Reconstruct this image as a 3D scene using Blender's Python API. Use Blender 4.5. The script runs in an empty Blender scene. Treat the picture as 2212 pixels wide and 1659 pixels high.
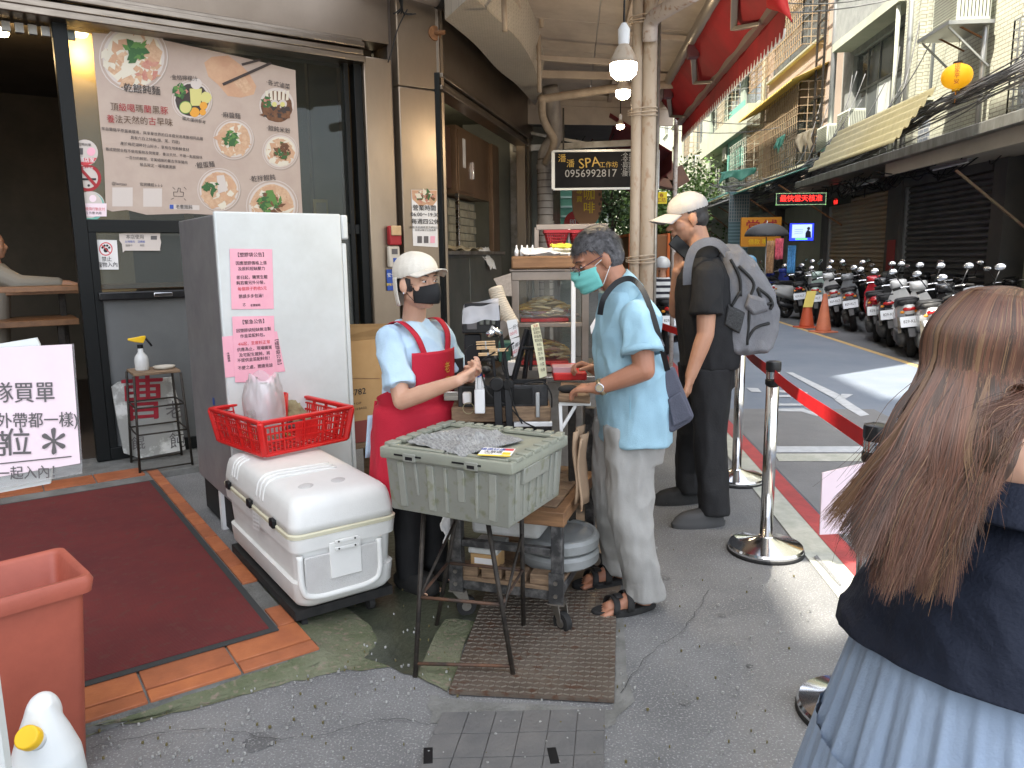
import bpy, bmesh, math, random
import numpy as np
from mathutils import Vector, Matrix, noise, Quaternion
random.seed(7)
R=math.radians; V=Vector; PI=math.pi
sc=bpy.context.scene; col=sc.collection
# ---------------- camera, world, sun, exposure ----------------
CZ=1.5; FPX=1641.7
cam=bpy.data.objects.new('camera',bpy.data.cameras.new('camera')); col.objects.link(cam)
cam.data.sensor_width=36; cam.data.lens=FPX/2212*36; cam.data.clip_start=.05; cam.data.clip_end=900
CM=Matrix.Translation((0,0,CZ))@Matrix.Rotation(R(90-9.56),4,'X')@Matrix.Rotation(R(-.7),4,'Z')
cam.matrix_world=CM; sc.camera=cam
SUN_EL,SUN_AZ=58,236      # azimuth clockwise from +Y, where the sun stands
wd=bpy.data.worlds.new('World'); sc.world=wd; wd.use_nodes=True
nt=wd.node_tree; bg=nt.nodes['Background']; sky=nt.nodes.new('ShaderNodeTexSky'); sky.sky_type='NISHITA'
sky.sun_disc=False; sky.sun_elevation=R(SUN_EL); sky.sun_rotation=R(SUN_AZ); sky.air_density=1.0; sky.dust_density=2.5; sky.ozone_density=.6
hsv=nt.nodes.new('ShaderNodeHueSaturation'); hsv.inputs['Saturation'].default_value=.4; nt.links.new(sky.outputs[0],hsv.inputs['Color']); nt.links.new(hsv.outputs[0],bg.inputs[0]); bg.inputs[1].default_value=.15
sl=bpy.data.lights.new('sun','SUN'); sl.energy=2.6; sl.angle=R(.5); sl.color=(1,.94,.82)
so=bpy.data.objects.new('sun',sl); col.objects.link(so)
sdir=V((math.sin(R(SUN_AZ))*math.cos(R(SUN_EL)),math.cos(R(SUN_AZ))*math.cos(R(SUN_EL)),math.sin(R(SUN_EL))))
so.rotation_euler=sdir.to_track_quat('Z','Y').to_euler(); so.location=(0,0,30)
sc.view_settings.view_transform='Standard'; sc.view_settings.look='None'; sc.view_settings.exposure=2.35; sc.view_settings.gamma=1
sc.cycles.max_bounces=8; sc.cycles.transparent_max_bounces=24; sc.cycles.sample_clamp_indirect=6
sc.cycles.use_denoising=True
# ---------------- measuring helpers: a pixel of the 2212 px wide photo into a place ----------------
def ray(u,v): return (CM.to_3x3()@V(((u-1106)/FPX,-(v-829.5)/FPX,-1)))
def G(u,v,z=0.0):
    d=ray(u,v); return V((0,0,CZ))+d*((z-CZ)/d.z)
def D(u,v,y):
    d=ray(u,v); return V((0,0,CZ))+d*(y/d.y)
def PL(u,v,p,a):      # vertical plane through p along a
    d=ray(u,v); n=V((a[1],-a[0],0)); return V((0,0,CZ))+d*((p[0]*n.x+p[1]*n.y)/(d.x*n.x+d.y*n.y))
SA=R(4.5); SD=V((math.sin(SA),math.cos(SA),0)); TD=V((math.cos(SA),-math.sin(SA),0))
def S(s,t,z=0): return SD*s+TD*t+V((0,0,z))         # street frame: s along, t across
def ST(u,v,t): return PL(u,v,TD*t,SD)
def st(p): return (p.dot(SD),p.dot(TD),p.z)
FA=V((.819,.574,0)); FB=V((-.574,.819,0)); UP=V((0,0,1))
F0=V((-3.05,5.36,0))
def F1(u,v,off=0): return PL(u,v,F0+FB*off,FA)
F2d=V((.228,.9737,0)); F2p=V((-.60,6.95,0))
def F2(u,v,off=0): return PL(u,v,F2p+V((-.9737,.228,0))*off,F2d)
# ---------------- materials ----------------
MC={}
def M(name,c=(.5,.5,.5),c2=None,rough=.6,metal=0,scale=6,bump=0,bscale=60,stretch=(1,1,1),emit=0,trans=0,alpha=1,sheen=0,spec=.5,c3=None,ior=1.45,coat=0,sss=0,lo=.35,hi=.65,rvar=0,world=False,cs=9):
    if name in MC: return MC[name]
    m=bpy.data.materials.new(name); m.use_nodes=True; n=m.node_tree; L=n.links; b=n.nodes['Principled BSDF']
    b.inputs['Roughness'].default_value=rough; b.inputs['Metallic'].default_value=metal; b.inputs['Specular IOR Level'].default_value=spec
    b.inputs['IOR'].default_value=ior; b.inputs['Coat Weight'].default_value=coat; b.inputs['Coat Roughness'].default_value=.1
    if sheen: b.inputs['Sheen Weight'].default_value=sheen; b.inputs['Sheen Roughness'].default_value=.5
    if sss: b.inputs['Subsurface Weight'].default_value=sss; b.inputs['Subsurface Radius'].default_value=(.02,.008,.004); b.inputs['Subsurface Scale'].default_value=.5
    b.inputs['Transmission Weight'].default_value=trans; b.inputs['Alpha'].default_value=alpha
    if emit: b.inputs['Emission Color'].default_value=(*c,1); b.inputs['Emission Strength'].default_value=emit
    b.inputs['Base Color'].default_value=(*c,1)
    if c2 or bump or rvar:
        if world: src=n.nodes.new('ShaderNodeNewGeometry').outputs['Position']
        else: src=n.nodes.new('ShaderNodeTexCoord').outputs['Object']
        mp=n.nodes.new('ShaderNodeMapping'); mp.inputs['Scale'].default_value=stretch; L.new(src,mp.inputs[0])
    if c2:
        nz=n.nodes.new('ShaderNodeTexNoise'); nz.inputs['Scale'].default_value=scale; nz.inputs['Detail'].default_value=8; nz.inputs['Roughness'].default_value=.65
        L.new(mp.outputs[0],nz.inputs['Vector']); rp=n.nodes.new('ShaderNodeValToRGB'); e=rp.color_ramp.elements
        e[0].position=lo; e[1].position=hi; e[0].color=(*c,1); e[1].color=(*c2,1)
        L.new(nz.outputs[0],rp.inputs[0]); out=rp.outputs[0]
        if c3:
            n3=n.nodes.new('ShaderNodeTexNoise'); n3.inputs['Scale'].default_value=scale*cs; n3.inputs['Detail'].default_value=4; L.new(mp.outputs[0],n3.inputs['Vector'])
            r3=n.nodes.new('ShaderNodeValToRGB'); r3.color_ramp.elements[0].position=.55; r3.color_ramp.elements[1].position=.68; L.new(n3.outputs[0],r3.inputs[0])
            mx=n.nodes.new('ShaderNodeMixRGB'); L.new(r3.outputs[0],mx.inputs[0]); L.new(out,mx.inputs[1]); mx.inputs[2].default_value=(*c3,1); out=mx.outputs[0]
        L.new(out,b.inputs['Base Color'])
        if rvar:
            mr=n.nodes.new('ShaderNodeMapRange'); mr.inputs[3].default_value=max(.02,rough-rvar); mr.inputs[4].default_value=min(1,rough+rvar); mr.inputs[1].default_value=.3; mr.inputs[2].default_value=.7
            L.new(nz.outputs[0],mr.inputs[0]); L.new(mr.outputs[0],b.inputs['Roughness'])
    if bump:
        nb=n.nodes.new('ShaderNodeTexNoise'); nb.inputs['Scale'].default_value=bscale; nb.inputs['Detail'].default_value=5; L.new(mp.outputs[0],nb.inputs['Vector'])
        bp=n.nodes.new('ShaderNodeBump'); bp.inputs['Strength'].default_value=min(1,bump); bp.inputs['Distance'].default_value=.01; L.new(nb.outputs[0],bp.inputs['Height']); L.new(bp.outputs[0],b.inputs['Normal'])
    MC[name]=m; return m
def glass(name,c=(.9,.95,.93),alpha=.18,rough=.03,refl=.4):
    if name in MC: return MC[name]
    m=bpy.data.materials.new(name); m.use_nodes=True; n=m.node_tree; n.nodes.clear(); L=n.links
    o=n.nodes.new('ShaderNodeOutputMaterial'); t=n.nodes.new('ShaderNodeBsdfTransparent'); t.inputs[0].default_value=(*c,1)
    g=n.nodes.new('ShaderNodeBsdfPrincipled'); g.inputs['Base Color'].default_value=(*c,1); g.inputs['Roughness'].default_value=rough
    gl=n.nodes.new('ShaderNodeBsdfGlossy'); gl.inputs['Roughness'].default_value=rough; gl.inputs[0].default_value=(1,1,1,1)
    f=n.nodes.new('ShaderNodeFresnel'); f.inputs[0].default_value=1.5
    x=n.nodes.new('ShaderNodeMixShader'); x.inputs[0].default_value=alpha; L.new(t.outputs[0],x.inputs[1]); L.new(g.outputs[0],x.inputs[2])
    y=n.nodes.new('ShaderNodeMixShader'); fm=n.nodes.new('ShaderNodeMath'); fm.operation='MULTIPLY'; fm.inputs[1].default_value=refl; L.new(f.outputs[0],fm.inputs[0]); L.new(fm.outputs[0],y.inputs[0]); L.new(x.outputs[0],y.inputs[1]); L.new(gl.outputs[0],y.inputs[2]); L.new(y.outputs[0],o.inputs[0])
    MC[name]=m; return m
# ---------------- mesh builder ----------------
TM={}      # world matrix of things
class B:
    def __init__(s,local=False): s.v=[]; s.f=[]; s.local=local
    def add(s,vs,fs):
        k=len(s.v); s.v+= [V(x) for x in vs]; s.f+= [tuple(i+k for i in f) for f in fs]; return s
    def box(s,c,size,ax=None,ay=None):
        ax=V(ax).normalized() if ax is not None else V((1,0,0)); 
        if ay is None: ay=V((0,0,1)).cross(ax); 
        ay=V(ay).normalized(); az=ax.cross(ay); c=V(c); x,y,z=[q/2 for q in size]
        P=[c+ax*x*i+ay*y*j+az*z*k for k in(-1,1) for j in(-1,1) for i in(-1,1)]
        return s.add(P,[(0,2,3,1),(4,5,7,6),(0,1,5,4),(2,6,7,3),(0,4,6,2),(1,3,7,5)])
    def bar(s,a,b,w,h,up=(0,0,1)):
        a=V(a); b=V(b); d=(b-a); L=d.length
        if L<1e-6: return s
        d.normalize(); u=V(up)
        if abs(d.dot(u))>.98: u=V((0,1,0)) if abs(d.y)<.9 else V((1,0,0))
        y=u.cross(d).normalized(); return s.box((a+b)/2,(L,w,h),d,y)
    def hexa(s,P): # 8 points: bottom 4 ccw, top 4 ccw
        return s.add(P,[(3,2,1,0),(4,5,6,7),(0,1,5,4),(1,2,6,5),(2,3,7,6),(3,0,4,7)])
    def prism(s,pts,off): # polygon extruded by vector
        n=len(pts); off=V(off); P=[V(p) for p in pts]+[V(p)+off for p in pts]
        return s.add(P,[tuple(range(n-1,-1,-1)),tuple(range(n,2*n))]+[(i,(i+1)%n,n+(i+1)%n,n+i) for i in range(n)])
    def poly(s,pts): return s.add(pts,[tuple(range(len(pts)))])
    def loft(s,rings,cap=True,closed=True):
        k=len(s.v); n=len(rings[0])
        for r in rings: s.v+=[V(p) for p in r]
        for i in range(len(rings)-1):
            for j in range(n if closed else n-1):
                a=k+i*n+j; b=k+i*n+(j+1)%n; s.f.append((a,b,b+n,a+n))
        if cap: s.f.append(tuple(range(k+n-1,k-1,-1))); s.f.append(tuple(k+(len(rings)-1)*n+j for j in range(n)))
        return s
    def tube(s,pts,r,n=8,cap=True):
        pts=[V(p) for p in pts]; m=len(pts); rr=r if isinstance(r,(list,tuple)) else [r]*m
        rings=[]; ref=None
        for i,p in enumerate(pts):
            d=(pts[min(i+1,m-1)]-pts[max(i-1,0)]).normalized()
            if ref is None: ref=V((0,0,1)) if abs(d.z)<.9 else V((1,0,0))
            x=ref.cross(d)
            if x.length<1e-4: x=V((1,0,0)).cross(d)
            x.normalize(); y=d.cross(x); ref=y
            rings.append([p+(x*math.cos(2*PI*j/n)+y*math.sin(2*PI*j/n))*rr[i] for j in range(n)])
        return s.loft(rings,cap)
    def cyl(s,a,b,r,r2=None,n=16): return s.tube([a,b],[r,r if r2 is None else r2],n)
    def ell(s,c,r,nu=16,nv=10,rot=None):
        c=V(c); rings=[]; Q=rot or Matrix.Identity(3)
        if not hasattr(r,'__len__'): r=(r,r,r)
        k=len(s.v); s.v.append(c+Q@V((0,0,-r[2])))
        for i in range(1,nv):
            t=PI*i/nv-PI/2
            for j in range(nu): a=2*PI*j/nu; s.v.append(c+Q@V((r[0]*math.cos(t)*math.cos(a),r[1]*math.cos(t)*math.sin(a),r[2]*math.sin(t))))
        s.v.append(c+Q@V((0,0,r[2]))); e=len(s.v)-1
        for j in range(nu):
            s.f.append((k,k+1+(j+1)%nu,k+1+j)); s.f.append((e,e-nu+j,e-nu+(j+1)%nu))
            for i in range(nv-2): a=k+1+i*nu; s.f.append((a+j,a+(j+1)%nu,a+nu+(j+1)%nu,a+nu+j))
        return s
    def lathe(s,prof,o=(0,0,0),n=24,axis=(0,0,1),cap=True):
        o=V(o); z=V(axis).normalized(); x=z.orthogonal().normalized(); y=z.cross(x)
        return s.loft([[o+z*h+(x*math.cos(2*PI*j/n)+y*math.sin(2*PI*j/n))*max(r,1e-4) for j in range(n)] for r,h in prof],cap)
    def chain(s,P,n=10):  # capsules: [(p,r),...]
        for i,(p,r) in enumerate(P):
            s.ell(p,r,n,max(6,n//2+2))
            if i+1<len(P): s.cyl(p,P[i+1][0],r,P[i+1][1],n)
        return s
    def grid(s,fn,nu,nv):
        k=len(s.v)
        for i in range(nu+1):
            for j in range(nv+1): s.v.append(V(fn(i/nu,j/nv)))
        for i in range(nu):
            for j in range(nv): a=k+i*(nv+1)+j; s.f.append((a,a+nv+1,a+nv+2,a+1))
        return s
    def build(s,name,mat=None,parent=None,smooth=False,bevel=0,seg=2,solid=0,sub=0,angle=None):
        vs=s.v
        if parent is not None and not s.local:
            q=parent
            while q.parent: q=q.parent
            I=TM.get(q.name)
            if I is not None: I=I.inverted(); vs=[I@v for v in vs]
        me=bpy.data.meshes.new(name); me.from_pydata([tuple(v) for v in vs],[],s.f); me.validate()
        if smooth or angle:
            me.shade_smooth()
            if angle: me.set_sharp_from_angle(angle=R(angle))
        if mat: me.materials.append(mat if not isinstance(mat,str) else MC[mat])
        o=bpy.data.objects.new(name,me); col.objects.link(o)
        if parent is not None: o.parent=parent
        if bevel:
            b=o.modifiers.new('bevel','BEVEL'); b.width=bevel; b.segments=seg; b.limit_method='ANGLE'; b.angle_limit=R(40)
            me.shade_smooth(); me.set_sharp_from_angle(angle=R(50)); b.harden_normals=False
        if solid: m=o.modifiers.new('solid','SOLIDIFY'); m.thickness=solid; m.offset=0
        if sub: m=o.modifiers.new('sub','SUBSURF'); m.levels=sub; m.render_levels=sub
        return o
def tag(o,label=None,cat=None,group=None,kind=None):
    if label: o['label']=label
    if cat: o['category']=cat
    if group: o['group']=group
    if kind: o['kind']=kind
    return o
def thing(name,label,cat,loc=(0,0,0),rz=0,group=None,mtx=None):
    o=bpy.data.objects.new(name,None); col.objects.link(o); o.empty_display_size=.1
    m=mtx if mtx is not None else Matrix.Translation(V(loc))@Matrix.Rotation(rz,4,'Z')
    o.matrix_world=m; TM[o.name]=m; return tag(o,label,cat,group)
def copytree(o,mtx,label,group=None,mats=None):
    def cp(x,par):
        c=x.copy(); col.objects.link(c)
        if par: c.parent=par
        if mats and x.type=='MESH' and x.data.materials and x.data.materials[0].name in mats:
            c.material_slots[0].link='OBJECT'; c.material_slots[0].material=MC[mats[x.data.materials[0].name]]
        for h in x.children: cp(h,c)
        return c
    r=cp(o,None); r.matrix_world=mtx; TM[r.name]=mtx; r['label']=label
    if group: r['group']=group
    return r
def struct(o): o['kind']='structure'; return o
def stuff(o): o['kind']='stuff'; return o
def remesh(b,vox,sm=3,fac=.5,disp=None):
    """union of closed shapes into one skin"""
    me=bpy.data.meshes.new('t'); me.from_pydata([tuple(v) for v in b.v],[],b.f)
    o=bpy.data.objects.new('t',me); col.objects.link(o)
    m=o.modifiers.new('r','REMESH'); m.mode='VOXEL'; m.voxel_size=vox
    if sm: k=o.modifiers.new('s','SMOOTH'); k.factor=fac; k.iterations=sm
    dg=bpy.context.evaluated_depsgraph_get(); dg.update(); m2=bpy.data.meshes.new_from_object(o.evaluated_get(dg))
    bpy.data.objects.remove(o); bpy.data.meshes.remove(me)
    if disp:
        n=len(m2.vertices); co=np.empty(n*3); m2.vertices.foreach_get('co',co); no=np.empty(n*3); m2.vertices.foreach_get('normal',no)
        co=co.reshape(-1,3); no=no.reshape(-1,3)
        for i in range(n):
            co[i]+=no[i]*disp(V(co[i]))
        m2.vertices.foreach_set('co',co.ravel()); m2.update()
    return m2
def skin(b,vox,name,mat,parent,sm=3,disp=None,cut=None,fac=.5):
    m2=remesh(b,vox,sm,fac,disp)
    if cut:      # drop faces for open hems: cut(center)->True to delete
        bm=bmesh.new(); bm.from_mesh(m2); bmesh.ops.delete(bm,geom=[f for f in bm.faces if cut(f.calc_center_median())],context='FACES'); bm.to_mesh(m2); bm.free()
    if parent is not None:
        q=parent
        while q.parent: q=q.parent
        m2.transform(TM[q.name].inverted())
    m2.shade_smooth(); m2.name=name; m2.materials.clear(); m2.materials.append(mat)
    o=bpy.data.objects.new(name,m2); col.objects.link(o); o.parent=parent; return o
def smooth_pts(P,n):
    out=[]; m=len(P)
    for i in range(m-1):
        p0,p1,p2,p3=P[max(i-1,0)],P[i],P[i+1],P[min(i+2,m-1)]
        for k in range(n):
            t=k/n; out.append(.5*((2*p1)+(p2-p0)*t+(2*p0-5*p1+4*p2-p3)*t*t+(3*p1-p0-3*p2+p3)*t**3))
    out.append(P[-1]); return out
# ---------------- text and flat print ----------------
TXC={}
def textmesh(s,bold=0):
    b2=bold>=.018; bold=0; k=(s,b2)
    if k in TXC: return TXC[k]
    c=bpy.data.curves.new('t','FONT'); c.body=s; c.size=1; c.resolution_u=2; c.offset=bold; c.align_x='CENTER'; c.align_y='CENTER'
    o=bpy.data.objects.new('t',c); col.objects.link(o); dg=bpy.context.evaluated_depsgraph_get(); dg.update()
    m=bpy.data.meshes.new_from_object(o.evaluated_get(dg)); vs=[v.co.copy() for v in m.vertices]; fs=[tuple(p.vertices) for p in m.polygons]
    bpy.data.objects.remove(o)
    if b2: n0=len(vs); vs=vs+[v+V((.022,.012,.004)) for v in vs]; fs=fs+[tuple(i+n0 for i in f) for f in fs]
    TXC[k]=(vs,fs); return TXC[k]
class Pr:      # flat print on a frame: origin = lower left, axes ux (right), uy (up)
    def __init__(s,o,ux,uy,w,h):
        s.o=V(o); s.ux=V(ux).normalized(); s.uy=V(uy).normalized(); s.n=s.ux.cross(s.uy).normalized(); s.w=w; s.h=h; s.l={}
        s.k=0
    def pt(s,x,y,d=0): return s.o+s.ux*x*s.w+s.uy*y*s.h+s.n*d
    def b(s,m): return s.l.setdefault(m,B())
    def text(s,t,x,y,size,m,bold=.01,rot=0,lv=.0012,sx=1,al=0):
        vs,fs=textmesh(t,bold); c,q=math.cos(rot),math.sin(rot); 
        x0=min([v.x for v in vs] or [0])
        o=s.o+s.ux*x*s.w+s.uy*y*s.h+s.n*lv; dx=-x0*size if al else 0
        s.b(m).add([o+s.ux*(((v.x*size+dx)*sx)*c-v.y*size*q)+s.uy*(((v.x*size+dx)*sx)*q+v.y*size*c)+s.n*v.z*size*.8 for v in vs],fs)
    def poly(s,pts,m,lv=.0006): s.b(m).poly([s.pt(x,y,lv) for x,y in pts])
    def rect(s,x0,y0,x1,y1,m,lv=.0006): s.poly([(x0,y0),(x1,y0),(x1,y1),(x0,y1)],m,lv)
    def disc(s,x,y,r,m,lv=.0006,n=24,sq=1,wob=0,seed=0):
        rg=random.Random(seed); P=[]
        for i in range(n):
            a=2*PI*i/n; rr=r*(1+wob*(rg.random()-.5)); P.append(s.pt(x,y,lv)+s.ux*math.cos(a)*rr+s.uy*math.sin(a)*rr*sq)
        s.b(m).poly(P)
    def ring(s,x,y,r,r2,m,lv=.0008,n=28):
        c=s.pt(x,y,lv); A=[c+s.ux*math.cos(2*PI*i/n)*r+s.uy*math.sin(2*PI*i/n)*r for i in range(n)]; C=[c+s.ux*math.cos(2*PI*i/n)*r2+s.uy*math.sin(2*PI*i/n)*r2 for i in range(n)]
        s.b(m).add(A+C,[(i,(i+1)%n,n+(i+1)%n,n+i) for i in range(n)])
    def line(s,x0,y0,x1,y1,w,m,lv=.0009):
        a=s.pt(x0,y0,lv); b=s.pt(x1,y1,lv); d=(b-a).normalized().cross(s.n)*w/2; s.b(m).poly([a-d,a+d,b+d,b-d])
    def done(s,parent,name='print'):
        for m,b in s.l.items():
            o=b.build('lettering' if m.startswith('ink') else name,MC[m],parent)
            if not m.startswith('ink'): o['kind']='stuff'
# ---------------- palette ----------------
def pal():
    M('black',(.007,.007,.008),rough=.5,spec=.35); M('black_gloss',(.006,.006,.007),(.018,.018,.018),rough=.28,scale=9,spec=.4); M('black_matte',(.01,.01,.01),(.02,.019,.018),rough=.8,scale=20)
    M('ink',(.03,.028,.028),rough=.7); M('ink_red',(.35,.02,.025),rough=.6); M('ink_pinkred',(.6,.06,.07),rough=.6); M('ink_grey',(.12,.11,.11),rough=.7); M('ink_white',(.8,.8,.78),rough=.5); M('ink_yellow',(.85,.6,.02),rough=.5); M('ink_orange',(.8,.3,.03),rough=.5); M('ink_blue',(.03,.08,.35),rough=.5); M('ink_brown',(.12,.07,.04),rough=.7)
    M('white',(.78,.78,.77),(.7,.7,.69),rough=.4,scale=4); M('paper',(.78,.76,.74),(.72,.7,.68),rough=.8,scale=8); M('pinkpaper',(.82,.42,.5),(.78,.37,.46),rough=.75,scale=5); M('palepink',(.85,.7,.74),(.8,.64,.68),rough=.45,scale=5)
    M('steel',(.45,.43,.4),(.36,.33,.3),rough=.28,metal=1,scale=3,stretch=(1,1,6),bump=.04,bscale=14,rvar=.1)
    M('steel_dirty',(.38,.36,.33),(.2,.18,.15),rough=.42,metal=.85,scale=5,bump=.1,bscale=30)
    M('chrome',(.75,.75,.76),rough=.12,metal=1); M('brushed',(.6,.59,.57),(.5,.49,.47),rough=.25,metal=1,scale=3,stretch=(60,60,1))
    M('iron',(.025,.022,.02),(.06,.05,.04),rough=.6,metal=.5,scale=25,bump=.2,bscale=120)
    M('rust',(.14,.06,.025),(.25,.12,.05),rough=.85,scale=20,bump=.4,bscale=80)
    M('wood',(.28,.15,.07),(.16,.08,.035),rough=.6,scale=4,stretch=(1,1,12),bump=.15); M('wood_worn',(.3,.2,.12),(.14,.09,.055),rough=.75,scale=5,stretch=(2,2,14),bump=.3,bscale=40)
    M('wood_light',(.62,.43,.24),(.5,.33,.17),rough=.65,scale=8)
    M('card',(.46,.29,.13),(.4,.24,.1),rough=.85,scale=5)
    M('red_plastic',(.62,.02,.018),(.5,.012,.012),rough=.38,scale=7); M('yellow_plastic',(.85,.52,.02),rough=.4)
    M('rubber',(.01,.01,.01),(.025,.024,.023),rough=.85,scale=30)
    M('film',(.8,.8,.8),rough=.2); glass('glass',(.9,.93,.92),.01,.02); glass('glass_dark',(.55,.6,.58),.15,.05); glass('bag',(.97,.95,.96),.3,.3,.7); glass('clearfilm',(.96,.96,.96),.1,.15,1.0)
    M('dummy_grey',(.33,.33,.32),(.2,.2,.19),rough=.95,scale=30,bump=.6,bscale=200)
pal()
# =============== GROUND ===============
M('asphalt',(.125,.126,.128),(.2,.2,.197),rough=.85,scale=1.6,bump=.6,bscale=130,c3=(.33,.33,.325),world=True,rvar=.12,cs=85)
M('road',(.15,.18,.225),(.19,.215,.255),rough=.75,scale=1.1,bump=.3,bscale=80,world=True)
M('roadgrey',(.15,.15,.155),(.2,.2,.2),rough=.8,scale=1.5,bump=.4,bscale=90,world=True,c3=(.17,.17,.17),cs=60)
M('parkgrey',(.1,.105,.11),(.14,.145,.15),rough=.8,scale=1.5,bump=.3,bscale=90,world=True)
M('whiteline',(.5,.5,.44),(.36,.37,.31),rough=.8,scale=9,bump=.3,bscale=70,world=True); M('redline',(.42,.06,.06),(.3,.05,.05),rough=.7,scale=9,bump=.3,world=True); M('yellowline',(.6,.4,.16),(.42,.3,.14),rough=.75,scale=9,world=True)
M('paint',(.52,.54,.56),(.4,.42,.44),rough=.7,scale=12,world=True)
M('moss',(.085,.1,.05),(.15,.155,.1),rough=.85,scale=5,bump=.8,bscale=60,world=True,c3=(.2,.16,.12))
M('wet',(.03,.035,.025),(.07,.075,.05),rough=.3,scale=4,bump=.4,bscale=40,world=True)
M('cement',(.2,.2,.19),(.12,.12,.11),rough=.85,scale=7,bump=.6,bscale=90,world=True)
def sheet(name,pts,z,mat,kind=True):
    o=B().poly([V((p[0],p[1],z)) for p in pts]).build(name,MC[mat]); 
    if kind: struct(o)
    return o
def strip(name,t0,t1,s0,s1,z,mat):
    b=B(); n=24
    b.grid(lambda i,j:S(s0+(s1-s0)*i,t0+(t1-t0)*(1-j),z),n,1); o=b.build(name,MC[mat]); struct(o); return o
gr=B().grid(lambda i,j:V((-150+300*i,-60+400*j,0)),10,10).build('ground',MC['asphalt']); struct(gr)
strip('road',1.41,4.5,-20,120,.004,'road')
strip('parking_strip',4.62,7.2,-20,60,.005,'parkgrey')
strip('pavement',-1.5,1.17,14,120,.004,'cement')
strip('white_line',1.17,1.32,-20,90,.006,'whiteline'); strip('red_line',1.32,1.43,-20,90,.008,'redline'); strip('yellow_line',4.5,4.6,-20,60,.006,'yellowline')
# grey patched part of the lane
rg=[G(1560,760),G(1640,770),G(1830,960),G(1960,1130),G(1860,1140),G(1600,905)]
def zp(pts,ox,oy,k): return [((ox+x/k)/1.1573,(oy+y/k)/1.1573) for x,y in pts]
strip('worn_lane',1.44,2.9,2.5,7.4,.008,'roadgrey')
def road_mark(polys):
    b=B()
    for p in polys: b.poly([G(u,v)+V((0,0,.011)) for u,v in p])
    return b.build('road_marking',MC['paint'])
k=2.304
marks=[[(840,190),(880,192),(1150,320),(1122,345)],[(1160,315),(1228,318),(1180,345),(1155,330)],[(1150,322),(1180,345),(1240,385),(1320,436),(1270,446),(1190,400),(1120,350)],[(612,280),(680,283),(700,305),(640,303)],[(778,292),(880,300),(968,306),(960,318),(778,305)],[(860,282),(920,283),(940,300),(880,300)],[(778,325),(860,322),(870,334),(800,335),(800,372),(960,372),(955,384),(778,384)],[(778,402),(940,400),(1035,436),(1020,446),(930,418),(778,416)]]
mk=road_mark([zp(p,1600,850,k)[::-1] for p in marks]); struct(mk)
mk2=road_mark([zp(p,1600,850,k)[::-1] for p in [[(775,620),(1330,620),(1330,655),(775,655)]]]); mk2.name='stop_line'; struct(mk2)
mk3=B()
for p in [[(775,662),(1330,662),(1340,706),(800,706)]]: mk3.poly([G(u,v)+V((0,0,.011)) for u,v in zp(p,1600,850,k)[::-1]])
struct(mk3.build('stop_line_edge',MC['whiteline']))
b=B()
for p in [[(1000,1262),(1018,1250),(1160,1420),(1150,1432)]]: b.poly([G(u,v)+V((0,0,.012)) for u,v in zp(p,1600,850,k)[::-1]])
struct(b.build('road_joint',MC['asphalt']))
# mossy cement apron round the step, wet floor under the cart
CN=V((-.739,2.664,0))
def AB(a,b_,z=0): return CN+FA*a+FB*b_+UP*z
rg=random.Random(3)
def blob(name,pts,z,mat,n=6,j=.03):
    P=[]
    for i,p in enumerate(pts):
        q=pts[(i+1)%len(pts)]
        for k in range(n): 
            w=V(p).lerp(V(q),k/n); P.append(V((w.x+rg.uniform(-j,j),w.y+rg.uniform(-j,j),z)))
    A=sum(P[i].x*P[(i+1)%len(P)].y-P[(i+1)%len(P)].x*P[i].y for i in range(len(P))); bb=B(); bb.poly(P if A>0 else P[::-1])
    return struct(bb.build(name,MC[mat]))
inn=[AB(-2.6,.02,.04),AB(-1.6,.02,.04),AB(-.8,.02,.04),AB(-.3,.02,.04),AB(-.01,.01,.04),AB(-.02,.25,.04),AB(-.02,.75,.03)]
outr=[AB(-2.6,-.42,.002),G(190,1590,.002),G(400,1532,.002),G(600,1480,.002),G(760,1440,.002),G(830,1370,.002),G(700,1270,.002)]
ramp=B(); ri=smooth_pts([V(p) for p in inn],6) if 'smooth_pts' in globals() else inn; ro=smooth_pts([V(p) for p in outr],6)
rgm=random.Random(6); NR=8; ramp.v=[]
for a,c in zip(ri,ro):
    for k in range(NR+1):
        q=k/NR; p=a.lerp(c,q); p.z=a.z*(1-q)**1.3+.002+.008*noise.noise(p*9)*math.sin(PI*q); p+=V((rgm.uniform(-.01,.01),rgm.uniform(-.01,.01),0))*(1 if k else 0); ramp.v.append(p)
for i in range(len(ri)-1):
    for k in range(NR): a=i*(NR+1)+k; ramp.f.append((a,a+1,a+NR+2,a+NR+1))
struct(ramp.build('mossy_ramp',MC['moss'],smooth=True))
blob('mossy_apron',[AB(-2.2,.02),AB(-2.3,-.3),G(190,1585),G(420,1530),G(700,1455),G(850,1440),G(985,1500),G(1000,1470),G(900,1390),G(700,1370),AB(.0,.0)],.003,'moss',4,.015)
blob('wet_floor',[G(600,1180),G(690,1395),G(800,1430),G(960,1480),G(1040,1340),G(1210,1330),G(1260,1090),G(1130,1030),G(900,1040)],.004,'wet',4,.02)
M('oldboard',(.22,.16,.11),(.13,.1,.07),rough=.8,scale=4,stretch=(1,1,1),bump=.4,world=True)
blob('stained_paving',[G(1200,1290),G(1335,1290),G(1345,1230),G(1300,1010),G(1245,1040)],.006,'oldboard',4,.01)
blob('cement_patch',[G(900,1460),G(960,1500),G(1030,1345),G(960,1340)],.007,'moss',3,.01)
blob('cement_edge',[G(930,1500),G(925,1560),G(1310,1575),G(1365,1520),G(1345,1300),G(1325,1300),G(1325,1535),G(965,1512)],.0035,'cement',4,.012)
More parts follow.
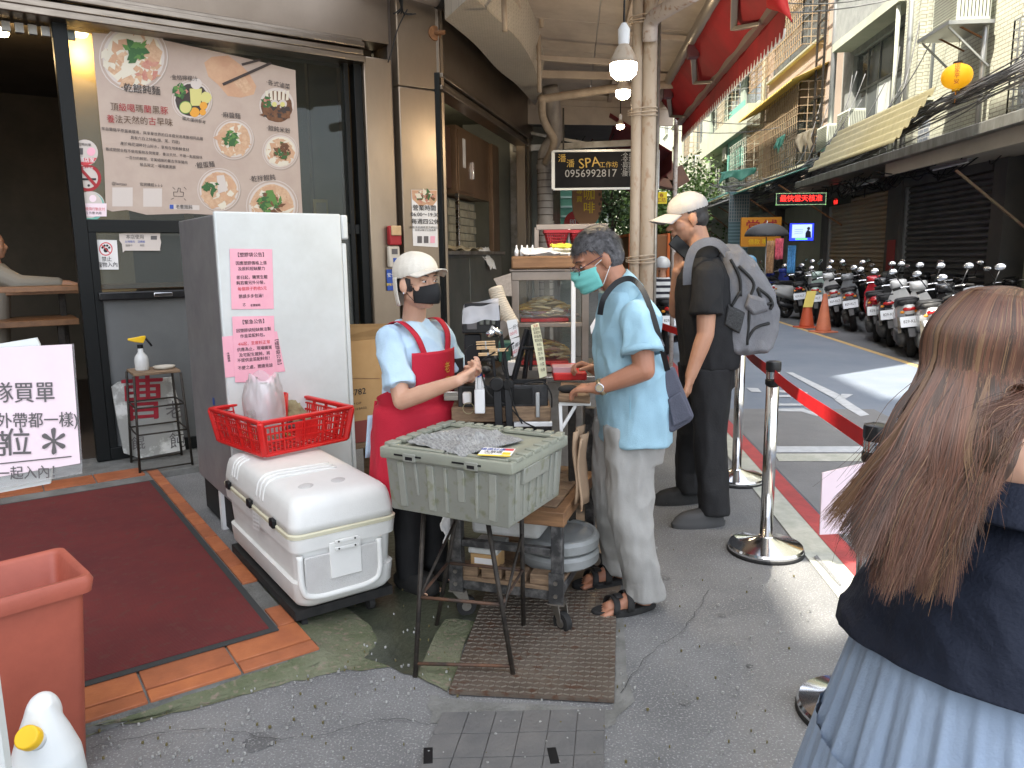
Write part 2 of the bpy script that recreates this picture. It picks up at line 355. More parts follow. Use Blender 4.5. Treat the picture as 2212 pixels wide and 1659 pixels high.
# checker plate with raised bars
M('tread',(.12,.09,.07),(.2,.165,.135),rough=.45,metal=.5,scale=3,world=True,c3=(.13,.07,.045),bump=.1)
def quadpt(Q,x,y): return (Q[0]*(1-x)+Q[1]*x)*(1-y)+(Q[3]*(1-x)+Q[2]*x)*y
Q=[G(970,1503),G(1327,1522),G(1332,1283),G(1050,1283)]
pl=thing('tread_plate','rusty steel checker plate lying on the pavement under the front of the cart','floor plate',Q[0])
B().prism([q+UP*.006 for q in Q],UP*.012).build('plate',MC['tread'],pl)
b=B(); nx,ny=26,28
for i in range(nx):
    for j in range(ny):
        p=quadpt(Q,(i+.5)/nx,(j+.5)/ny)+UP*.0195; s=1 if (i+j)%2 else -1; d=(V((1,.45*s,0))).normalized()
        b.box(p,(.019,.0045,.003),d)
stuff(b.build('tread_bars',M('treadbar',(.27,.24,.2),rough=.4,metal=.5),pl))
# manhole cover with score lines
mc=thing('manhole_cover','grey cast drain cover scored into squares with two slots, in front of the checker plate','drain cover',G(1100,1600))
U=[G(955,1545),G(1307,1537),G(1303,1760),G(860,1770)]
M('mancov',(.1,.1,.1),(.14,.135,.13),rough=.8,scale=5,bump=.4,bscale=70,world=True)
nx,ny=6,4
for i in range(nx):
    for j in range(ny):
        P=[quadpt([U[3],U[2],U[1],U[0]],(i+x)/nx,(j+y)/ny)+UP*.004 for x,y in ((.012,.012),(.988,.012),(.988,.988),(.012,.988))]
        B().prism(P,UP*.008).build('square',MC['mancov'],mc,bevel=.001,seg=1)
B().prism([quadpt([U[3],U[2],U[1],U[0]],x,y)+UP*.003 for x,y in ((0,0),(1,0),(1,1),(0,1))],UP*.003).build('base',M('groove',(.16,.15,.14),rough=.9),mc)
for (u,v) in ((925,1640),(1195,1640)):
    c=G(u,v); B().box(c+UP*.0125,(.028,.075,.002),(1,.1,0)).build('slot',MC['black'],mc,bevel=.006)
rgc=random.Random(31)
def crack(pts,w=.004):
    P=smooth_pts([V(p) for p in pts],8); P=[p+V((rgc.uniform(-.008,.008),rgc.uniform(-.008,.008),0)) for p in P]; b=B()
    for i in range(len(P)-1):
        d=(P[i+1]-P[i]).normalized().cross(UP)*w*rgc.uniform(.4,1.3); z=UP*.0095; b.poly([P[i]-d+z,P[i+1]-d*.9+z,P[i+1]+d*.9+z,P[i]+d+z][::-1] if (P[i+1]-P[i]).cross(d*2).z<0 else [P[i]+d+z,P[i+1]+d*.9+z,P[i+1]-d*.9+z,P[i]-d+z][::-1])
    return struct(b.build('pavement_crack',M('crackmat',(.05,.05,.05),rough=.9)))
crack([G(1345,1500),G(1400,1420),G(1480,1360),G(1530,1280)],.0012); crack([G(200,1620),G(420,1580),G(640,1600),G(820,1560),G(930,1570)],.0014)
# litter: grit, bits of leaf and paper scattered over the pavement
b=B(); b2=B()
for i in range(560):
    p=G(rgc.uniform(190,1750),rgc.uniform(1180,1655)) if i%3 else CN+FA*rgc.uniform(-1.5,.4)+FB*rgc.uniform(-.45,.0)
    r=rgc.uniform(.0015,.005); q=[V((p.x+r*math.cos(a)*rgc.uniform(.6,1.2),p.y+r*math.sin(a)*rgc.uniform(.6,1.2),.012)) for a in (0,1.3,2.6,3.9,5.1)]; (b if i%4 else b2).prism([V((v.x,v.y,.006)) for v in q],UP*.008)
tag(stuff(b.build('grit',M('gritmat',(.4,.4,.38),(.2,.2,.19),rough=.9,scale=30,world=True))),'pale grit scattered on the pavement','grit'); tag(stuff(b2.build('leaf_litter',M('litter',(.12,.1,.04),rough=.9))),'tiny brown leaf litter on the pavement','litter')
def stain(u,v,r,m):
    c=G(u,v); n=30; ph=rgc.uniform(0,9); P=[V((c.x+r*(1+.35*noise.noise(V((math.cos(a)*1.5+ph,math.sin(a)*1.5,ph))))*math.cos(a),c.y+r*(1+.35*noise.noise(V((math.cos(a)*1.5+ph,math.sin(a)*1.5,ph+3))))*math.sin(a),.0025)) for a in [2*PI*i/n for i in range(n)]]; return struct(B().poly(P).build('stain',MC[m]))
M('stainm',(.085,.085,.086),(.16,.16,.158),rough=.8,scale=5,bump=.5,bscale=130,c3=(.28,.28,.275),world=True,cs=30)
for u,v,r in ((1560,1330,.02),(1480,1520,.018),(1620,1440,.015),(560,1600,.05),(1440,1250,.02)): stain(u,v,r,'stainm')
# =============== STEP, TILES, MAT ===============
step=B(); step.prism([AB(-4.5,0),AB(0,0),AB(0,3.0),AB(2.6,3.0),AB(2.6,9),AB(-4.5,9)],UP*.043); struct(step.build('entrance_step',MC['cement']))
M('terra',(.45,.15,.055),(.34,.105,.045),rough=.5,scale=6,bump=.15,bscale=50,rvar=.1); M('terra_b',(.4,.13,.055),(.28,.09,.04),rough=.5,scale=7,bump=.15,bscale=50)
def tile(a0,a1,b0,b1,g=.004,m='terra'):
    P=[AB(a0+g,b0+g,.04),AB(a1-g,b0+g,.04),AB(a1-g,b1-g,.04),AB(a0+g,b1-g,.04)]
    o=B().prism(P,UP*.012).build('tile',MC[m],None,bevel=.002,seg=1); return o
tp=thing('tile_border','terracotta tile border along the front and side of the entrance step','tiles',AB(0,0,.04))
I=TM[tp.name].inverted()
def addt(o): 
    o.data.transform(I); o.parent=tp; return o
for r,(b0,b1) in enumerate(((-.004,.078),(.082,.26))):
    a=0.004; xs=[.004,-.285,-.59,-.895,-1.2,-1.5,-1.8,-2.1,-2.4]
    for i in range(len(xs)-1): addt(tile(xs[i+1],xs[i],b0,b1,m='terra' if (i+r)%2 else 'terra_b'))
ys=[.262,.45,.475]+[.76+.235*i for i in range(11)]
for i in range(len(ys)-1):
    if i==1: continue
    if i==2: continue      # worn patch filled with cement
    addt(tile(-.072,.004,ys[i],ys[i+1],m='terra' if i%2 else 'terra_b'))
for i in range(3): addt(tile(-.3-.3*i-.09,-.3*i-.09,2.98,3.2,m='terra_b'))
M('matred',(.15,.022,.02),(.11,.018,.018),rough=.9,scale=3,bump=.3,bscale=250,c3=(.12,.03,.025))
nm=MC['matred'].node_tree; wv=nm.nodes.new('ShaderNodeTexWave'); wv.inputs['Scale'].default_value=28; wv.bands_direction='Y'; tc=nm.nodes.new('ShaderNodeTexCoord'); nm.links.new(tc.outputs['Object'],wv.inputs[0])
bp=nm.nodes.new('ShaderNodeBump'); bp.inputs['Distance'].default_value=.004; bp.inputs['Strength'].default_value=.9; nm.links.new(wv.outputs[0],bp.inputs['Height']); nm.links.new(bp.outputs[0],nm.nodes['Principled BSDF'].inputs['Normal'])
mt=thing('doormat','dark red ribbed doormat with a black rubber edge on the entrance step','doormat',AB(-.08,.22,.052),rz=R(35))
bb=B(local=True); bb.box((-1.2,1.28,.004),(2.4,2.56,.006)); bb.build('rubber_edge',M('matedge',(.035,.038,.038),rough=.8),mt,bevel=.002)
B(local=True).box((-1.2,1.28,.0085),(2.34,2.5,.005)).build('carpet',MC['matred'],mt,bevel=.002)
# =============== SHOP BUILDING (corner) ===============
def FP(a,z,b=0): return F0+FA*a+FB*b+UP*z
def fbox(bld,a0,a1,z0,z1,b0,b1): return bld.hexa([FP(a0,z0,b0),FP(a1,z0,b0),FP(a1,z0,b1),FP(a0,z0,b1),FP(a0,z1,b0),FP(a1,z1,b0),FP(a1,z1,b1),FP(a0,z1,b1)])
def fpart(name,a0,a1,z0,z1,b0,b1,mat,par,bev=.004,**k): return fbox(B(),a0,a1,z0,z1,b0,b1).build(name,MC[mat] if isinstance(mat,str) else mat,par,bevel=bev,**k)
M('fascia',(.25,.2,.155),(.2,.158,.12),rough=.36,metal=.85,scale=.9,bump=.03,bscale=2.5,rvar=.06)
M('pillar',(.33,.265,.2),(.25,.2,.15),rough=.38,metal=.85,scale=1.5,stretch=(1,1,.4),bump=.06,bscale=3,rvar=.08)
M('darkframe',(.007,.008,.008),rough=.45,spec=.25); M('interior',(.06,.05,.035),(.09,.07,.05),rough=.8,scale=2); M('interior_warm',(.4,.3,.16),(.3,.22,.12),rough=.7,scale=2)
shop=thing('noodle_shop','brown steel clad corner noodle shop with banner window, pillars and side serving hatch','shop building',F0)
fpart('header_panel',-5,2.5,3.27,4.6,0,.25,'fascia',shop)
for i,(z,h,d) in enumerate(((3.235,.035,-.05),(3.19,.045,-.09),(3.135,.05,-.06),(3.075,.05,-.1))): fpart('shutter_rail',-5,2.24,z,z+h,d,.2,M('rail',(.3,.25,.2),(.2,.165,.13),rough=.28,metal=.95,scale=4,stretch=(1,1,9)),shop,bev=.008)
b=B()
for i in range(24): fbox(b,-1.6+.075*i,-1.6+.075*i+.05,3.0,3.06,.1,.14)
stuff(b.build('shutter_teeth',MC['steel_dirty'],shop))
fpart('pillar',2.24,2.5,.05,3.14,-.04,.3,'pillar',shop,bev=.01)
fpart('pillar_seam',2.5,2.54,.0,4.5,.03,.2,M('seam',(.1,.08,.065),rough=.5,metal=.5),shop)
fpart('pillar',2.54,2.99,.0,2.93,-.07,.4,'pillar',shop,bev=.01)
fpart('pillar',2.54,2.99,2.936,4.6,-.07,.4,'pillar',shop,bev=.01)
ml=thing('window_frame','black metal shopfront frame with glass above and a grey lower leaf beside the open doorway','shopfront',F0)
fpart('mullion',.03,.12,.05,3.08,.02,.1,'darkframe',ml); fpart('mullion',2.09,2.13,.05,3.08,.02,.1,'darkframe',ml); fpart('mullion',2.17,2.24,.05,3.08,.0,.1,'darkframe',ml)
fpart('transom',.12,2.09,1.70,1.79,.02,.1,'darkframe',ml); fpart('transom',2.13,2.17,1.7,1.78,.02,.09,'darkframe',ml)
fpart('bottom_rail',.12,2.09,.05,.14,.02,.1,'darkframe',ml); fpart('stile',.12,.17,.14,1.7,.02,.09,'darkframe',ml); fpart('stile',1.02,1.08,.14,1.7,.02,.09,'darkframe',ml); 
fpart('glass_pane',.12,2.09,1.79,3.08,.065,.069,glass('winglass',(.75,.78,.75),.012,.02),ml,bev=0)
fpart('glass_pane',.17,1.02,1.3,1.7,.055,.059,glass('winglass2',(.6,.63,.6),.1,.05),ml,bev=0)
M('frost',(.13,.135,.135),(.1,.105,.105),rough=.3,scale=2,spec=.8)
fpart('grey_panel',.17,1.02,.14,1.22,.05,.06,'frost',ml,bev=0); fpart('push_bar',.14,1.05,1.22,1.28,-.02,.06,'black_gloss',ml,bev=.01)
fpart('glass_pane',1.08,2.09,.14,1.7,.055,.059,MC['winglass2'],ml,bev=0)
fpart('lock_plate',.5,.63,1.235,1.265,-.03,-.018,'chrome',ml)
# interior room
ir=thing('dining_room','dark dining room behind the shopfront with brown walls and wooden counters','room',FP(0,0,2))
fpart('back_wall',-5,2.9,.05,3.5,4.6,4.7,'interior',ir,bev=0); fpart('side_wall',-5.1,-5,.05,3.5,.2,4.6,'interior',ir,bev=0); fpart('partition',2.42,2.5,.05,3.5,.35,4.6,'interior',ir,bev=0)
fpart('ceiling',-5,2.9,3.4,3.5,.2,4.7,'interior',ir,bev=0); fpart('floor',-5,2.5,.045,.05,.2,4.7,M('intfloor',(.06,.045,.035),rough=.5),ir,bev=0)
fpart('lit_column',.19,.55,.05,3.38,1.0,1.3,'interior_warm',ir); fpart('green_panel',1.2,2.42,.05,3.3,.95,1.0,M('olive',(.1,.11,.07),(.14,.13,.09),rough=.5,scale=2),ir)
fpart('picture',2.12,2.26,1.65,2.05,.92,.95,M('goldframe',(.4,.32,.12),rough=.4),ir); fpart('picture_mount',2.14,2.24,1.68,2.02,.91,.92,M('beige',(.35,.31,.24),rough=.8),ir)
ct=fpart('counter_shelf',-2.5,.95,1.28,1.32,.5,.75,M('intwood',(.3,.15,.07),(.2,.1,.05),rough=.4,scale=3,stretch=(1,8,8)),ir)
for i,(a0,a1,z,b0) in enumerate(((-3.2,.1,1.04,1.0),(-3.6,.16,1.28,1.35))):
    tb=thing('dining_table',['wooden dining table nearest the open doorway','long wooden counter table further inside the dark dining room'][i],'table',FP((a0+a1)/2,.05,b0))
    fpart('table_top',a0,a1,z-.05,z,b0,b0+.6,'intwood',tb)
    for a in (a0+.1,a1-.15): fpart('leg',a,a+.05,.05,z-.05,b0+.1,b0+.15,'iron',tb)
# ceiling downlights
for i,(u,v,bb_) in enumerate(((172,78,.9),(2,77,1.4))):
    p=PL(u,v,F0+FB*bb_,FA); l=thing('ceiling_light',['small glowing ceiling spot above the banner behind the glass','glowing ceiling spot at the far left of the dark dining room'][i],'lamp',p,group='ceiling spots')
    B().lathe([(.0,0),(.05,0),(.06,.02),(.06,.05)],p).build('lamp',M('warmlamp',(1,.75,.4),emit=6),l,smooth=True)
    ld=bpy.data.lights.new('spot','POINT'); ld.energy=3.5 if i==0 else 2; ld.color=(1,.68,.32); ld.shadow_soft_size=.05; lo=bpy.data.objects.new('spot_light',ld); col.objects.link(lo); lo.location=p-UP*.12+(FB*.0)
# side wall with hatch (F2)
def GP(s,z,b=0): return F2p+F2d*s+V((-.9737,.228,0))*b+UP*z
def gbox(bld,s0,s1,z0,z1,b0,b1): return bld.hexa([GP(s0,z0,b0),GP(s1,z0,b0),GP(s1,z0,b1),GP(s0,z0,b1),GP(s0,z1,b0),GP(s1,z1,b0),GP(s1,z1,b1),GP(s0,z1,b1)])
def gpart(name,s0,s1,z0,z1,b0,b1,mat,par,bev=.004): return gbox(B(),s0,s1,z0,z1,b0,b1).build(name,MC[mat] if isinstance(mat,str) else mat,par,bevel=bev)
gpart('side_fascia',.02,4.15,3.08,4.4,0,.2,'fascia',shop)
for z,d in ((3.04,-.03),(2.99,.0),(2.94,-.02)): gpart('shutter_rail',.02,3.7,z,z+.04,d,.15,'rail',shop,bev=.006)
gpart('jamb',3.55,3.68,.0,2.95,.0,.12,'pillar',shop); gpart('jamb',3.8,3.95,.0,3.08,.0,.12,'pillar',shop); gpart('jamb',3.68,3.8,0,3.08,.06,.12,'darkframe',shop); gpart('corner_wall',3.95,6.5,0,4.4,.02,.3,'steel_dirty',shop); gpart('jamb',.0,.07,0,3.08,.0,.12,'darkframe',shop)
kr=thing('kitchen','kitchen seen through the side hatch with steel cupboard, brick wall and olive walls','room',GP(1.5,0,1))
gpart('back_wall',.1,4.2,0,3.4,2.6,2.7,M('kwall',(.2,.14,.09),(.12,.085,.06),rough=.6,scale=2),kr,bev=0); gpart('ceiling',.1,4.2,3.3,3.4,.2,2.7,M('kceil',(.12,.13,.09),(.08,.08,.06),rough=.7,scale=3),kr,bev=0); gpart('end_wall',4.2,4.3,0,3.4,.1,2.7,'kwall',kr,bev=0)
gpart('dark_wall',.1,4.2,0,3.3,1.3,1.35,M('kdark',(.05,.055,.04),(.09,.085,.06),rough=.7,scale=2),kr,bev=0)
M('brickwhite',(.42,.38,.28),(.3,.27,.2),rough=.9,scale=6,bump=.4,bscale=40); M('brownsteel',(.26,.165,.1),(.17,.105,.065),rough=.4,metal=.5,scale=2)
gpart('end_panel',3.22,3.55,0,2.93,.36,.42,'brownsteel',kr); gpart('door_post',1.74,1.78,0,2.2,.38,.42,'steel',kr)
bw=gpart('brick_wall',1.95,3.2,1.2,2.18,.6,.7,M('mortar',(.2,.19,.15),rough=.9),kr,bev=0)
for r in range(10):
    for c in range(7):
        s0=1.97+c*.2-(.1 if r%2 else 0)
        if s0<1.9 or s0+.19>3.22: continue
        gpart('brick',s0+.006,s0+.19,1.22+r*.095,1.22+r*.095+.085,.58+random.uniform(-.006,.006),.61,'brickwhite',bw,bev=.006)
cb=thing('steel_cupboard','tall brown steel cupboard hanging inside the side hatch','cupboard',GP(2.4,2.2,.4))
gpart('cabinet',1.76,3.2,2.2,2.94,.4,.75,'brownsteel',cb); gpart('door',1.8,2.4,2.23,2.9,.385,.4,'brownsteel',cb); gpart('notice',1.95,2.05,2.5,2.82,.375,.384,'paper',cb); gpart('handle',2.32,2.35,2.4,2.6,.36,.385,'chrome',cb)
cb3=thing('dark_cupboard','smaller dark brown cupboard left of the tall one inside the side hatch','cupboard',GP(1.4,2.3,.5)); gpart('cabinet',1.0,1.72,2.25,2.9,.45,.8,M('dkbrown',(.09,.045,.03),rough=.5),cb3)
cb2=thing('metal_cabinet','large dark metal cabinet with towels on top inside the side hatch','cabinet',GP(1.4,.9,.3))
gpart('cabinet',.5,3.2,.3,1.52,.25,.58,M('darksteel',(.09,.1,.09),(.16,.16,.14),rough=.35,metal=.6,scale=2),cb2); gpart('door',.85,1.6,.4,1.48,.23,.25,'darksteel',cb2); gpart('door',1.63,2.4,.4,1.48,.23,.25,'darksteel',cb2); gpart('top',.45,3.2,1.52,1.56,.2,.6,'steel_dirty',cb2)
def rag(name,label,cat,pts,mat,amp=.02,seed=0,parent=None,th=.006,nx=28,ny=28,grp=None):
    """crumpled sheet through a quad of points"""
    Q=[V(p) for p in pts]
    def f(x,y):
        p=quadpt(Q,x,y); n=noise.noise(V((x*4+seed,y*4,seed)))*amp+noise.noise(V((x*11+seed,y*11,seed)))*amp*.4
        return p+UP*n+V((noise.noise(V((x*3,y*3,seed+9))),noise.noise(V((x*3,y*3,seed+19))),0))*amp
    c=sum(Q,V())/4; t=thing(name,label,cat,c,group=grp)
    B().grid(f,nx,ny).build('cloth',MC[mat],t,smooth=True,solid=th); return t
M('cream_cloth',(.55,.47,.33),(.45,.38,.26),rough=.95,scale=12,bump=.5,bscale=150)
rag('towel','cream towel bunched on top of the dark cupboard in the hatch','towel',[GP(1.4,1.58,.3),GP(2.1,1.58,.2),GP(2.2,1.6,.6),GP(1.5,1.62,.7)],'cream_cloth',.05,3)
rag('towel','white towel hanging over the edge of the dark cupboard in the hatch','towel',[GP(2.3,1.36,.17),GP(2.6,1.34,.17),GP(2.7,1.6,.3),GP(2.2,1.6,.3)],'paper',.04,5)
kl=bpy.data.lights.new('kitchen_light','POINT'); kl.energy=9; kl.color=(1,.85,.6); kl.shadow_soft_size=.2; ko=bpy.data.objects.new('kitchen_light',kl); col.objects.link(ko); ko.location=GP(2,3.0,1.2)
# upper floors of the corner block (out of frame, shades the lane)
ub=thing('corner_block','upper floors of the corner building above the arcade','building',FP(0,4.6,3))
foot=[FP(-6,0,.3),FP(2.99,0,-.05),S(6.8,-.9),S(7.2,.35),S(60,.35),S(60,-14),FP(-6,0,12)]
B().prism([p+UP*4.3 for p in foot],UP*13.4).build('wall',M('mosaic',(.4,.37,.32),(.33,.3,.26),rough=.6,scale=5,bump=.5,bscale=200),ub)
# curved mosaic tiled balcony soffit
M('mosaic2',(.5,.45,.38),(.42,.37,.31),rough=.55,scale=3,bump=.3,bscale=300)
def mosaic(m):
    n=MC[m].node_tree; br=n.nodes.new('ShaderNodeTexBrick'); tc=n.nodes.new('ShaderNodeTexCoord'); n.links.new(tc.outputs['Object'],br.inputs[0]); br.inputs['Scale'].default_value=1; br.inputs['Brick Width'].default_value=.045; br.inputs['Row Height'].default_value=.022; br.inputs['Mortar Size'].default_value=.002; br.inputs['Color1'].default_value=(.5,.45,.38,1); br.inputs['Color2'].default_value=(.44,.4,.33,1); br.inputs['Mortar'].default_value=(.3,.27,.23,1)
    n.links.new(br.outputs[0],n.nodes['Principled BSDF'].inputs['Base Color'])
mosaic('mosaic2')
lowc=[(961,42),(1025,95),(1075,150),(1118,185),(1156,228)]; upc=[(1018,-10),(1068,35),(1118,85),(1150,135),(1171,193)]
lo_=smooth_pts([G(u,v,3.4) for u,v in lowc],5); up_=smooth_pts([G(u,v,3.4) for u,v in upc],5)
bal=thing('balcony_beam','curved mosaic tiled balcony beam sweeping over the side fascia','balcony',lo_[6])
rings=[[a,b,b+UP*.9,a+UP*.9] for a,b in zip(lo_,up_)]; B().loft(rings).build('beam',MC['mosaic2'],bal,angle=40)
rings=[[b+UP*.01,b+(b-a).normalized()*.02+UP*.01,b+(b-a).normalized()*.02+UP*.9,b+UP*.9] for a,b in zip(lo_,up_)]
B().loft([[b+V((0,0,.02)),b+(b-a).normalized()*.35+V((0,0,.28)),b+(b-a).normalized()*.35+UP*.9,b+UP*.9] for a,b in zip(lo_,up_)]).build('moulding',MC['mosaic2'],bal,angle=40)
# =============== ARCADE ROOF ===============
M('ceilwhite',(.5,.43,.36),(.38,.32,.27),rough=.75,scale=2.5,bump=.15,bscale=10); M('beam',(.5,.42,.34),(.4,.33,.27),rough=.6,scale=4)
ar=thing('arcade_roof','pale sheet arcade roof with steel cross beams over the cart','roof',S(7,.4,3.5))
for i in range(8):
    for j in range(2):
        s0=2.2+i*1.05; t0=-.75+j*1.0
        P=[S(s0,t0),S(s0,t0+.99),S(s0+1.04,t0+.99),S(s0+1.04,t0)]
        B().prism([p+UP*(3.62-.12*(p.dot(TD))) for p in P],UP*.02).build('panel',MC['ceilwhite'],ar,bevel=.002,seg=1)
for s in (4.4,6.1,9.0,10.6):
    B().bar(S(s,-.55,3.52),S(s,1.3,3.42),.06,.08).build('beam',MC['beam'],ar,bevel=.004)
for t in (-.45,.5,1.22): B().bar(S(2.2,t,3.56-.1*t),S(10.6,t,3.56-.1*t),.05,.06).build('beam',MC['beam'],ar,bevel=.004)
for s,t0,t1 in ((5.2,.5,1.25),(7.5,.5,1.25),(8.2,-.45,.5)): B().bar(S(s,t0,3.5),S(s,t1,3.42),.04,.05).build('brace',MC['beam'],ar,bevel=.004)
# brown/dark covering further along the arcade
B().bar(S(10.62,-.8,3.5),S(10.62,1.35,3.42),.04,.5).build('end_board',MC['beam'],ar)
dk=thing('far_arcade','dark cluttered arcade roof and trusses further along the pavement','roof',S(14,0,3))
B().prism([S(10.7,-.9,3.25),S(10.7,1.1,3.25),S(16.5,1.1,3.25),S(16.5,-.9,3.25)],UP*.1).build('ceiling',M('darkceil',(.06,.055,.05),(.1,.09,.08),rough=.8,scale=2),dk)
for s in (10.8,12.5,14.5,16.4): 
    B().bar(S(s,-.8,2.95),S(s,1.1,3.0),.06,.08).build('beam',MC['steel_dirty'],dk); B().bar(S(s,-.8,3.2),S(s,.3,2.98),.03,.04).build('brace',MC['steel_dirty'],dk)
rg2=random.Random(5)
b=B()
for i in range(26):
    s=rg2.uniform(11,16); p=S(s,rg2.uniform(-.6,.2),3.2); q=S(s+rg2.uniform(-1,1),rg2.uniform(.2,1.1),3.2); m=(p+q)/2-UP*rg2.uniform(.1,.4); b.tube(smooth_pts([p,m,q],6),.008,5)
stuff(b.build('hanging_cables',MC['rubber'],dk,smooth=True))
# far shop wall on our side
fw=thing('shop_row','row of shopfronts further along on our side behind the hanging signs','building',S(20,-1.2,0))
B().prism([S(10.9,-.35),S(10.9,-1.5),S(60,-1.5),S(60,-1.25),S(12,-1.25),S(12,-.35)][::-1],UP*4.2).build('wall',M('farwall',(.08,.085,.075),(.14,.14,.12),rough=.7,scale=.8),fw)
M('greenw',(.1,.28,.2),(.07,.2,.15),rough=.6,scale=3)
for i,(s,z0,z1) in enumerate(((18,.0,2.4),(22,.1,2.6),(26,.0,2.8))): 
    w=B().box(S(s,-1.2,(z0+z1)/2),(2.6,.06,z1-z0),SD).build('shutter',MC['greenw'],fw)
    b=B()
    for k in range(14): b.box(S(s,-1.16,z0+.1+k*(z1-z0-.1)/14),(2.5,.03,.03),SD)
    stuff(b.build('slats',M('slatw',(.35,.5,.45),rough=.5),w))
# downpipes
def pipe(name,label,pts,r,mat,cat='pipe',group=None,rings=(),clips=()):
    t=thing(name,label,cat,pts[-1],group=group); P=smooth_pts([V(p) for p in pts],6) if len(pts)>2 else pts
    B().tube(P,r,14).build('pipe',MC[mat],t,smooth=True)
    for q in rings: B().cyl(V(q)-UP*.03,V(q)+UP*.03,r*1.15,n=14).build('collar',MC[mat],t,angle=40)
    return t
M('pvc',(.42,.34,.26),(.3,.24,.18),rough=.5,scale=6,bump=.1); M('pvcgrey',(.33,.3,.27),(.24,.21,.19),rough=.5,scale=5)
pp=D(1178,420,9.9); X=pp.x; Y=pp.y
dp=pipe('downpipe','thick brown downpipe with dark ring bands at the far end of the hatch',[(X+.05,Y-.3,3.5),(X+.12,Y-.05,3.0),(X+.02,Y,2.78),(X,Y,2.55),(X,Y,1.8),(X,Y,0)],.1,'pvcgrey',rings=[(X,Y,2.6),(X,Y,1.9)])
b=B()
for k in range(22): b.lathe([(.101,0),(.104,.005),(.101,.01)],(X,Y,.9+k*.085),n=14,cap=False)
stuff(b.build('bands',MC['seam'],dp))
pipe('downpipe','thin grey drain pipe bending round beside the thick downpipe',[D(1480,181,8.9),D(1345,189,8.9),D(1185,212,9.0),D(1172,216,9.0),D(1172,250,9.2),D(1182,275,9.4),D(1196,300,9.5),D(1192,325,9.6),D(1178,352,9.75)],.045,'pvc')
for i,(u,vt,vb,y) in enumerate(((1088,-20,68,6.3),(1163,-20,200,8.0),(1168,-20,60,7.5))):
    pipe('conduit',['short white conduit left of the first cross beam','long white conduit dropping beside the balcony beam','grey conduit hanging from the roof by the balcony beam'][i],[D(u,vt,y),D(u+2,vb,y)],.022,'pvc',group='conduits under the arcade roof')
# column of two pipes and a tube
cl=D(1386,560,5.5)
po=thing('roof_post','cream painted roof post of two pipes strapped together between the two customers','post',(cl.x,cl.y,0))
M('oldcream',(.5,.42,.33),(.42,.34,.26),rough=.6,scale=5,stretch=(1,1,.5),bump=.1,bscale=30,c3=(.36,.25,.17),cs=5); M('oldgrey',(.5,.45,.42),(.4,.36,.34),rough=.6,scale=6,bump=.15,bscale=30,c3=(.3,.2,.15),cs=5)
B().cyl((cl.x-.052,cl.y,0),(cl.x-.052,cl.y,3.6),.036,n=18).build('pipe',MC['oldcream'],po,smooth=True)
B().cyl((cl.x+.035,cl.y+.01,0),(cl.x+.035,cl.y+.01,3.6),.052,n=20).build('pipe',MC['oldcream'],po,smooth=True)
B().cyl((cl.x+.1,cl.y+.03,0),(cl.x+.1,cl.y+.03,3.1),.014,n=10).build('pipe',MC['steel_dirty'],po,smooth=True)
for z in (3.05,2.45,1.45):
    b=B()
    for k in range(3): b.tube([(cl.x-.06+.165*math.cos(a)*.62+.05,cl.y+.075*math.sin(a),z+k*.018+.01*math.sin(a+k)) for a in [2*PI*i/20 for i in range(21)]],.0045,6)
    b.build('strap',MC['oldcream'],po,smooth=True)
pipe('drain_elbow','flaking white drain pipe slanting into the roof post',[D(1404,90,5.45),D(1408,45,5.4),D(1440,20,5.2),D(1500,-15,4.9)],.05,'oldgrey')
# =============== ADDED UNSEEN BLOCK (behind camera left; shades the lane, holes pass sun patches) ===============
kt,kz=.795,2.043; TW=-7.5
def proj(p): s,t,_=st(p); d=t-TW; return s-d*kt, d*kz
sb2=thing('added_shade_block','unseen tall block with two holes, added behind the camera to shade the pavement','building',S(-8,TW,0))
ks=sdir.dot(SD)/-sdir.dot(TD); kt=abs(sdir.dot(SD)/sdir.dot(TD)); kz=abs(sdir.z/sdir.dot(TD))
def hol(ps): q=[proj(G(u,v)) for u,v in ps]; return (min(a for a,_ in q),max(a for a,_ in q),min(z for _,z in q),max(z for _,z in q))
HL=[hol([(1735,1185),(2200,1250),(1690,1275)]),hol([(1790,806),(2212,806),(2000,862)])]
print('holes',HL)
hs_=HL; ss=sorted(set([-26,4.6]+[q for h in hs_ for q in h[:2]])); zz=sorted(set([0,27]+[q for h in hs_ for q in h[2:]])); b=B()
for a,c in zip(ss,ss[1:]):
    for d,e in zip(zz,zz[1:]):
        m,q=(a+c)/2,(d+e)/2
        if any(h[0]<m<h[1] and h[2]<q<h[3] for h in hs_): continue
        P=[S(a,TW,d),S(a,TW-.3,d),S(c,TW-.3,d),S(c,TW,d)]; b.hexa(P+[p+UP*(e-d) for p in P])
b.build('wall',M('backstucco',(.45,.43,.38),rough=.8),sb2)
for i in range(6):
    for k in range(7):
        s0=-24+i*4; z0=2.5+k*2.9
        if z0>16 and s0>-9: continue
        P=[S(s0,TW+.02,z0),S(s0,TW,z0),S(s0+2,TW,z0),S(s0+2,TW+.02,z0)]; B().hexa(P+[p+UP*1.5 for p in P]).build('window',M('winback',(.06,.07,.08),rough=.15),sb2)
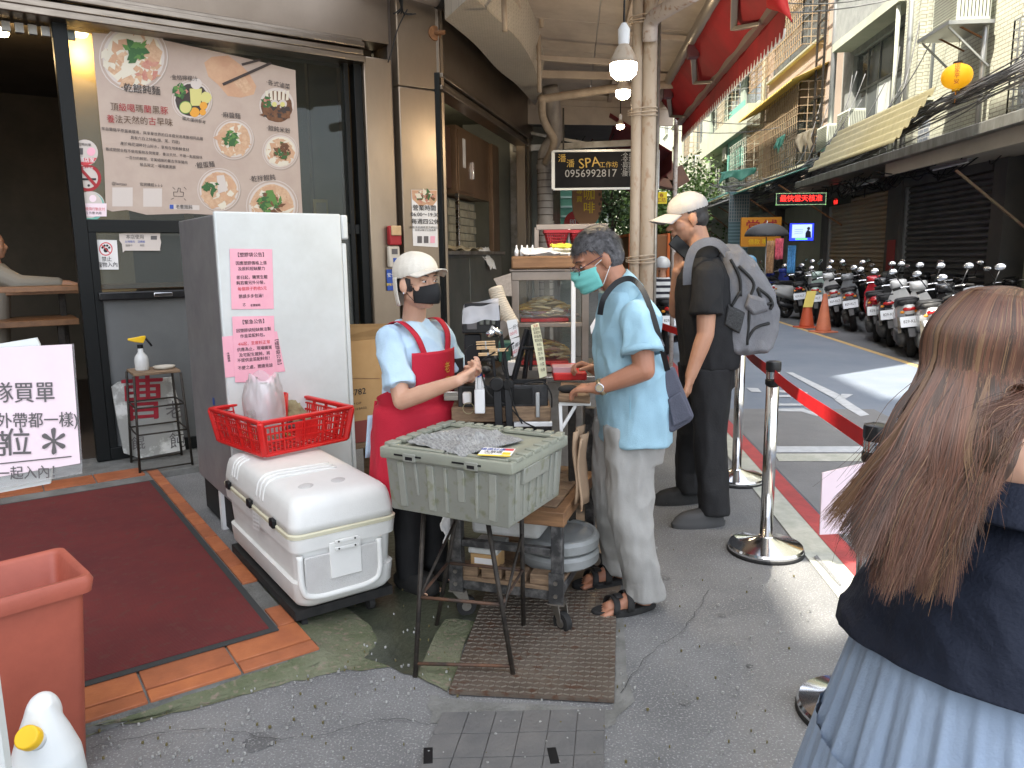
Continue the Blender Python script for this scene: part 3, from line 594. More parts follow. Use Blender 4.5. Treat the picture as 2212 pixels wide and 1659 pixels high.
# =============== ACROSS THE LANE ===============
TF=7.2
def sz(u,v,t=TF): p=st(ST(u,v,t)); return p[0],p[2]
M('stucco',(.4,.42,.32),(.5,.5,.4),rough=.85,scale=1.2,bump=.3,bscale=40); M('stucco_green',(.3,.36,.29),(.4,.45,.38),rough=.85,scale=.8,bump=.3,bscale=30); M('stucco_pink',(.5,.4,.33),(.42,.33,.27),rough=.85,scale=.8); M('grit',(.24,.25,.24),(.32,.33,.31),rough=.9,scale=4,bump=.5,bscale=60)
M('tilewhite',(.55,.52,.45),rough=.4); M('tilegrey',(.2,.22,.26),rough=.4)
def tiled(m,w,h,c1,c2,mo):
    n=MC[m].node_tree; br=n.nodes.new('ShaderNodeTexBrick'); tc=n.nodes.new('ShaderNodeTexCoord'); sp=n.nodes.new('ShaderNodeSeparateXYZ'); cb=n.nodes.new('ShaderNodeCombineXYZ'); ad=n.nodes.new('ShaderNodeMath'); ad.operation='ADD'
    n.links.new(tc.outputs['Object'],sp.inputs[0]); n.links.new(sp.outputs[0],ad.inputs[0]); n.links.new(sp.outputs[1],ad.inputs[1]); n.links.new(ad.outputs[0],cb.inputs[0]); n.links.new(sp.outputs[2],cb.inputs[1]); n.links.new(cb.outputs[0],br.inputs[0])
    br.inputs['Scale'].default_value=1; br.inputs['Brick Width'].default_value=w; br.inputs['Row Height'].default_value=h; br.inputs['Mortar Size'].default_value=.008; br.inputs['Color1'].default_value=(*c1,1); br.inputs['Color2'].default_value=(*c2,1); br.inputs['Mortar'].default_value=(*mo,1)
    n.links.new(br.outputs[0],n.nodes['Principled BSDF'].inputs['Base Color'])
    bp=n.nodes.new('ShaderNodeBump'); bp.inputs['Distance'].default_value=.006; bp.invert=True; n.links.new(br.outputs[1],bp.inputs['Height']); n.links.new(bp.outputs[0],n.nodes['Principled BSDF'].inputs['Normal'])
tiled('tilewhite',.22,.07,(.55,.55,.44),(.47,.48,.38),(.28,.26,.2)); tiled('tilegrey',.22,.09,(.2,.22,.26),(.15,.17,.2),(.5,.5,.48))
M('winglassfar',(.05,.06,.065),(.12,.13,.13),rough=.12,scale=.7,spec=.9); M('curtain',(.5,.52,.5),rough=.8); M('winframe',(.2,.21,.2),rough=.5,metal=.3); M('alu',(.45,.46,.46),rough=.4,metal=.7); M('acwhite',(.6,.62,.52),(.5,.52,.42),rough=.5,scale=3); M('greenpaint',(.16,.42,.34),rough=.6); M('cagebeige',(.42,.32,.2),(.3,.2,.12),rough=.7,scale=3)
def wb(b,s0,s1,z0,z1,t0,t1):  # box in street coordinates
    return b.hexa([S(s0,t0,z0),S(s0,t1,z0),S(s1,t1,z0),S(s1,t0,z0),S(s0,t0,z1),S(s0,t1,z1),S(s1,t1,z1),S(s1,t0,z1)])
def wp(name,s0,s1,z0,z1,t0,t1,mat,par,bev=0): return wb(B(),s0,s1,z0,z1,t0,t1).build(name,MC[mat],par,bevel=bev)
def wall_holes(s0,s1,z0,z1,holes,t0,t1,mat,par):
    """wall slab made round its window openings"""
    ss=sorted(set([s0,s1]+[h[0] for h in holes]+[h[1] for h in holes])); zz=sorted(set([z0,z1]+[h[2] for h in holes]+[h[3] for h in holes])); b=B()
    for a,c in zip(ss,ss[1:]):
        for d,e in zip(zz,zz[1:]):
            m,q=(a+c)/2,(d+e)/2
            if any(h[0]<m<h[1] and h[2]<q<h[3] for h in holes): continue
            wb(b,a,c,d,e,t0,t1)
    return b.build('wall',MC[mat],par)
def window(par,s0,s1,z0,z1,nx=2,nz=1,t=TF,frame='winframe',sill=True,curt=0):
    w=B(); f=.045
    for i in range(nx+1): x=s0+(s1-s0)*i/nx; wb(w,x-f/2,x+f/2,z0,z1,t+.1,t+.15)
    for i in range(nz+1): z=z0+(z1-z0)*(i/nz if nz<2 or i!=1 else .62); wb(w,s0,s1,z-f/2,z+f/2,t+.095,t+.155)
    o=w.build('window',MC[frame],par); wp('pane',s0,s1,z0,z1,t+.125,t+.13,'winglassfar',o)
    if curt: wp('curtain',s0+(s1-s0)*.4,s0+(s1-s0)*.62,z0,z0+(z1-z0)*.6,t+.11,t+.12,'curtain',o)
    if sill: wp('sill',s0-.1,s1+.1,z0-.08,z0-.003,t-.12,t+.14,'stucco',o)
    return o
def cage(par,s0,s1,z0,z1,d=.5,mat='iron',step=.12,t=TF):
    b=B(); r=.018
    n=max(2,int((s1-s0)/step)); m=max(2,int((z1-z0)/step))
    for i in range(n+1): x=s0+(s1-s0)*i/n; b.bar(S(x,t-d,z0),S(x,t-d,z1),r,r)
    for i in range(m+1):
        z=z0+(z1-z0)*i/m; b.bar(S(s0,t-d,z),S(s1,t-d,z),r,r)
        for x in (s0,s1): b.bar(S(x,t-d,z),S(x,t,z),r,r)
    k=max(2,int(d/step))
    for i in range(k+1):
        for x in (s0,s1): b.bar(S(x,t-d+d*i/k,z0),S(x,t-d+d*i/k,z1),r,r)
    return b.build('window_cage',MC[mat],par)
def acbox(label,s,z,t,w=.8,h=.6,d=.35,group='air conditioners on the opposite facade',grille=1):
    a=thing('air_conditioner',label,'air conditioner',S(s,t,z),group=group)
    wb(B(),s,s+w,z,z+h,t-d,t).build('casing',MC['acwhite'],a,bevel=.02)
    b=B()
    for i in range(9): b.bar(S(s-.005,t-d+.04+i*(d-.08)/8,z+.06),S(s-.005,t-d+.04+i*(d-.08)/8,z+h-.06),.008,.008)
    stuff(b.build('side_grille',MC['iron'],a))
    b=B()
    for i in range(12): b.bar(S(s+.05,t-d-.006,z+.06+i*(h-.12)/11),S(s+w-.05,t-d-.006,z+.06+i*(h-.12)/11),.01,.008)
    stuff(b.build('front_grille',MC['steel_dirty'],a))
    for x in (s+.1,s+w-.1): B().bar(S(x,t,z-.3),S(x,t-d,z-.02),.025,.025).build('bracket',MC['rust'],a)
    return a
# --- near building: white tiled piers
bA=thing('tiled_building','building with pale tiled piers and tall windows above the near canopy across the lane','building',S(11,TF,0))
sA1=sz(1956,300)[0]; holes=[]
def hole(u0,u1,v0,v1): 
    a,b_=sz(u0,(v0+v1)/2)[0],sz(u1,(v0+v1)/2)[0]; m=(u0+u1)/2; z1=sz(m,v0)[1]; z0=sz(m,v1)[1]; return (min(a,b_),max(a,b_),z0,z1)
hA=[hole(1999,2020,40,200),hole(2078,2150,-20,60),hole(2085,2200,180,300)]
h1=hA[0]; hA=[(h1[0]+.02,h1[1]-.02,4.55,7.5),(10.6,12.6,5.7,7.5),(10.4,13.0,3.6,4.9)]
wall_holes(4,sA1,3.3,14,hA,TF,TF+.3,'tilewhite',bA); wp('backing',4,sA1,0,14,TF+.3,12,'stucco',bA)
for h in hA: window(bA,*h,nx=2 if h is not hA[0] else 1,nz=2)
s0,s1=h1[0],h1[1]; wp('spandrel_tiles',s0-.02,s1+.02,3.3,4.5,TF-.03,TF,'tilegrey',bA); wp('spandrel_tiles',13.2,14.2,3.3,4.2,TF-.03,TF,'tilegrey',bA); wp('spandrel_tiles',9.8,12.2,3.25,4.3,TF-.03,TF,'tilegrey',bA)
for s in (s1+.05,13.35): wp('pier',s,s+.75,3.3,14,TF-.12,TF,'tilewhite',bA)
for i in range(4):     # security mesh
    pass
cage(bA,10.2,13.1,3.4,5.0,.35,'alu',.14)
# --- middle building
sB1=sz(1792,300)[0]
bB=thing('stucco_building','grey stucco building with a deep window bay and sloping ledges across the lane','building',S(18,TF,0))
hB=[hole(1820,1948,95,270)]; s0,s1,z0,z1=hB[0]; hB=[(s0,s1,4.1,6.6)]
wall_holes(sA1,sB1,3.3,14,hB,TF+.25,TF+.5,'grit',bB); wp('backing',sA1,sB1,0,14,TF+.5,12,'stucco',bB)
wd_=window(bB,s0,s1,4.1,6.6,nx=5,nz=2,t=TF+.25,curt=1)
wp('ledge',s0-.2,s1+.2,6.75,6.95,TF-.25,TF+.25,'stucco',bB); wp('balcony_wall',s0-.2,s1+.2,6.95,8.2,TF-.2,TF+.25,'grit',bB); wp('ledge',s0-.2,s1+.2,8.2,8.4,TF-.3,TF+.25,'stucco',bB)
window(bB,s0,s1,8.5,10.5,nx=4,nz=1,t=TF+.25,sill=False); wp('side_fin',sA1,sA1+.15,3.3,12,TF-.1,TF+.25,'stucco',bB)
# --- ladder like rack
ld_=thing('wall_ladder','black iron ladder rack fixed up the opposite facade','ladder',S(sB1,TF,3.4))
B().bar(S(sB1-.1,TF-.3,3.6),S(sB1-.1,TF-.3,12),.05,.05).build('rail',MC['iron'],ld_); B().bar(S(sB1+.55,TF-.3,3.6),S(sB1+.55,TF-.3,12),.05,.05).build('rail',MC['iron'],ld_)
for i in range(17): B().bar(S(sB1-.1,TF-.3,3.8+i*.5),S(sB1+.55,TF-.3,3.8+i*.5),.03,.05).build('rung',MC['iron'],ld_)
# --- caged buildings further on
sC1=sz(1650,300)[0]; sD1=sz(1530,330)[0]
bC=thing('caged_building','cream building with window cages and a yellow ribbed awning across the lane','building',S(24,TF,0))
hC=[(sB1+.9,sC1-.6,4.2,6.0),(sB1+.9,sC1-.6,7.6,9.4),(sB1+.9,sC1-.6,10.6,12.4)]
wall_holes(sB1,sC1,3.2,16,hC,TF,TF+.3,'stucco_pink',bC); wp('backing',sB1,sC1,0,16,TF+.3,12,'stucco',bC)
for h in hC: window(bC,*h,nx=3,nz=2); cage(bC,h[0]-.3,h[1]+.3,h[2]-.3,h[3]+.3,.7,'cagebeige',.2)
# yellow ribbed awning
def ribbed(name,label,cat,s0,s1,tA,zA,tB,zB,mat,pitch=.18,amp=.03,across=False):
    t=thing(name,label,cat,S((s0+s1)/2,tA,zA)); n=int((s1-s0)/pitch*8)
    def f(i,j):
        if across: k=j*(math.hypot(tB-tA,zB-zA)); ph=math.sin(2*PI*k/pitch)*amp
        else: ph=math.sin(2*PI*(s0+(s1-s0)*i)/pitch)*amp
        return S(s0+(s1-s0)*i,tA+(tB-tA)*j,zA+(zB-zA)*j+ph)
    if across: B().grid(f,2,int(math.hypot(tB-tA,zB-zA)/pitch*8)).build('sheet',MC[mat],t,smooth=True,solid=.006)
    else: B().grid(f,n,2).build('sheet',MC[mat],t,smooth=True,solid=.006)
    return t
M('yellowsheet',(.72,.5,.1),(.6,.42,.12),rough=.5,scale=2); M('creamsheet',(.66,.57,.3),(.54,.46,.24),rough=.55,scale=1.5,stretch=(1,4,1)); M('greensheet',(.1,.32,.24),(.07,.22,.17),rough=.5,scale=2)
ribbed('rib_awning','small yellow ribbed awning over the caged window','awning',sB1+.4,sC1-.2,TF-1.0,6.3,TF,6.75,'yellowsheet')
bD=thing('green_building','pale green building with balconies further down the lane','building',S(30,TF,0))
hD=[]; 
for z in (4.0,7.2,10.4,13.4): 
    for k in range(3): a=sC1+.6+k*(sD1-sC1-.4)/3; hD.append((a,a+(sD1-sC1-.4)/3-.8,z,z+1.7))
wall_holes(sC1,sD1,3,18,hD,TF,TF+.3,'stucco_green',bD); wp('backing',sC1,sD1,0,18,TF+.3,12,'stucco',bD)
for i,h in enumerate(hD): 
    window(bD,*h,nx=2,nz=1); 
    if i%2==0: cage(bD,h[0]-.2,h[1]+.2,h[2]-.2,h[3]+.2,.5,'acwhite',.3)
for z in (3.5,6.7,9.9): wp('balcony',sC1+.2,sD1-1,z-.45,z+.35,TF-.6,TF-.003,'stucco',bD); 
wp('green_shade',sC1+2,sC1+5.0,5.0,7.5,TF-.35,TF-.3,'greenpaint',bD)
bE=thing('far_building','row of pale apartment blocks at the far end of the lane','building',S(60,TF,0))
hE=[(sD1+2+k*5.2,sD1+4.6+k*5.2,z,z+1.8) for k in range(9) for z in (4,7.2,10.4,13.6)]
wall_holes(sD1,95,3,20,hE,TF,TF+.3,'stucco',bE); wp('backing',sD1,95,0,20,TF+.3,12,'stucco_pink',bE)
for h in hE: window(bE,*h,nx=2,nz=1)
for k in range(9): wp('balcony',sD1+1.6+k*5.2,sD1+5+k*5.2,3.2,4.1,TF-.7,TF-.003,'stucco_green' if k%2 else 'stucco',bE)
wend=thing('end_building','pale building closing the view at the far end of the lane','building',S(96,0,0))
wb(B(),96,100,0,20,-6,TF+5).build('wall',MC['stucco'],wend)
for i in range(7):
    for k in range(5): o=wb(B(),95.9,96,2+k*3.3,3.8+k*3.3,-5+i*2.2,-3.7+i*2.2).build('window',MC['winglassfar'],wend)
# --- air conditioners
acbox('big white window air conditioner high on the near tiled pier',sz(2150,120)[0],5.35,TF-.12,.95,.65,.55)
a=acbox('farther cream air conditioner under the deep window bay',s0+3.6,4.25,TF,.9,.62,.4)
acbox('nearer cream air conditioner under the deep window bay',s0+2.0,4.35,TF,.9,.62,.4)
acbox('small air conditioner on the green building down the lane',sC1+1.6,5.9,TF,.8,.6,.35)
acbox('lowest air conditioner beside the window cage of the cream building',sC1-1.2,3.35,TF,.8,.6,.35)
# extra relief: pipes, brackets, wire mesh and small boxes on the facade
for i,(s,t_,z0,z1) in enumerate(((sA1-.25,.06,3.3,9),(sA1+.4,.05,3.3,8),(sB1-.5,.08,3.3,12),(sC1-.3,.08,3.2,14),(14.35,.05,3.3,7))):
    pd=thing('facade_pipe',['thin pipe at the left edge of the tiled piers','pale pipe beside the deep window bay','thick pipe beside the wall ladder','pipe between the caged and green buildings','thin pipe by the near tiled pier'][i],'pipe',S(s,TF-.1,z0)); B().tube([S(s,TF-.16,z0),S(s,TF-.16,(z0+z1)/2),S(s+.05,TF-.16,z1)],t_,8).build('pipe',MC['acwhite' if i%2 else 'zincp' if 0 else 'alu'],pd,smooth=True)
am=thing('ac_shelf','iron shelf and wire mesh under the big air conditioner','shelf',S(12,6.5,5.2)); sx=sz(2150,120)[0]
B().hexa([S(sx-.1,6.35,5.27),S(sx-.1,7.1,5.27),S(sx+1.1,7.1,5.27),S(sx+1.1,6.35,5.27),S(sx-.1,6.35,5.33),S(sx-.1,7.1,5.33),S(sx+1.1,7.1,5.33),S(sx+1.1,6.35,5.33)]).build('shelf',MC['alu'],am); B().bar(S(sx,6.4,5.25),S(sx,7.1,4.6),.03,.03).build('strut',MC['alu'],am); B().bar(S(sx+1,6.4,5.25),S(sx+1,7.1,4.6),.03,.03).build('strut',MC['alu'],am)
cage(bB,sA1+.6,sB1-1.8,3.5,4.1,.45,'alu',.12); cage(bC,sB1+1.0,sC1-.8,9.8,12.8,.6,'steel_dirty',.25)
for i in range(5): wp('ledge',sC1+.2,sD1-.5,3.1+i*3.2,3.25+i*3.2,TF-.35,TF-.003,'stucco_pink',bD)
for k in range(7):
    s_=sC1+1.0+k*2.1; acbox('%s of the small air conditioners along the upper green building'%['first','second','third','fourth','fifth','sixth','seventh'][k],s_,[6.0,9.1,5.6,8.6,5.2,9.3,6.3][k],TF-(.003 if k%2 else .05),.75,.55,.35)
for k in range(6): cage(bD if k<3 else bE,sC1+1.4+k*3.4,sC1+3.4+k*3.4,[3.9,7.1,10.3][k%3],[5.7,8.9,12.1][k%3],.55,['steel_dirty','cagebeige','acwhite'][k%3],.28)
# --- canopy edges
M('zinc',(.3,.3,.27),(.16,.15,.13),rough=.5,metal=.5,scale=5,stretch=(1,1,.3),bump=.2,bscale=30); M('canopy',(.46,.41,.34),(.38,.34,.28),rough=.7,scale=1.2)
cp=thing('near_canopy','long grey gutter edged canopy over the shutters across the lane','canopy',S(12,5.7,3.2))
sg=20.2
wp('gutter',4,sg,3.08,3.24,5.62,5.72,'zinc',cp,.01)
B().hexa([S(4,5.72,3.1),S(4,7.2,3.0),S(14.9,7.2,3.0),S(14.9,5.72,3.1),S(4,5.72,3.2),S(4,7.2,3.25),S(14.9,7.2,3.25),S(14.9,5.72,3.2)]).build('soffit',MC['canopy'],cp)
wp('front_board',4,14.9,2.86,3.075,5.75,5.8,'canopy',cp)
B().hexa([S(14.9,5.72,3.12),S(14.9,7.2,3.2),S(sg,7.2,3.2),S(sg,5.72,3.12),S(14.9,5.72,3.15),S(14.9,7.2,3.26),S(sg,7.2,3.26),S(sg,5.72,3.15)]).build('roof_sheet',MC['steel_dirty'],cp)
ribbed('corrugated_roof','cream corrugated lean-to roof sheet above the grey gutter','roof sheet',14.6,19.6,5.75,3.42,6.4,4.32,'creamsheet',.215,.045,across=True)
st_=thing('canopy_strut','rusty diagonal strut propping the near canopy across the lane','strut',S(9,7,1.5))
p,q=ST(2065,368,5.85),ST(2212,490,6.9); B().bar(p,p+(q-p)*1.25,.045,.03).build('bar',M('struty',(.3,.26,.16),(.25,.13,.09),rough=.7,scale=4),st_)
# --- under canopy: wall, shutters, posts
M('shutterdark',(.15,.15,.153),(.1,.1,.102),rough=.5,metal=.3,scale=2); M('shutterbrown',(.36,.33,.28),(.5,.34,.2),rough=.5,metal=.3,scale=.7); M('darkwall',(.08,.08,.08),(.13,.12,.11),rough=.8,scale=1)
gw=thing('ground_floor','dark ground floor wall with posts between the closed shutters across the lane','wall',S(14,TF,0))
def shutter(s0,s1,z1,mat,label,bx=True):
    t=thing('roller_shutter',label,'shutter',S((s0+s1)/2,TF,0),group='closed roller shutters across the lane'); n=int(z1/.11)
    def f(i,j): 
        k=j*n*2; z=k/2*(z1/n); return S(s0+(s1-s0)*i,TF+.07-.05*(1 if int(round(j*n*3))%3 else 0),z)
    B().grid(f,1,n*3).build('slats',MC[mat],t); 
    for s in (s0,s1): wp('guide_rail',s-.04,s+.04,0,z1,TF-.02,TF+.1,'alu',t)
    if bx: wp('shutter_box',s0,s1,z1,z1+.22,TF-.08,TF+.1,'darkwall',t)
    return t
shutter(18.2,22.3,2.9,'shutterbrown','brownish ribbed roller shutter right of the glowing red sign')
shutter(13.9,17.4,2.85,'shutterdark','wide black roller shutter behind the row of scooters')
shutter(6.0,11.6,2.8,'shutterdark','nearest black roller shutter partly behind the woman')
for a,b_ in ((17.45,18.15),(11.7,12.1),(13.4,13.8),(22.4,22.7)): wp('post',a,b_,0,3.0,TF-.1,TF+.3,'darkwall',gw)
wp('wall',4,30,3.0,3.3,TF,TF+.2,'darkwall',gw); wp('recess',12.1,13.4,0,3.0,TF+.5,TF+.6,'black_matte',gw)
wp('recess',22.7,28,0,3.0,TF+2.5,TF+2.6,'black_matte',gw); wp('side_wall',28,28.2,0,3.0,TF,TF+2.5,'darkwall',gw)
bn=thing('faded_poster','faded red and blue poster strip on the post between the shutters','poster',S(17.8,TF-.12,1)); wp('sheet',17.55,17.95,.75,1.75,TF-.12,TF-.105,M('redposter',(.35,.04,.04),rough=.6).name,bn)
for i in range(5): B().cyl(S(12.2+.05*i,TF-.14-.04*(i%2),0),S(12.2+.05*i,TF-.14-.04*(i%2),3),.02,n=8).build('conduit',MC['darkwall'],gw,smooth=True)
# fluorescent fitting and cables under the canopy
for i,(s,t) in enumerate(((16.5,6.2),(13.2,6.4))):
    f_=thing('tube_fitting',['unlit tube light fitting under the far half of the canopy','unlit tube light fitting under the near half of the canopy'][i],'lamp',S(s,t,2.95)); B().bar(S(s,t,2.95),S(s+1.3,t,2.95),.08,.04).build('housing',MC['alu'],f_); B().cyl(S(s+.05,t,2.91),S(s+1.25,t,2.91),.015,n=8).build('tube',MC['white'],f_)
rg=random.Random(11); b=B()
for i in range(60):
    s=rg.uniform(13,20); t=rg.uniform(5.8,7); p=S(s,t,3.05); q=S(s+rg.uniform(.3,1.8),t+rg.uniform(-.3,.3),3.0); m=(p+q)/2-UP*rg.uniform(.05,.25)+SD*rg.uniform(-.2,.2); b.tube(smooth_pts([p,m,q],5),.012,5)
o=stuff(b.build('canopy_cables',MC['rubber'],None,smooth=True)); tag(o,'tangle of black cables under the canopy across the lane','cables')
# --- LED sign
p0=D(1675,444,15.5); led=thing('led_sign','black lit sign with red Chinese letters and a dotted border','sign',p0)
w=D(1785,444,15.5).x-p0.x; h=.245
B().box(p0+V((w/2,.06,h/2)),(w,.1,h)).build('case',MC['black'],led,bevel=.005)
M('ink_led',(1,.02,.015),emit=1.1); M('led_dots',(.5,.8,.4),emit=.3)
pr=Pr(p0+V((0,.005,0)),(1,0,0),(0,0,1),w,h); pr.text('最快當天核准',.5,.52,.135,'ink_led',.015,lv=.004,sx=1.05)
for i in range(40):
    for y in (.05,.95): pr.disc((i+.5)/40,y,.006,'led_dots',.003,6)
for i in range(9):
    for x in (.015,.985): pr.disc(x,.05+.9*i/9,.006,'led_dots',.003,6)
pr.done(led,'dot')
l2=thing('led_strip','small dark sign with red letters above the brownish shutter','sign',S(21,7,2.9)); p0=S(22.2,7.05,2.72); pr=Pr(p0,-SD,UP,1.9,.2); pr.rect(0,0,1,1,'black'); pr.text('核准',.4,.5,.15,'ink_led',.01); pr.done(l2,'board')
# --- TV shop
p=D(1705,520,17); tv=thing('television','wall television showing a person against a pale chart in a blue frame','television',p); w=D(1757,520,17).x-p.x; h=.37
B().box(p+V((w/2,.04,h/2)),(w+.03,.06,h+.03)).build('case',MC['black'],tv)
M('tvblue',(.02,.04,.8),emit=.35); M('tvpale',(.35,.45,.65),emit=.3); M('tvdark',(.02,.02,.05),rough=.3); M('tvgreen',(.1,.35,.05),emit=.5)
pr=Pr(p+V((0,.008,0)),(1,0,0),(0,0,1),w,h); pr.rect(0,0,1,1,'tvblue',.0005); pr.rect(.1,.16,.92,.94,'tvpale',.002); pr.rect(.25,.04,.75,.14,'tvgreen',.003); pr.poly([(.66,.16),(.9,.16),(.88,.5),(.8,.6),(.72,.6),(.66,.45)],'tvdark',.004); pr.disc(.78,.7,.035,'tvdark',.004,14)
for i in range(3): pr.line(.2,.4+.12*i,.55,.45+.1*i,.006,'tvblue',.004)
pr.done(tv,'screen')
# shop sign + goods
p=D(1600,533,21); sg_=thing('shop_sign','orange shop sign with large dark red Chinese letters behind the umbrella','sign',p); w=D(1686,533,21).x-p.x; h=.78
B().box(p+V((w/2,.05,h/2)),(w,.08,h)).build('board',M('orangeboard',(.6,.24,.02),rough=.5),sg_); pr=Pr(p,(1,0,0),(0,0,1),w,h); pr.text('當',.28,.62,.42,'ink_red',.02); pr.text('鋪',.7,.62,.42,'ink_red',.02); pr.text('借款 專線',.5,.15,.16,'ink_yellow',.01); pr.done(sg_)
bs=thing('blue_shutter','blue green roller shutter with a lattice top further along the lane','shutter',D(1590,600,24)); p=D(1570,640,24); w=D(1612,640,24).x-p.x
B().box(p+V((w/2,.1,1.6)),(w,.05,3.2)).build('sheet',M('teal',(.12,.2,.22),rough=.5),bs); b=B()
for i in range(22): b.box(p+V((w/2,.06,.1+i*.1)),(w,.04,.03))
stuff(b.build('slats',M('teal2',(.25,.36,.38),rough=.5),bs)); b=B()
for i in range(9): b.box(p+V((w*i/8,.06,2.7)),(.02,.02,.8)); b.box(p+V((w/2,.06,2.3+i*.1)),(w,.02,.02))
stuff(b.build('lattice',MC['alu'],bs))
# umbrella on a stand
p=D(1656,510,16.5); um=thing('umbrella','dark grey open umbrella shading goods in front of the orange sign','umbrella',(p.x,p.y,0)); r=.46; n=8
b=B(); rings=[]
for k in range(9):
    a=k/8; rr=r*math.sin(a*PI/2*.98)*1.0; zz=.27*math.cos(a*PI/2)
    rings.append([V((p.x+rr*(1-(.06 if j%4==2 else 0)*a)*math.cos(2*PI*j/32),p.y+rr*math.sin(2*PI*j/32),p.z+zz)) for j in range(32)])
b.loft(rings,cap=False).build('canopy',M('umbgrey',(.07,.07,.075),rough=.6),um,smooth=True,solid=.003); B().cyl((p.x,p.y,0),(p.x,p.y,p.z+.32),.012,n=8).build('pole',MC['alu'],um,smooth=True)
b=B()
for j in range(8): a=2*PI*j/8; b.bar((p.x,p.y,p.z+.24),(p.x+r*math.cos(a),p.y+r*math.sin(a),p.z+.01),.006,.006)
stuff(b.build('ribs',MC['alu'],um))
for i,(u,v0,v1,c,l) in enumerate(((1685,515,560,(.5,.08,.12),'pink and red striped goods hanging under the umbrella'),(1712,530,590,(.05,.2,.4),'bright blue cloth hanging beside the goods'),(1665,520,590,(.35,.2,.1),'brown bag hanging on the goods rack'))):
    y=17.2; a=D(u,v0,y); c_=D(u,v1,y); t=thing('hanging_goods',l,'goods',a); mm='goods%d'%i; M(mm,c,tuple(min(1,x*1.8+.05) for x in c),rough=.8,scale=20)
    B().grid(lambda x,z:V((a.x-.09+.18*x,a.y+.03*math.sin(x*14),c_.z+(a.z-c_.z)*z)),10,6).build('cloth',MC[mm],t,smooth=True,solid=.02)
# --- tarps, cloths, far awnings down the lane
rg=random.Random(4)
for i in range(7):
    s=sg+.8+i*4.2; z=3.3+rg.uniform(-.1,.25); m=['greensheet','creamsheet','zinc','greensheet','canopy','creamsheet','zinc'][i]
    ribbed('lane_awning',['green sheet awning just past the grey gutter','cream sheet awning second past the grey gutter','grey sheet awning third past the gutter','green sheet awning fourth past the gutter','tan awning fifth past the gutter','cream awning sixth past the gutter','last grey awning at the far end of the row'][i],'awning',s,s+3.8,5.2+rg.uniform(-.3,.4),z,7.2,z+.75,m,.22,.02)
    B_=B(); B_.bar(S(s+.3,7.2,2.2),S(s+.3,5.5,z),.04,.04)
    o=thing('awning_bracket','rusty bracket under the %s lane awning past the grey gutter'%['first','second','third','fourth','fifth','sixth','last'][i],'bracket',S(s,7.2,2.2),group='rusty awning brackets down the lane'); B_.build('bar',MC['rust'],o)
for i,(u,v,y,w,h,m,l) in enumerate(((1556,372,21,.95,.32,'greensheet','torn green tarp hanging above the capped man'),(1676,300,19,.2,.42,'greensheet','narrow green tarp end hanging from the gutter end'),(1722,290,16,.3,.45,'cream_cloth','pale rag hanging at the gutter end'))):
    a=D(u,v,y); t=thing('tarp_scrap',l,'tarp',a); B().grid(lambda x,z:a+V((w*x+.03*math.sin(z*5+i),.04*math.sin(x*14+i),-h*z*(1-.45*abs(math.sin(x*5+i)))+.12*x)),14,8).build('cloth',MC[m],t,smooth=True,solid=.01)
# --- overhead cables (one bundle, nobody could count them)
b=B(); rg=random.Random(9)
def cable(p,q,sag,r=.012,n=12): b.tube([V(p).lerp(V(q),k/n)-UP*sag*4*(k/n)*(1-k/n) for k in range(n+1)],r,5)
for i in range(34):
    a=S(6+rg.uniform(-1,1),5.9+rg.uniform(-.15,.15),4.35+rg.uniform(-.1,.25)); c=S(14.5+rg.uniform(-1,1),6.6+rg.uniform(-.2,.2),4.05+rg.uniform(-.12,.15)); d=S(21,6.4+rg.uniform(-.3,.3),3.75+rg.uniform(-.2,.2)); cable(a,c,rg.uniform(.05,.3),.011); cable(c,d,rg.uniform(.05,.3),.011)
    cable(d,S(34,6.3+rg.uniform(-.5,.5),4+rg.uniform(-.5,.5)),rg.uniform(.05,.6),.014)
for i in range(30):
    s=rg.uniform(9,26); cable(S(s,TF-.1,rg.uniform(4,6.5)),S(s+rg.uniform(-2,2),6.3,rg.uniform(3.6,4.2)),rg.uniform(0,.5),.012)
for i in range(5):
    s=rg.uniform(14,30); cable(S(s,1.5,6.5+i*.4),S(s+rg.uniform(-4,4),TF,5.5+i*.6),.5,.014)
tag(stuff(b.build('overhead_cables',M('cable',(.06,.06,.065),(.25,.25,.25),rough=.6,scale=2),None,smooth=True)),'tangled bundle of overhead cables along the opposite facade','cables')
b=B()
for i in range(26):
    c=S(10.3+rg.uniform(-.5,1.0),6.3,4.7+rg.uniform(-.35,.45)); r=rg.uniform(.15,.4); ax=V((rg.uniform(-1,1),rg.uniform(-1,1),rg.uniform(-1,1))).normalized(); x=ax.orthogonal().normalized(); y=ax.cross(x); b.tube([c+(x*math.cos(2*PI*k/14)+y*math.sin(2*PI*k/14)*.7)*r for k in range(15)],.014,5)
tag(stuff(b.build('cable_coils',MC['cable'],None,smooth=True)),'knot of coiled black cables on the near facade across the lane','cables')
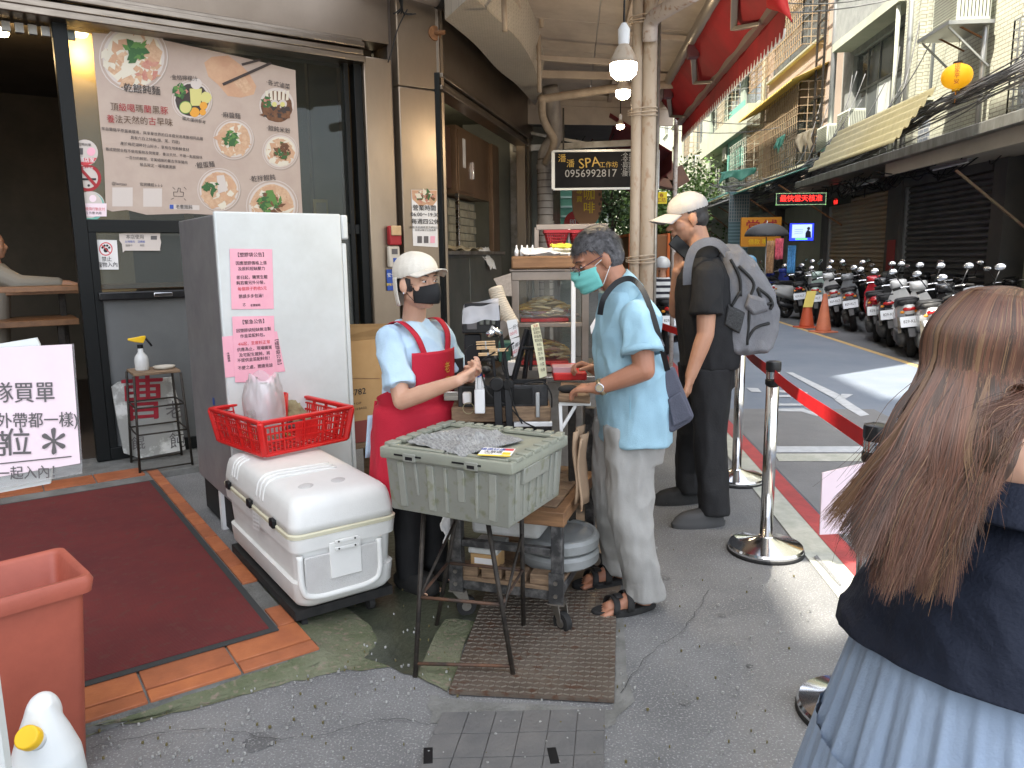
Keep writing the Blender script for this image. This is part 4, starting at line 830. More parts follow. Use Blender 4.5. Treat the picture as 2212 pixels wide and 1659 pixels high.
# --- yellow lantern
lp=D(2067,165,13.2); ln=thing('paper_lantern','round yellow paper lantern with red Chinese letters hanging on the opposite facade','lantern',lp)
M('lantern',(.85,.4,.01),rough=.6); MC['lantern'].node_tree.nodes['Principled BSDF'].inputs['Emission Color'].default_value=(.9,.42,.01,1); MC['lantern'].node_tree.nodes['Principled BSDF'].inputs['Emission Strength'].default_value=.12
prof=[(.06,-.2)]+[(.235*math.cos(a)**.8*(1+(.012 if i%2 else -.012)),.19*math.sin(a)) for i,a in enumerate([R(-68+136*k/22) for k in range(23)])]+[(.06,.2)]
B().lathe(prof,lp,32).build('shade',MC['lantern'],ln,smooth=True); B().lathe([(.07,0),(.07,.03)],lp+UP*.2).build('cap',MC['iron'],ln); B().lathe([(.06,0),(.06,.03)],lp-UP*.23).build('base',MC['yellow_plastic'],ln)
B().cyl(lp+UP*.23,lp+UP*.6,.004,n=5).build('cord',MC['black'],ln); B().tube([lp-UP*.23,lp-UP*.42],[.012,.004],6).build('tassel',MC['ink_orange'],ln)
fr=(V((0,0,CZ))-lp); fr.z=0; fr.normalize(); ux=V((-fr.y,fr.x,0)); pr=Pr(lp+fr*.225-ux*.1-UP*.19,ux,UP,.2,.38)
for i,c in enumerate('閤家平安'): pr.text(c,.5,.84-.22*i,.085,'ink_red',.01,lv=.02 if i in(1,2) else -.012)
pr.done(ln)
# --- far end: trees, truck, signs
M('leaf',(.07,.13,.03),(.14,.24,.05),rough=.6,scale=3,sheen=.1); M('leaf_dark',(.035,.07,.025),(.07,.12,.04),rough=.6,scale=3); M('bark',(.12,.09,.06),(.07,.05,.035),rough=.9,scale=9)
def tree(label,base,h,r,n,mat,seed=0,ls=.12):
    t=thing('street_tree',label,'tree',base); rg=random.Random(seed); base=V(base); top=base+UP*h
    b=B(); b.tube([base,base+V((.1,0,h*.4)),base+V((0,.1,h*.75))],[.12,.09,.04],8)
    tips=[]
    for i in range(9):
        a=rg.uniform(0,2*PI); p=base+UP*h*rg.uniform(.4,.75); q=p+V((math.cos(a)*r*.7,math.sin(a)*r*.7,rg.uniform(.2,.35)*h)); b.tube([p,(p+q)/2+UP*.1,q],[.05,.03,.012],6); tips.append(q)
    b.build('trunk',MC['bark'],t,smooth=True); c=B()
    for i in range(26): tips.append(top-UP*r*.4+V((rg.gauss(0,.5)*r,rg.gauss(0,.5)*r,rg.gauss(0,.45)*r)))
    for i in range(n):
        p=rg.choice(tips)+V((rg.gauss(0,.22),rg.gauss(0,.22),rg.gauss(0,.2)))*r; d=V((rg.uniform(-1,1),rg.uniform(-1,1),rg.uniform(-.6,.6))).normalized(); e=d.cross(V((rg.uniform(-1,1),rg.uniform(-1,1),rg.uniform(-1,1)))).normalized()*ls*.45; d*=ls*rg.uniform(.6,1.3)
        c.add([p-e*.3,p+d*.5-e,p+d,p+d*.5+e],[(0,1,2,3)])
    stuff(c.build('crown',MC[mat],t)); return t
for i,(u,v,y,h,r,m,l) in enumerate(((1320,640,34,4.6,1.9,'leaf_dark','dark street tree behind the hanging coffee sign'),(1345,620,44,5.0,2.4,'leaf','light green tree beyond the coffee sign by the post'),(1440,640,26,3.0,1.0,'leaf','bright green tree behind the capped man by the truck'),(1470,640,38,4.4,2.0,'leaf','leafy tree far down the lane right of the post'),(1425,620,60,6,3,'leaf_dark','large dark tree at the far end of the lane'))):
    p=D(u,v,y); tree(l,(p.x,p.y,0),h,r,2600,m,i,.16 if y<40 else .25)
p=D(1422,600,24); tk=thing('orange_truck','small orange framed delivery truck parked far down the lane','truck',(p.x,p.y,0))
M('orange',(.75,.16,.03),rough=.45); x,y=p.x,p.y
B().box((x-.3,y+1.4,1.35),(1.2,2.6,1.5)).build('cargo_box',M('cargobrown',(.3,.13,.05),rough=.6),tk,bevel=.03)
for dx in (-.9,.3): 
    for z in (.62,2.1): B().bar((x+dx,y,z),(x+dx,y+2.8,z),.08,.08).build('frame',MC['orange'],tk)
    B().bar((x+dx,y,.6),(x+dx,y,2.1),.08,.08).build('frame',MC['orange'],tk)
B().box((x-.3,y,.55),(1.3,.1,.2)).build('bumper',MC['orange'],tk); B().box((x-.3,y+3.3,1.1),(1.25,1.0,1.4)).build('cab',MC['orange'],tk,bevel=.08)
for dx in (-.8,.2):
    for dy in (.5,3.2): B().cyl((x+dx-.1,y+dy,.3),(x+dx+.1,y+dy,.3),.3,n=18).build('wheel',MC['rubber'],tk,angle=40)
p=D(1405,440,14); ys=thing('yellow_sign','small yellow sign with red Chinese letters hanging right of the roof post','sign',p); w=D(1441,440,14).x-p.x; B().box(p+V((w/2,.02,.1)),(w,.03,.21)).build('board',M('signyellow',(.95,.75,.02),rough=.4),ys,bevel=.005)
pr=Pr(p,(1,0,0),(0,0,1),w,.2); pr.text('州 春',.5,.7,.075,'ink_red',.008,lv=.008); pr.text('紅工坊',.5,.28,.085,'ink_red',.008,lv=.008); pr.done(ys); B().bar(p+V((w/2,0,.2)),p+V((w/2,0,.7)),.01,.01).build('hanger',MC['iron'],ys)
# brown boxes/awning clutter right of post
bx=thing('folded_awning','brown folded awning boxes hanging behind the roof post','awning box',D(1430,380,13))
for i,(u,v,w,h,r_) in enumerate(((1420,370,.5,.16,.3),(1425,395,.5,.14,-.2),(1460,385,.3,.3,.5))): p=D(u,v,13); B().box(p,(w,.3,h),(math.cos(r_),0,math.sin(r_)),(0,1,0)).build('box',M('brownbox',(.2,.1,.06),(.13,.07,.05),rough=.7),bx,bevel=.01)
# --- hanging signs on our side
p=D(1195,409,9.4); sp=thing('hanging_sign','black hanging sign with gold and white lettering in a grey frame','sign',p); w=1.25; q=D(1193,327,9.4); h=q.z-p.z
B().box(p+V((w/2,.05,h/2)),(w,.08,h)).build('board',M('signblack',(.012,.012,.014),(.02,.02,.022),rough=.6,scale=3,spec=.15),sp)
for a,c in (((0,0),(1,0)),((0,1),(1,1)),((0,0),(0,1)),((1,0),(1,1))): B().bar(p+V((a[0]*w,0,a[1]*h)),p+V((c[0]*w,0,c[1]*h)),.04,.025).build('frame',MC['alu'],sp)
pr=Pr(p,(1,0,0),(0,0,1),w,h); M('ink_gold',(.6,.38,.05),rough=.4); M('ink_silver',(.4,.4,.4),rough=.4)
pr.text('潘',.085,.8,.1,'ink_gold',.004,lv=.014); pr.text('潘',.165,.66,.1,'ink_gold',.004,lv=.014); pr.text('SPA',.345,.68,.16,'ink_gold',.004,.12,lv=.014); pr.text('工作坊',.53,.62,.075,'ink_gold',.002,lv=.014); pr.text('0956992817',.36,.4,.125,'ink_silver',.006,lv=.014)
for i,t in enumerate(('·全身','·全身','·肩頸','·足部','·腰背')): pr.text(t,.71,.86-.12*i,.07,'ink_silver',.002,lv=.014)
pr.done(sp); 
for x in (.1,.9): B().bar(p+V((x*w,.04,h)),p+V((x*w,.04,h+.5)),.02,.02).build('hanger',MC['iron'],sp)
p=D(1268,482,12); cs=thing('coffee_sign','brown cup shaped hanging sign with yellow Chinese letters','sign',p); M('brownsign',(.34,.16,.06),(.28,.13,.05),rough=.5,scale=3)
K=.0073; cup=[(-28,10),(-34,65),(-31,92),(31,92),(34,65),(28,10)]
arc=[(-12,-8),(-25,8),(-31,25),(-33,45),(-32,95),(32,95),(33,45),(31,25),(25,8),(12,-8),(20,-18),(-20,-18)]
B().prism([p+V((x*K*.95,0,y*K)) for x,y in arc],V((0,.08,0))).build('board',MC['brownsign'],cs)
pr=Pr(p+V((-.3,0,-.1)),(1,0,0),(0,0,1),.6,.8); 
for i,c in enumerate('活咖啡'): pr.text(c,.55,.9-.25*i,.19,'ink_yellow',.015,lv=.01)
for i,c in enumerate('專賣'): pr.text(c,.3,.72-.15*i,.1,'ink_yellow',.008,lv=.01)
for i in range(5): pr.disc(.82+.04*(i%2),.3+.09*i,.02,'ink_brown',.01,12,1.3)
pr.done(cs)
rs=thing('red_round_sign','round red sign behind the coffee sign','sign',D(1245,480,14)); c=D(1245,482,14); B().cyl(c,c+V((0,.06,0)),.22,n=28).build('disc',MC['red_plastic'],rs); pr=Pr(c+V((-.2,0,-.1)),(1,0,0),(0,0,1),.4,.2); pr.text('即享',.5,.5,.13,'ink_white',.01,lv=.01); pr.done(rs)
gc=thing('green_crates_wall','pale green shop wall glimpsed under the hanging sign','wall',D(1240,450,20)); c=D(1222,520,20); B().box(c+V((.35,.1,.7)),(1.0,.1,2.0)).build('panel',MC['greenw'],gc)
for i in range(7): B().box(c+V((.35,.03,-.1+i*.24)),(.95,.05,.05)).build('rail',MC['slatw'],gc)
# =============== SCOOTERS ===============
M('scwhite',(.72,.72,.7),rough=.25,coat=.5); M('scred',(.5,.02,.03),rough=.25,coat=.5); M('scblack',(.02,.02,.022),rough=.25,coat=.5); M('scgrey',(.25,.26,.27),rough=.3,coat=.5); M('scblue',(.03,.05,.3),rough=.25,coat=.5); M('scgreen',(.5,.62,.55),rough=.25,coat=.5); M('scbody',(.72,.72,.7),rough=.25,coat=.5); M('sctrim',(.03,.03,.032),rough=.4)
M('seat',(.02,.02,.02),(.035,.035,.035),rough=.6,scale=20); M('taillight',(.5,.01,.01),rough=.15,coat=1); M('plate',(.72,.75,.78),rough=.5); M('mirror',(.75,.76,.78),rough=.08,metal=1); M('engine',(.12,.12,.12),(.05,.05,.05),rough=.5,metal=.6,scale=9)
def make_scooter(name,label,mtx,plate,cat='scooter',group='scooters parked across the lane'):
    t=thing(name,label,cat,mtx=mtx,group=group)
    def L(): return B(local=True)
    def wheel(x,r,w):
        b=L(); prof=[]; n=28
        rings=[]
        for i in range(n):
            a=2*PI*i/n; rings.append([V((x+(r-w*.5+math.cos(q)*w*.5)*math.cos(a),math.sin(q)*w*.55,r+(r-w*.5+math.cos(q)*w*.5)*math.sin(a))) for q in [2*PI*k/8 for k in range(8)]])
        rings.append(rings[0]); b.loft(rings,cap=False); o=b.build('wheel',MC['rubber'],t,smooth=True)
        c=L(); c.cyl((x,-w*.3,r),(x,w*.3,r),r*.28,n=14)
        for k in range(5): a=2*PI*k/5; c.bar((x,0,r),(x+(r-w*.9)*math.cos(a),0,r+(r-w*.9)*math.sin(a)),.03,w*.35,(0,1,0))
        c.build('rim',MC['steel_dirty'],o,angle=40); return o
    wheel(0,.235,.11); wheel(1.26,.235,.1)
    def sec(x,y,z0,z1,k=.5): # rounded section in yz
        return [V((x,y*math.copysign(abs(math.cos(a))**k,math.cos(a)),(z0+z1)/2+(z1-z0)/2*math.copysign(abs(math.sin(a))**k,math.sin(a)))) for a in [2*PI*i/16 for i in range(16)]]
    b=L(); b.loft([sec(-.34,.03,.7,.76),sec(-.28,.075,.6,.78),sec(-.1,.12,.52,.78),sec(.12,.145,.45,.76),sec(.35,.155,.36,.72),sec(.52,.15,.3,.66),sec(.58,.13,.28,.5)]); b.build('body',MC['scbody'],t,smooth=True)
    b=L(); b.loft([sec(.5,.16,.24,.34),sec(.8,.17,.24,.33),sec(.98,.15,.26,.4)]); b.build('floorboard',MC['sctrim'],t,smooth=True)
    b=L(); 
    def ys(z): return .17 if z<.7 else .17-(z-.7)*.3
    b.loft([[V((.93+.04,-.14,.3)),V((1.05,0,.3)),V((.97,.14,.3)),V((.9,0,.3))],[V((.95,-.19,.55)),V((1.12,0,.55)),V((.95,.19,.55)),V((.9,0,.55))],[V((.93,-.17,.8)),V((1.1,0,.82)),V((.93,.17,.8)),V((.88,0,.8))],[V((.9,-.09,.96)),V((1.02,0,1.0)),V((.9,.09,.96)),V((.85,0,.95))]]); b.build('leg_shield',MC['scbody'],t,bevel=.02,seg=3)
    b=L(); b.loft([sec(.83,.06,.97,1.05),sec(.9,.12,.95,1.09),sec(1.0,.1,.93,1.06),sec(1.06,.05,.92,1.0)]); b.build('handlebar_cover',MC['scbody'],t,smooth=True)
    b=L(); b.ell((1.07,0,.96),(.03,.06,.045)); b.build('headlight',MC['film'],t,smooth=True)
    b=L(); b.tube([(.84,-.34,1.0),(.9,-.2,1.02),(.93,0,1.01),(.9,.2,1.02),(.84,.34,1.0)],.012,8); hb=b.build('handlebar',MC['chrome'],t,smooth=True)
    for y in (-1,1):
        L().cyl((.84,y*.34,1.0),(.87,y*.24,1.02),.02,n=10).build('grip',MC['rubber'],hb,smooth=True)
        m=L(); m.tube([(.9,y*.2,1.03),(.93,y*.26,1.15),(.93,y*.3,1.22)],.008,6); mo=m.build('mirror_stalk',MC['sctrim'],hb,smooth=True)
        c=V((.925,y*.31,1.26)); mm=L(); mm.ell(c+V((.012,0,0)),(.016,.068,.045)); mm.build('mirror_back',MC['sctrim'],t,smooth=True); mm=L(); mm.ell(c,(.006,.06,.038)); mm.build('mirror',MC['mirror'],t,smooth=True)
    b=L(); b.loft([[V((1.26-.27*math.cos(a),y,.235+.27*math.sin(a)+(.03 if abs(y)<.03 else 0))) for y in (-.075,-.03,.03,.075)]+[V((1.26-.25*math.cos(a),y,.235+.25*math.sin(a))) for y in (.07,-.07)] for a in [R(20+14*i) for i in range(9)]]); b.build('front_fender',MC['scbody'],t,smooth=True)
    for y in (-.08,.08): L().cyl((1.26,y,.235),(1.05,y*.8,.72),.018,n=8).build('fork',MC['steel_dirty'],t,smooth=True)
    b=L(); b.loft([sec(-.26,.1,.765,.83),sec(-.1,.135,.76,.87),sec(.15,.145,.74,.86),sec(.4,.13,.68,.8),sec(.56,.09,.64,.73)]); b.build('seat',MC['seat'],t,smooth=True)
    b=L(); b.loft([sec(-.1,.07,.17,.34),sec(.1,.09,.2,.42),sec(.38,.09,.2,.42),sec(.5,.06,.24,.36)]); b.v=[v+V((0,.09,0)) for v in b.v]; b.build('engine',MC['engine'],t,smooth=True)
    b=L(); b.tube([(.38,-.14,.2),(.2,-.16,.2),(.05,-.17,.24),(-.32,-.17,.33)],[.03,.035,.055,.05],12); b.build('exhaust',MC['sctrim'],t,smooth=True)
    b=L(); b.bar((.35,.12,.26),(-.28,.12,.5),.015,.03); b.bar((0,.12,.3),(-.05,.12,.6),.04,.04); b.build('shock_absorber',MC['steel_dirty'],t)
    b=L(); b.loft([[V((-.3,-.06,.66)),V((-.3,.06,.66)),V((-.27,.05,.62)),V((-.27,-.05,.62))],[V((-.36,-.055,.5)),V((-.36,.055,.5)),V((-.34,.05,.48)),V((-.34,-.05,.48))],[V((-.44,-.045,.34)),V((-.44,.045,.34)),V((-.42,.04,.33)),V((-.42,-.04,.33))]]); b.build('rear_fender',MC['sctrim'],t,bevel=.008)
    tl=L(); tl.ell((-.31,0,.72),(.04,.085,.035),14,8); tl.build('taillight',MC['taillight'],t,smooth=True)
    for y in (-.09,.09): l=L(); l.ell((-.29,y,.68),(.025,.03,.02),10,6); l.build('turn_signal',MC['ink_orange'],t,smooth=True)
    b=L(); b.tube([(-.05,-.15,.8),(-.3,-.12,.85),(-.37,0,.86),(-.3,.12,.85),(-.05,.15,.8)],.011,8); b.build('grab_rail',MC['sctrim'],t,smooth=True)
    # plate
    ux=V((0,-1,0)); uy=V((.35,0,.94)).normalized(); o=V((-.4,.13,.48)); b=L(); P=[o,o+ux*.26,o+ux*.26+uy*.15,o+uy*.15]; b.prism(P,ux.cross(uy)*-.004); po=b.build('number_plate',MC['plate'],t)
    pr=Pr(o,ux,uy,.26,.15); pr.l={}; pr.text(plate,.5,.5,.062,'ink',.006,lv=.002,sx=.85)
    for m_,bb in pr.l.items(): bb.local=True; bb.build('lettering',MC[m_],po)
    return t
def scm(p,ang,lean=-8): # ang: heading from street direction toward +t
    a=math.atan2(SD.y,SD.x)-R(ang); return Matrix.Translation((p.x,p.y,0))@Matrix.Rotation(a,4,'Z')@Matrix.Rotation(R(lean),4,'X')
sc0=make_scooter('scooter','black and white scooter nearest the yellow line, left of the long haired woman',scm(G(1968,772),17),'829-KLT')
SC=[(1895,738,20,'red and white scooter third from the right of the visible row',{'scbody':'scred'}),(1925,750,18,'dark grey scooter just behind the nearest one',{'scbody':'scblack'}),(1845,716,19,'silver scooter right of the two traffic cones',{'scbody':'scgrey'}),(1812,706,16,'white scooter just right of the paler cone',{}),(1768,698,20,'green and white scooter partly behind the traffic cones',{'scbody':'scgreen'}),(1735,690,18,'black scooter behind the darker traffic cone',{'scbody':'scblack'}),(1697,687,62,'white scooter left of the cones turned half sideways',{}),(1662,668,40,'dark blue scooter behind the grey backpack',{'scbody':'scblue'}),(2018,785,16,'white scooter right beside the long haired woman',{}),(2070,800,22,'black scooter hidden mostly by the hair of the woman',{'scbody':'scblack'}),(2150,830,22,'grey scooter at the right edge behind the woman',{'scbody':'scgrey'})]
for i,(u,v,a,l,mm) in enumerate(SC):
    copytree(sc0,scm(G(u,v),a,-6-(i*37%7)),l,'scooters parked across the lane',mm or None)
# second row nearer the shutters
for i,(s,t) in enumerate(((13.2,6.5),(14.9,6.4),(16.6,6.5),(18.5,6.3),(20.3,6.4),(12.0,6.6),(23,6.2),(25,6.0))):
    copytree(sc0,scm(S(s,t),30+(i*13%20)),['black scooter against the wide black shutter','dark scooter second along the black shutter','dark scooter by the post between the shutters','black scooter against the brownish shutter','grey scooter at the far end of the brownish shutter','black scooter close to the near dark doorway','black scooter under the television','far scooter beside the television shop'][i],'scooters against the shutters',{'scbody':['scblack','scblack','scgrey','scblack','scgrey','scblack','scblack','scblue'][i]})
for i in range(5):
    p=D(1405+i*3,590,27+i*2.0); copytree(sc0,scm(V((p.x-1.2-.1*i,p.y,0)),5+10*i),['dark','black','grey','silver','small black'][i]+' scooter parked far off left of the roof post, %s in its row'%['nearest','second','third','fourth','last'][i],'far scooters',{'scbody':['scblack','scgrey','scblue','scblack','scgrey'][i]})
# cones
def cone(label,p,m,h=.72):
    t=thing('traffic_cone',label,'traffic cone',p,group='traffic cones by the scooters'); b=B(); b.box(p+UP*.015,(.38,.38,.03),(1,.3,0)); b.build('base',MC[m],t,bevel=.01)
    B().lathe([(.145,.03),(.14,.06),(.035,h),(.03,h+.01)],p,24).build('cone',MC[m],t,smooth=True); return t
M('cone_a',(.62,.2,.1),(.5,.15,.08),rough=.6,scale=4); M('cone_b',(.55,.1,.04),rough=.55)
cone('paler orange traffic cone nearer the yellow line',G(1778,718),'cone_a'); c2=G(1742,708); ct_=cone('redder traffic cone with a yellow card over its top',c2,'cone_b')
B().prism([c2+V((-.12,-.08,.42)),c2+V((.06,-.1,.42)),c2+V((.14,-.06,.74)),c2+V((-.04,-.04,.74))],V((0,.01,0))).build('card',M('cardyellow',(.75,.6,.15),rough=.6),ct_)
# =============== PRINT ON PLANES, MEASURED IN THE PHOTO ===============
class PP(Pr):
    """flat print whose places are given as photo pixels of a zoom (ox,oy,k) falling on a vertical plane"""
    def __init__(s,plane,ax,ox,oy,k,up=UP,flip=False):
        s.plane=plane; s.z=(ox,oy,k); o=V(plane((ox+10)/1.1573,(oy+10)/1.1573)); Pr.__init__(s,o,ax,up,1,1)
    def at(s,x,y): return s.plane((s.z[0]+x/s.z[2])/1.1573,(s.z[1]+y/s.z[2])/1.1573)
    def m(s,x,y,px): return (s.at(x+px,y)-s.at(x,y)).length
    def pt(s,x,y,d=0): return s.at(x,y)+s.n*d
    def text(s,t,x,y,px,m,bold=.01,rot=0,lv=.0012,sx=1,al=0):
        vs,fs=textmesh(t,bold); c,q=math.cos(rot),math.sin(rot); o=s.pt(x,y,lv); z=(s.at(x,y+px)-s.at(x,y)).length*1.05; zx=s.m(x,y,px)*1.0*sx
        s.b(m).add([o+s.ux*(v.x*zx*c-v.y*z*q)+s.uy*(v.x*zx*q+v.y*z*c)+s.n*v.z*z*.8 for v in vs],fs)
    def disc(s,x,y,r,m,lv=.0006,n=30,sq=1,wob=0,seed=0):
        rg=random.Random(seed); s.b(m).poly([s.pt(x+math.cos(2*PI*i/n)*r*(1+wob*(rg.random()-.5)),y-math.sin(2*PI*i/n)*r*sq*(1+wob*(rg.random()-.5)),lv) for i in range(n)])
    def ring(s,x,y,r,r2,m,lv=.0008,n=30):
        A=[s.pt(x+math.cos(2*PI*i/n)*r,y-math.sin(2*PI*i/n)*r,lv) for i in range(n)]; C=[s.pt(x+math.cos(2*PI*i/n)*r2,y-math.sin(2*PI*i/n)*r2,lv) for i in range(n)]
        s.b(m).add(A+C,[(i,(i+1)%n,n+(i+1)%n,n+i) for i in range(n)])
    def line(s,x0,y0,x1,y1,w,m,lv=.0009):
        a=s.pt(x0,y0,lv); b=s.pt(x1,y1,lv); ww=s.m(x0,y0,w); d=(b-a).normalized().cross(s.n)*ww/2; s.b(m).poly([a-d,a+d,b+d,b-d])
    def scatter(s,x,y,r,mats,n,px,seed,lv=.002,sq=1):
        rg=random.Random(seed)
        for i in range(n):
            a=rg.uniform(0,2*PI); q=r*math.sqrt(rg.random()); cx,cy=x+q*math.cos(a),y+q*math.sin(a)*sq; an=rg.uniform(0,PI); L=px*rg.uniform(.5,1.3); w=px*rg.uniform(.15,.4); d=(math.cos(an)*L/2,math.sin(an)*L/2); e=(-math.sin(an)*w,math.cos(an)*w)
            s.poly([(cx-d[0],cy-d[1]),(cx+e[0],cy+e[1]),(cx+d[0],cy+d[1]),(cx-e[0],cy-e[1])][::-1],rg.choice(mats),lv+.00005*i)
M('banner',(.5,.4,.33),(.42,.32,.265),rough=.75,scale=2); M('pr_plate',(.58,.51,.46),rough=.5); M('pr_noodle',(.62,.42,.27),(.5,.3,.18),rough=.6,scale=40); M('pr_green',(.04,.12,.035),rough=.6); M('pr_green2',(.1,.22,.05),rough=.6); M('pr_meat',(.45,.17,.13),(.55,.28,.2),rough=.6,scale=30); M('pr_brown',(.1,.04,.02),(.2,.09,.04),rough=.6,scale=25); M('pr_lemon',(.6,.55,.2),rough=.6); M('pr_orange',(.7,.32,.04),rough=.6); M('pr_skin',(.58,.36,.22),(.5,.28,.17),rough=.6,scale=9); M('pr_dark',(.05,.035,.03),rough=.6); M('pr_pale',(.66,.6,.48),rough=.6); M('pr_shadow',(.36,.29,.24),rough=.7)
bn=thing('menu_banner','large beige menu banner with noodle bowls and Chinese lettering taped inside the shop window','banner',FP(.9,1.85,.05))
pf=lambda u,v:F1(u,v,.052)
P=PP(pf,FA,0,0,2.458)
edge=[(565,200),(780,215),(1000,245),(1250,300),(1500,355),(1815,432),(1822,620),(1838,900),(1850,1150),(1860,1330),(1500,1330),(1150,1312),(900,1320),(780,1290),(690,1300),(650,1285),(640,1000),(620,820),(600,600),(580,400)]
B().prism([P.pt(x,y,-.003) for x,y in edge[::-1]],P.n*.003).build('sheet',MC['banner'],bn)
def bowl(x,y,r,kind,seed):
    P.disc(x+6,y+8,r,'pr_shadow',.0003); P.disc(x,y,r,'pr_plate',.0006); P.ring(x,y,r*.97,r*.9,'banner',.0009)
    P.disc(x,y,r*.82,{'n':'pr_noodle','f':'pr_dark','b':'pr_brown','w':'pr_pale'}[kind],.001,wob=.05,seed=seed)
    if kind in 'nw': P.scatter(x,y+r*.1,r*.7,['pr_noodle','pr_pale','pr_skin'],46,r*.55,seed,.0012)
bowl(820,350,212,'w',1); P.scatter(900,430,70,['pr_meat','pr_skin'],26,60,2,.004); P.scatter(690,360,60,['pr_pale','pr_skin'],18,60,3,.004); P.scatter(830,310,62,['pr_green','pr_green2'],34,62,4,.006)
bowl(1180,615,124,'f',5); P.disc(1140,660,40,'pr_lemon',.003); P.ring(1140,660,40,35,'pr_green2',.0035); P.disc(1265,600,34,'pr_lemon',.003,wob=.2); P.disc(1195,690,30,'pr_orange',.003); P.disc(1250,650,24,'pr_orange',.0032); P.disc(1245,690,20,'pr_orange',.0034); P.poly([(1165,545),(1240,545),(1232,650),(1172,650)][::-1],'pr_lemon',.0028); P.scatter(1105,560,42,['pr_green','pr_green2','pr_meat'],26,40,6,.004); P.disc(1205,515,34,'pr_plate',.003)
P.disc(1700,645,106,'pr_plate',.0006); P.disc(1700,655,96,'pr_brown',.001,wob=.1,seed=3); P.scatter(1700,690,80,['pr_brown','pr_dark'],50,55,7,.002,.6); 
for i in range(6): P.poly([(1630+i*26,560),(1646+i*26,556),(1652+i*24,615),(1634+i*24,618)][::-1],'pr_pale',.003)
for x in (1685,1735): P.disc(x,640,27,'pr_plate',.004); P.disc(x,642,15,'pr_lemon',.0045)
P.scatter(1640,630,30,['pr_green','pr_meat'],16,34,8,.004)
bowl(1435,855,124,'n',9); P.scatter(1410,850,44,['pr_green','pr_green2'],26,50,9,.005)
bowl(1722,930,110,'w',10); P.scatter(1735,930,48,['pr_green','pr_brown'],30,40,10,.005)
bowl(1345,1165,132,'n',11); P.scatter(1290,1140,50,['pr_green'],18,46,11,.005); P.poly([(1330,1080),(1375,1075),(1400,1170),(1340,1190)][::-1],'pr_plate',.0045)
bowl(1672,1265,160,'n',12) ; P.scatter(1665,1255,72,['pr_green','pr_brown','pr_green2'],40,60,12,.005)
P.poly([(1255,385),(1300,350),(1400,340),(1480,400),(1530,450),(1575,530),(1560,580),(1480,600),(1400,590),(1340,520),(1280,470)][::-1],'pr_skin',.001); P.poly([(1430,500),(1500,470),(1550,540),(1500,580)][::-1],'pr_noodle',.0015)
P.line(1368,520,1665,388,16,'pr_dark',.006); P.line(1485,398,1600,368,14,'pr_dark',.006)
for t,x,y,s,m,r in (('‧乾餛飩麵',865,552,56,'ink',-.0),('來自蘭陽平原最美環境，與享譽世界的日本鹿兒島黑豚相同品種',945,825,22,'ink',-.03),('具有六白之特徵(頭、尾、四肢)',955,862,22,'ink',-.03),('產於梅花湖畔好山好水，享有在地新鮮食材',955,903,22,'ink',-.03),('養成期間全程不使用藥物及荷爾蒙，養法天然，不帶一點腥臊味',955,945,21,'ink',-.03),('一百分的鮮甜，甘美細緻的最古早味豬肉',965,985,21,'ink',-.03),('極品限定－噶瑪蘭黑豚',970,1022,22,'ink',-.03),('‧金桔檸檬汁',1130,482,32,'ink',.05),('圖片僅供參考',1192,742,24,'ink',-.1),('‧各式滷菜',1708,522,34,'ink',-.1),('‧麻醬麵',1418,712,36,'ink',0),('‧餛飩米粉',1710,798,34,'ink',-.05),('‧餛蛋麵',1258,1016,38,'ink',.15),('‧乾拌餛飩',1612,1098,38,'ink',.12),('@laotsao',732,1130,24,'ink',-.02),('官網購餛↓↓↓',930,1138,22,'ink',-.02),('老曹餛飩',1130,1273,26,'ink',0)): P.text(t,x,y,s,m,.012,r,lv=.007)
for i,c in enumerate('頂級噶瑪蘭黑豚'): P.text(c,855+(i-3)*51,672+(i-3)*4,50,'ink_red' if i in(1,2,4,6) else 'ink_brown',.015,-.03,lv=.0085)
for i,c in enumerate('養法天然的古早味'): P.text(c,858+(i-3.5)*51,745+(i-3.5)*3,50,'ink_red' if i in(0,5) else 'ink_brown',.015,-.03,lv=.0085)
P.rect(690,1268,815,1152,'pr_plate'); P.rect(880,1270,995,1158,'pr_plate')
P.poly([(1040,1255),(1225,1262),(1225,1292),(1040,1285)][::-1],'pr_plate',.001); P.poly([(1042,1257),(1066,1258),(1066,1284),(1042,1283)][::-1],'ink_blue',.003)
for a in ((1065,1180,1090,1180),(1090,1180,1095,1155),(1095,1155,1108,1158),(1108,1158,1106,1180),(1106,1180,1128,1182),(1128,1182,1124,1208),(1124,1208,1092,1206),(1065,1180,1068,1206),(1068,1206,1090,1206),(1060,1150,1075,1165),(1130,1150,1145,1165),(1050,1225,1068,1218),(1130,1220,1142,1232)): P.line(*a,3,'ink',.004)
P.done(bn)
# door stickers
def sticker(label,x,y,r,body):
    t=thing('door_sticker',label,'sticker',P.at(x,y)); q=PP(lambda u,v:F1(u,v,.05),FA,0,0,2.458); q.disc(x,y,r,'pr_plate',.0); body(q); q.done(t); return t
def s1(q):
    q.poly([(x+520,y+940) for x,y in ((-76,30),(76,30),(50,64),(0,80),(-50,64))][::-1],'ink_pinkred',.001); q.text('推薦店家',520,985,30,'ink_white',.02,lv=.003); q.text('吃喝玩樂',520,890,20,'ink',.01,lv=.003); q.disc(560,932,26,'pinkpaper',.002); q.rect(470,950,510,910,'ink_grey',.002)
def s2(q):
    q.ring(540,1095,82,62,'ink_red',.001); q.poly([(485,1040),(500,1030),(600,1140),(588,1155)][::-1],'ink_red',.004); q.rect(492,1108,590,1095,'ink',.003); q.text('禁止吸菸',540,1035,16,'ink_white',.01,lv=.003); q.disc(545,1140,8,'ink',.002)
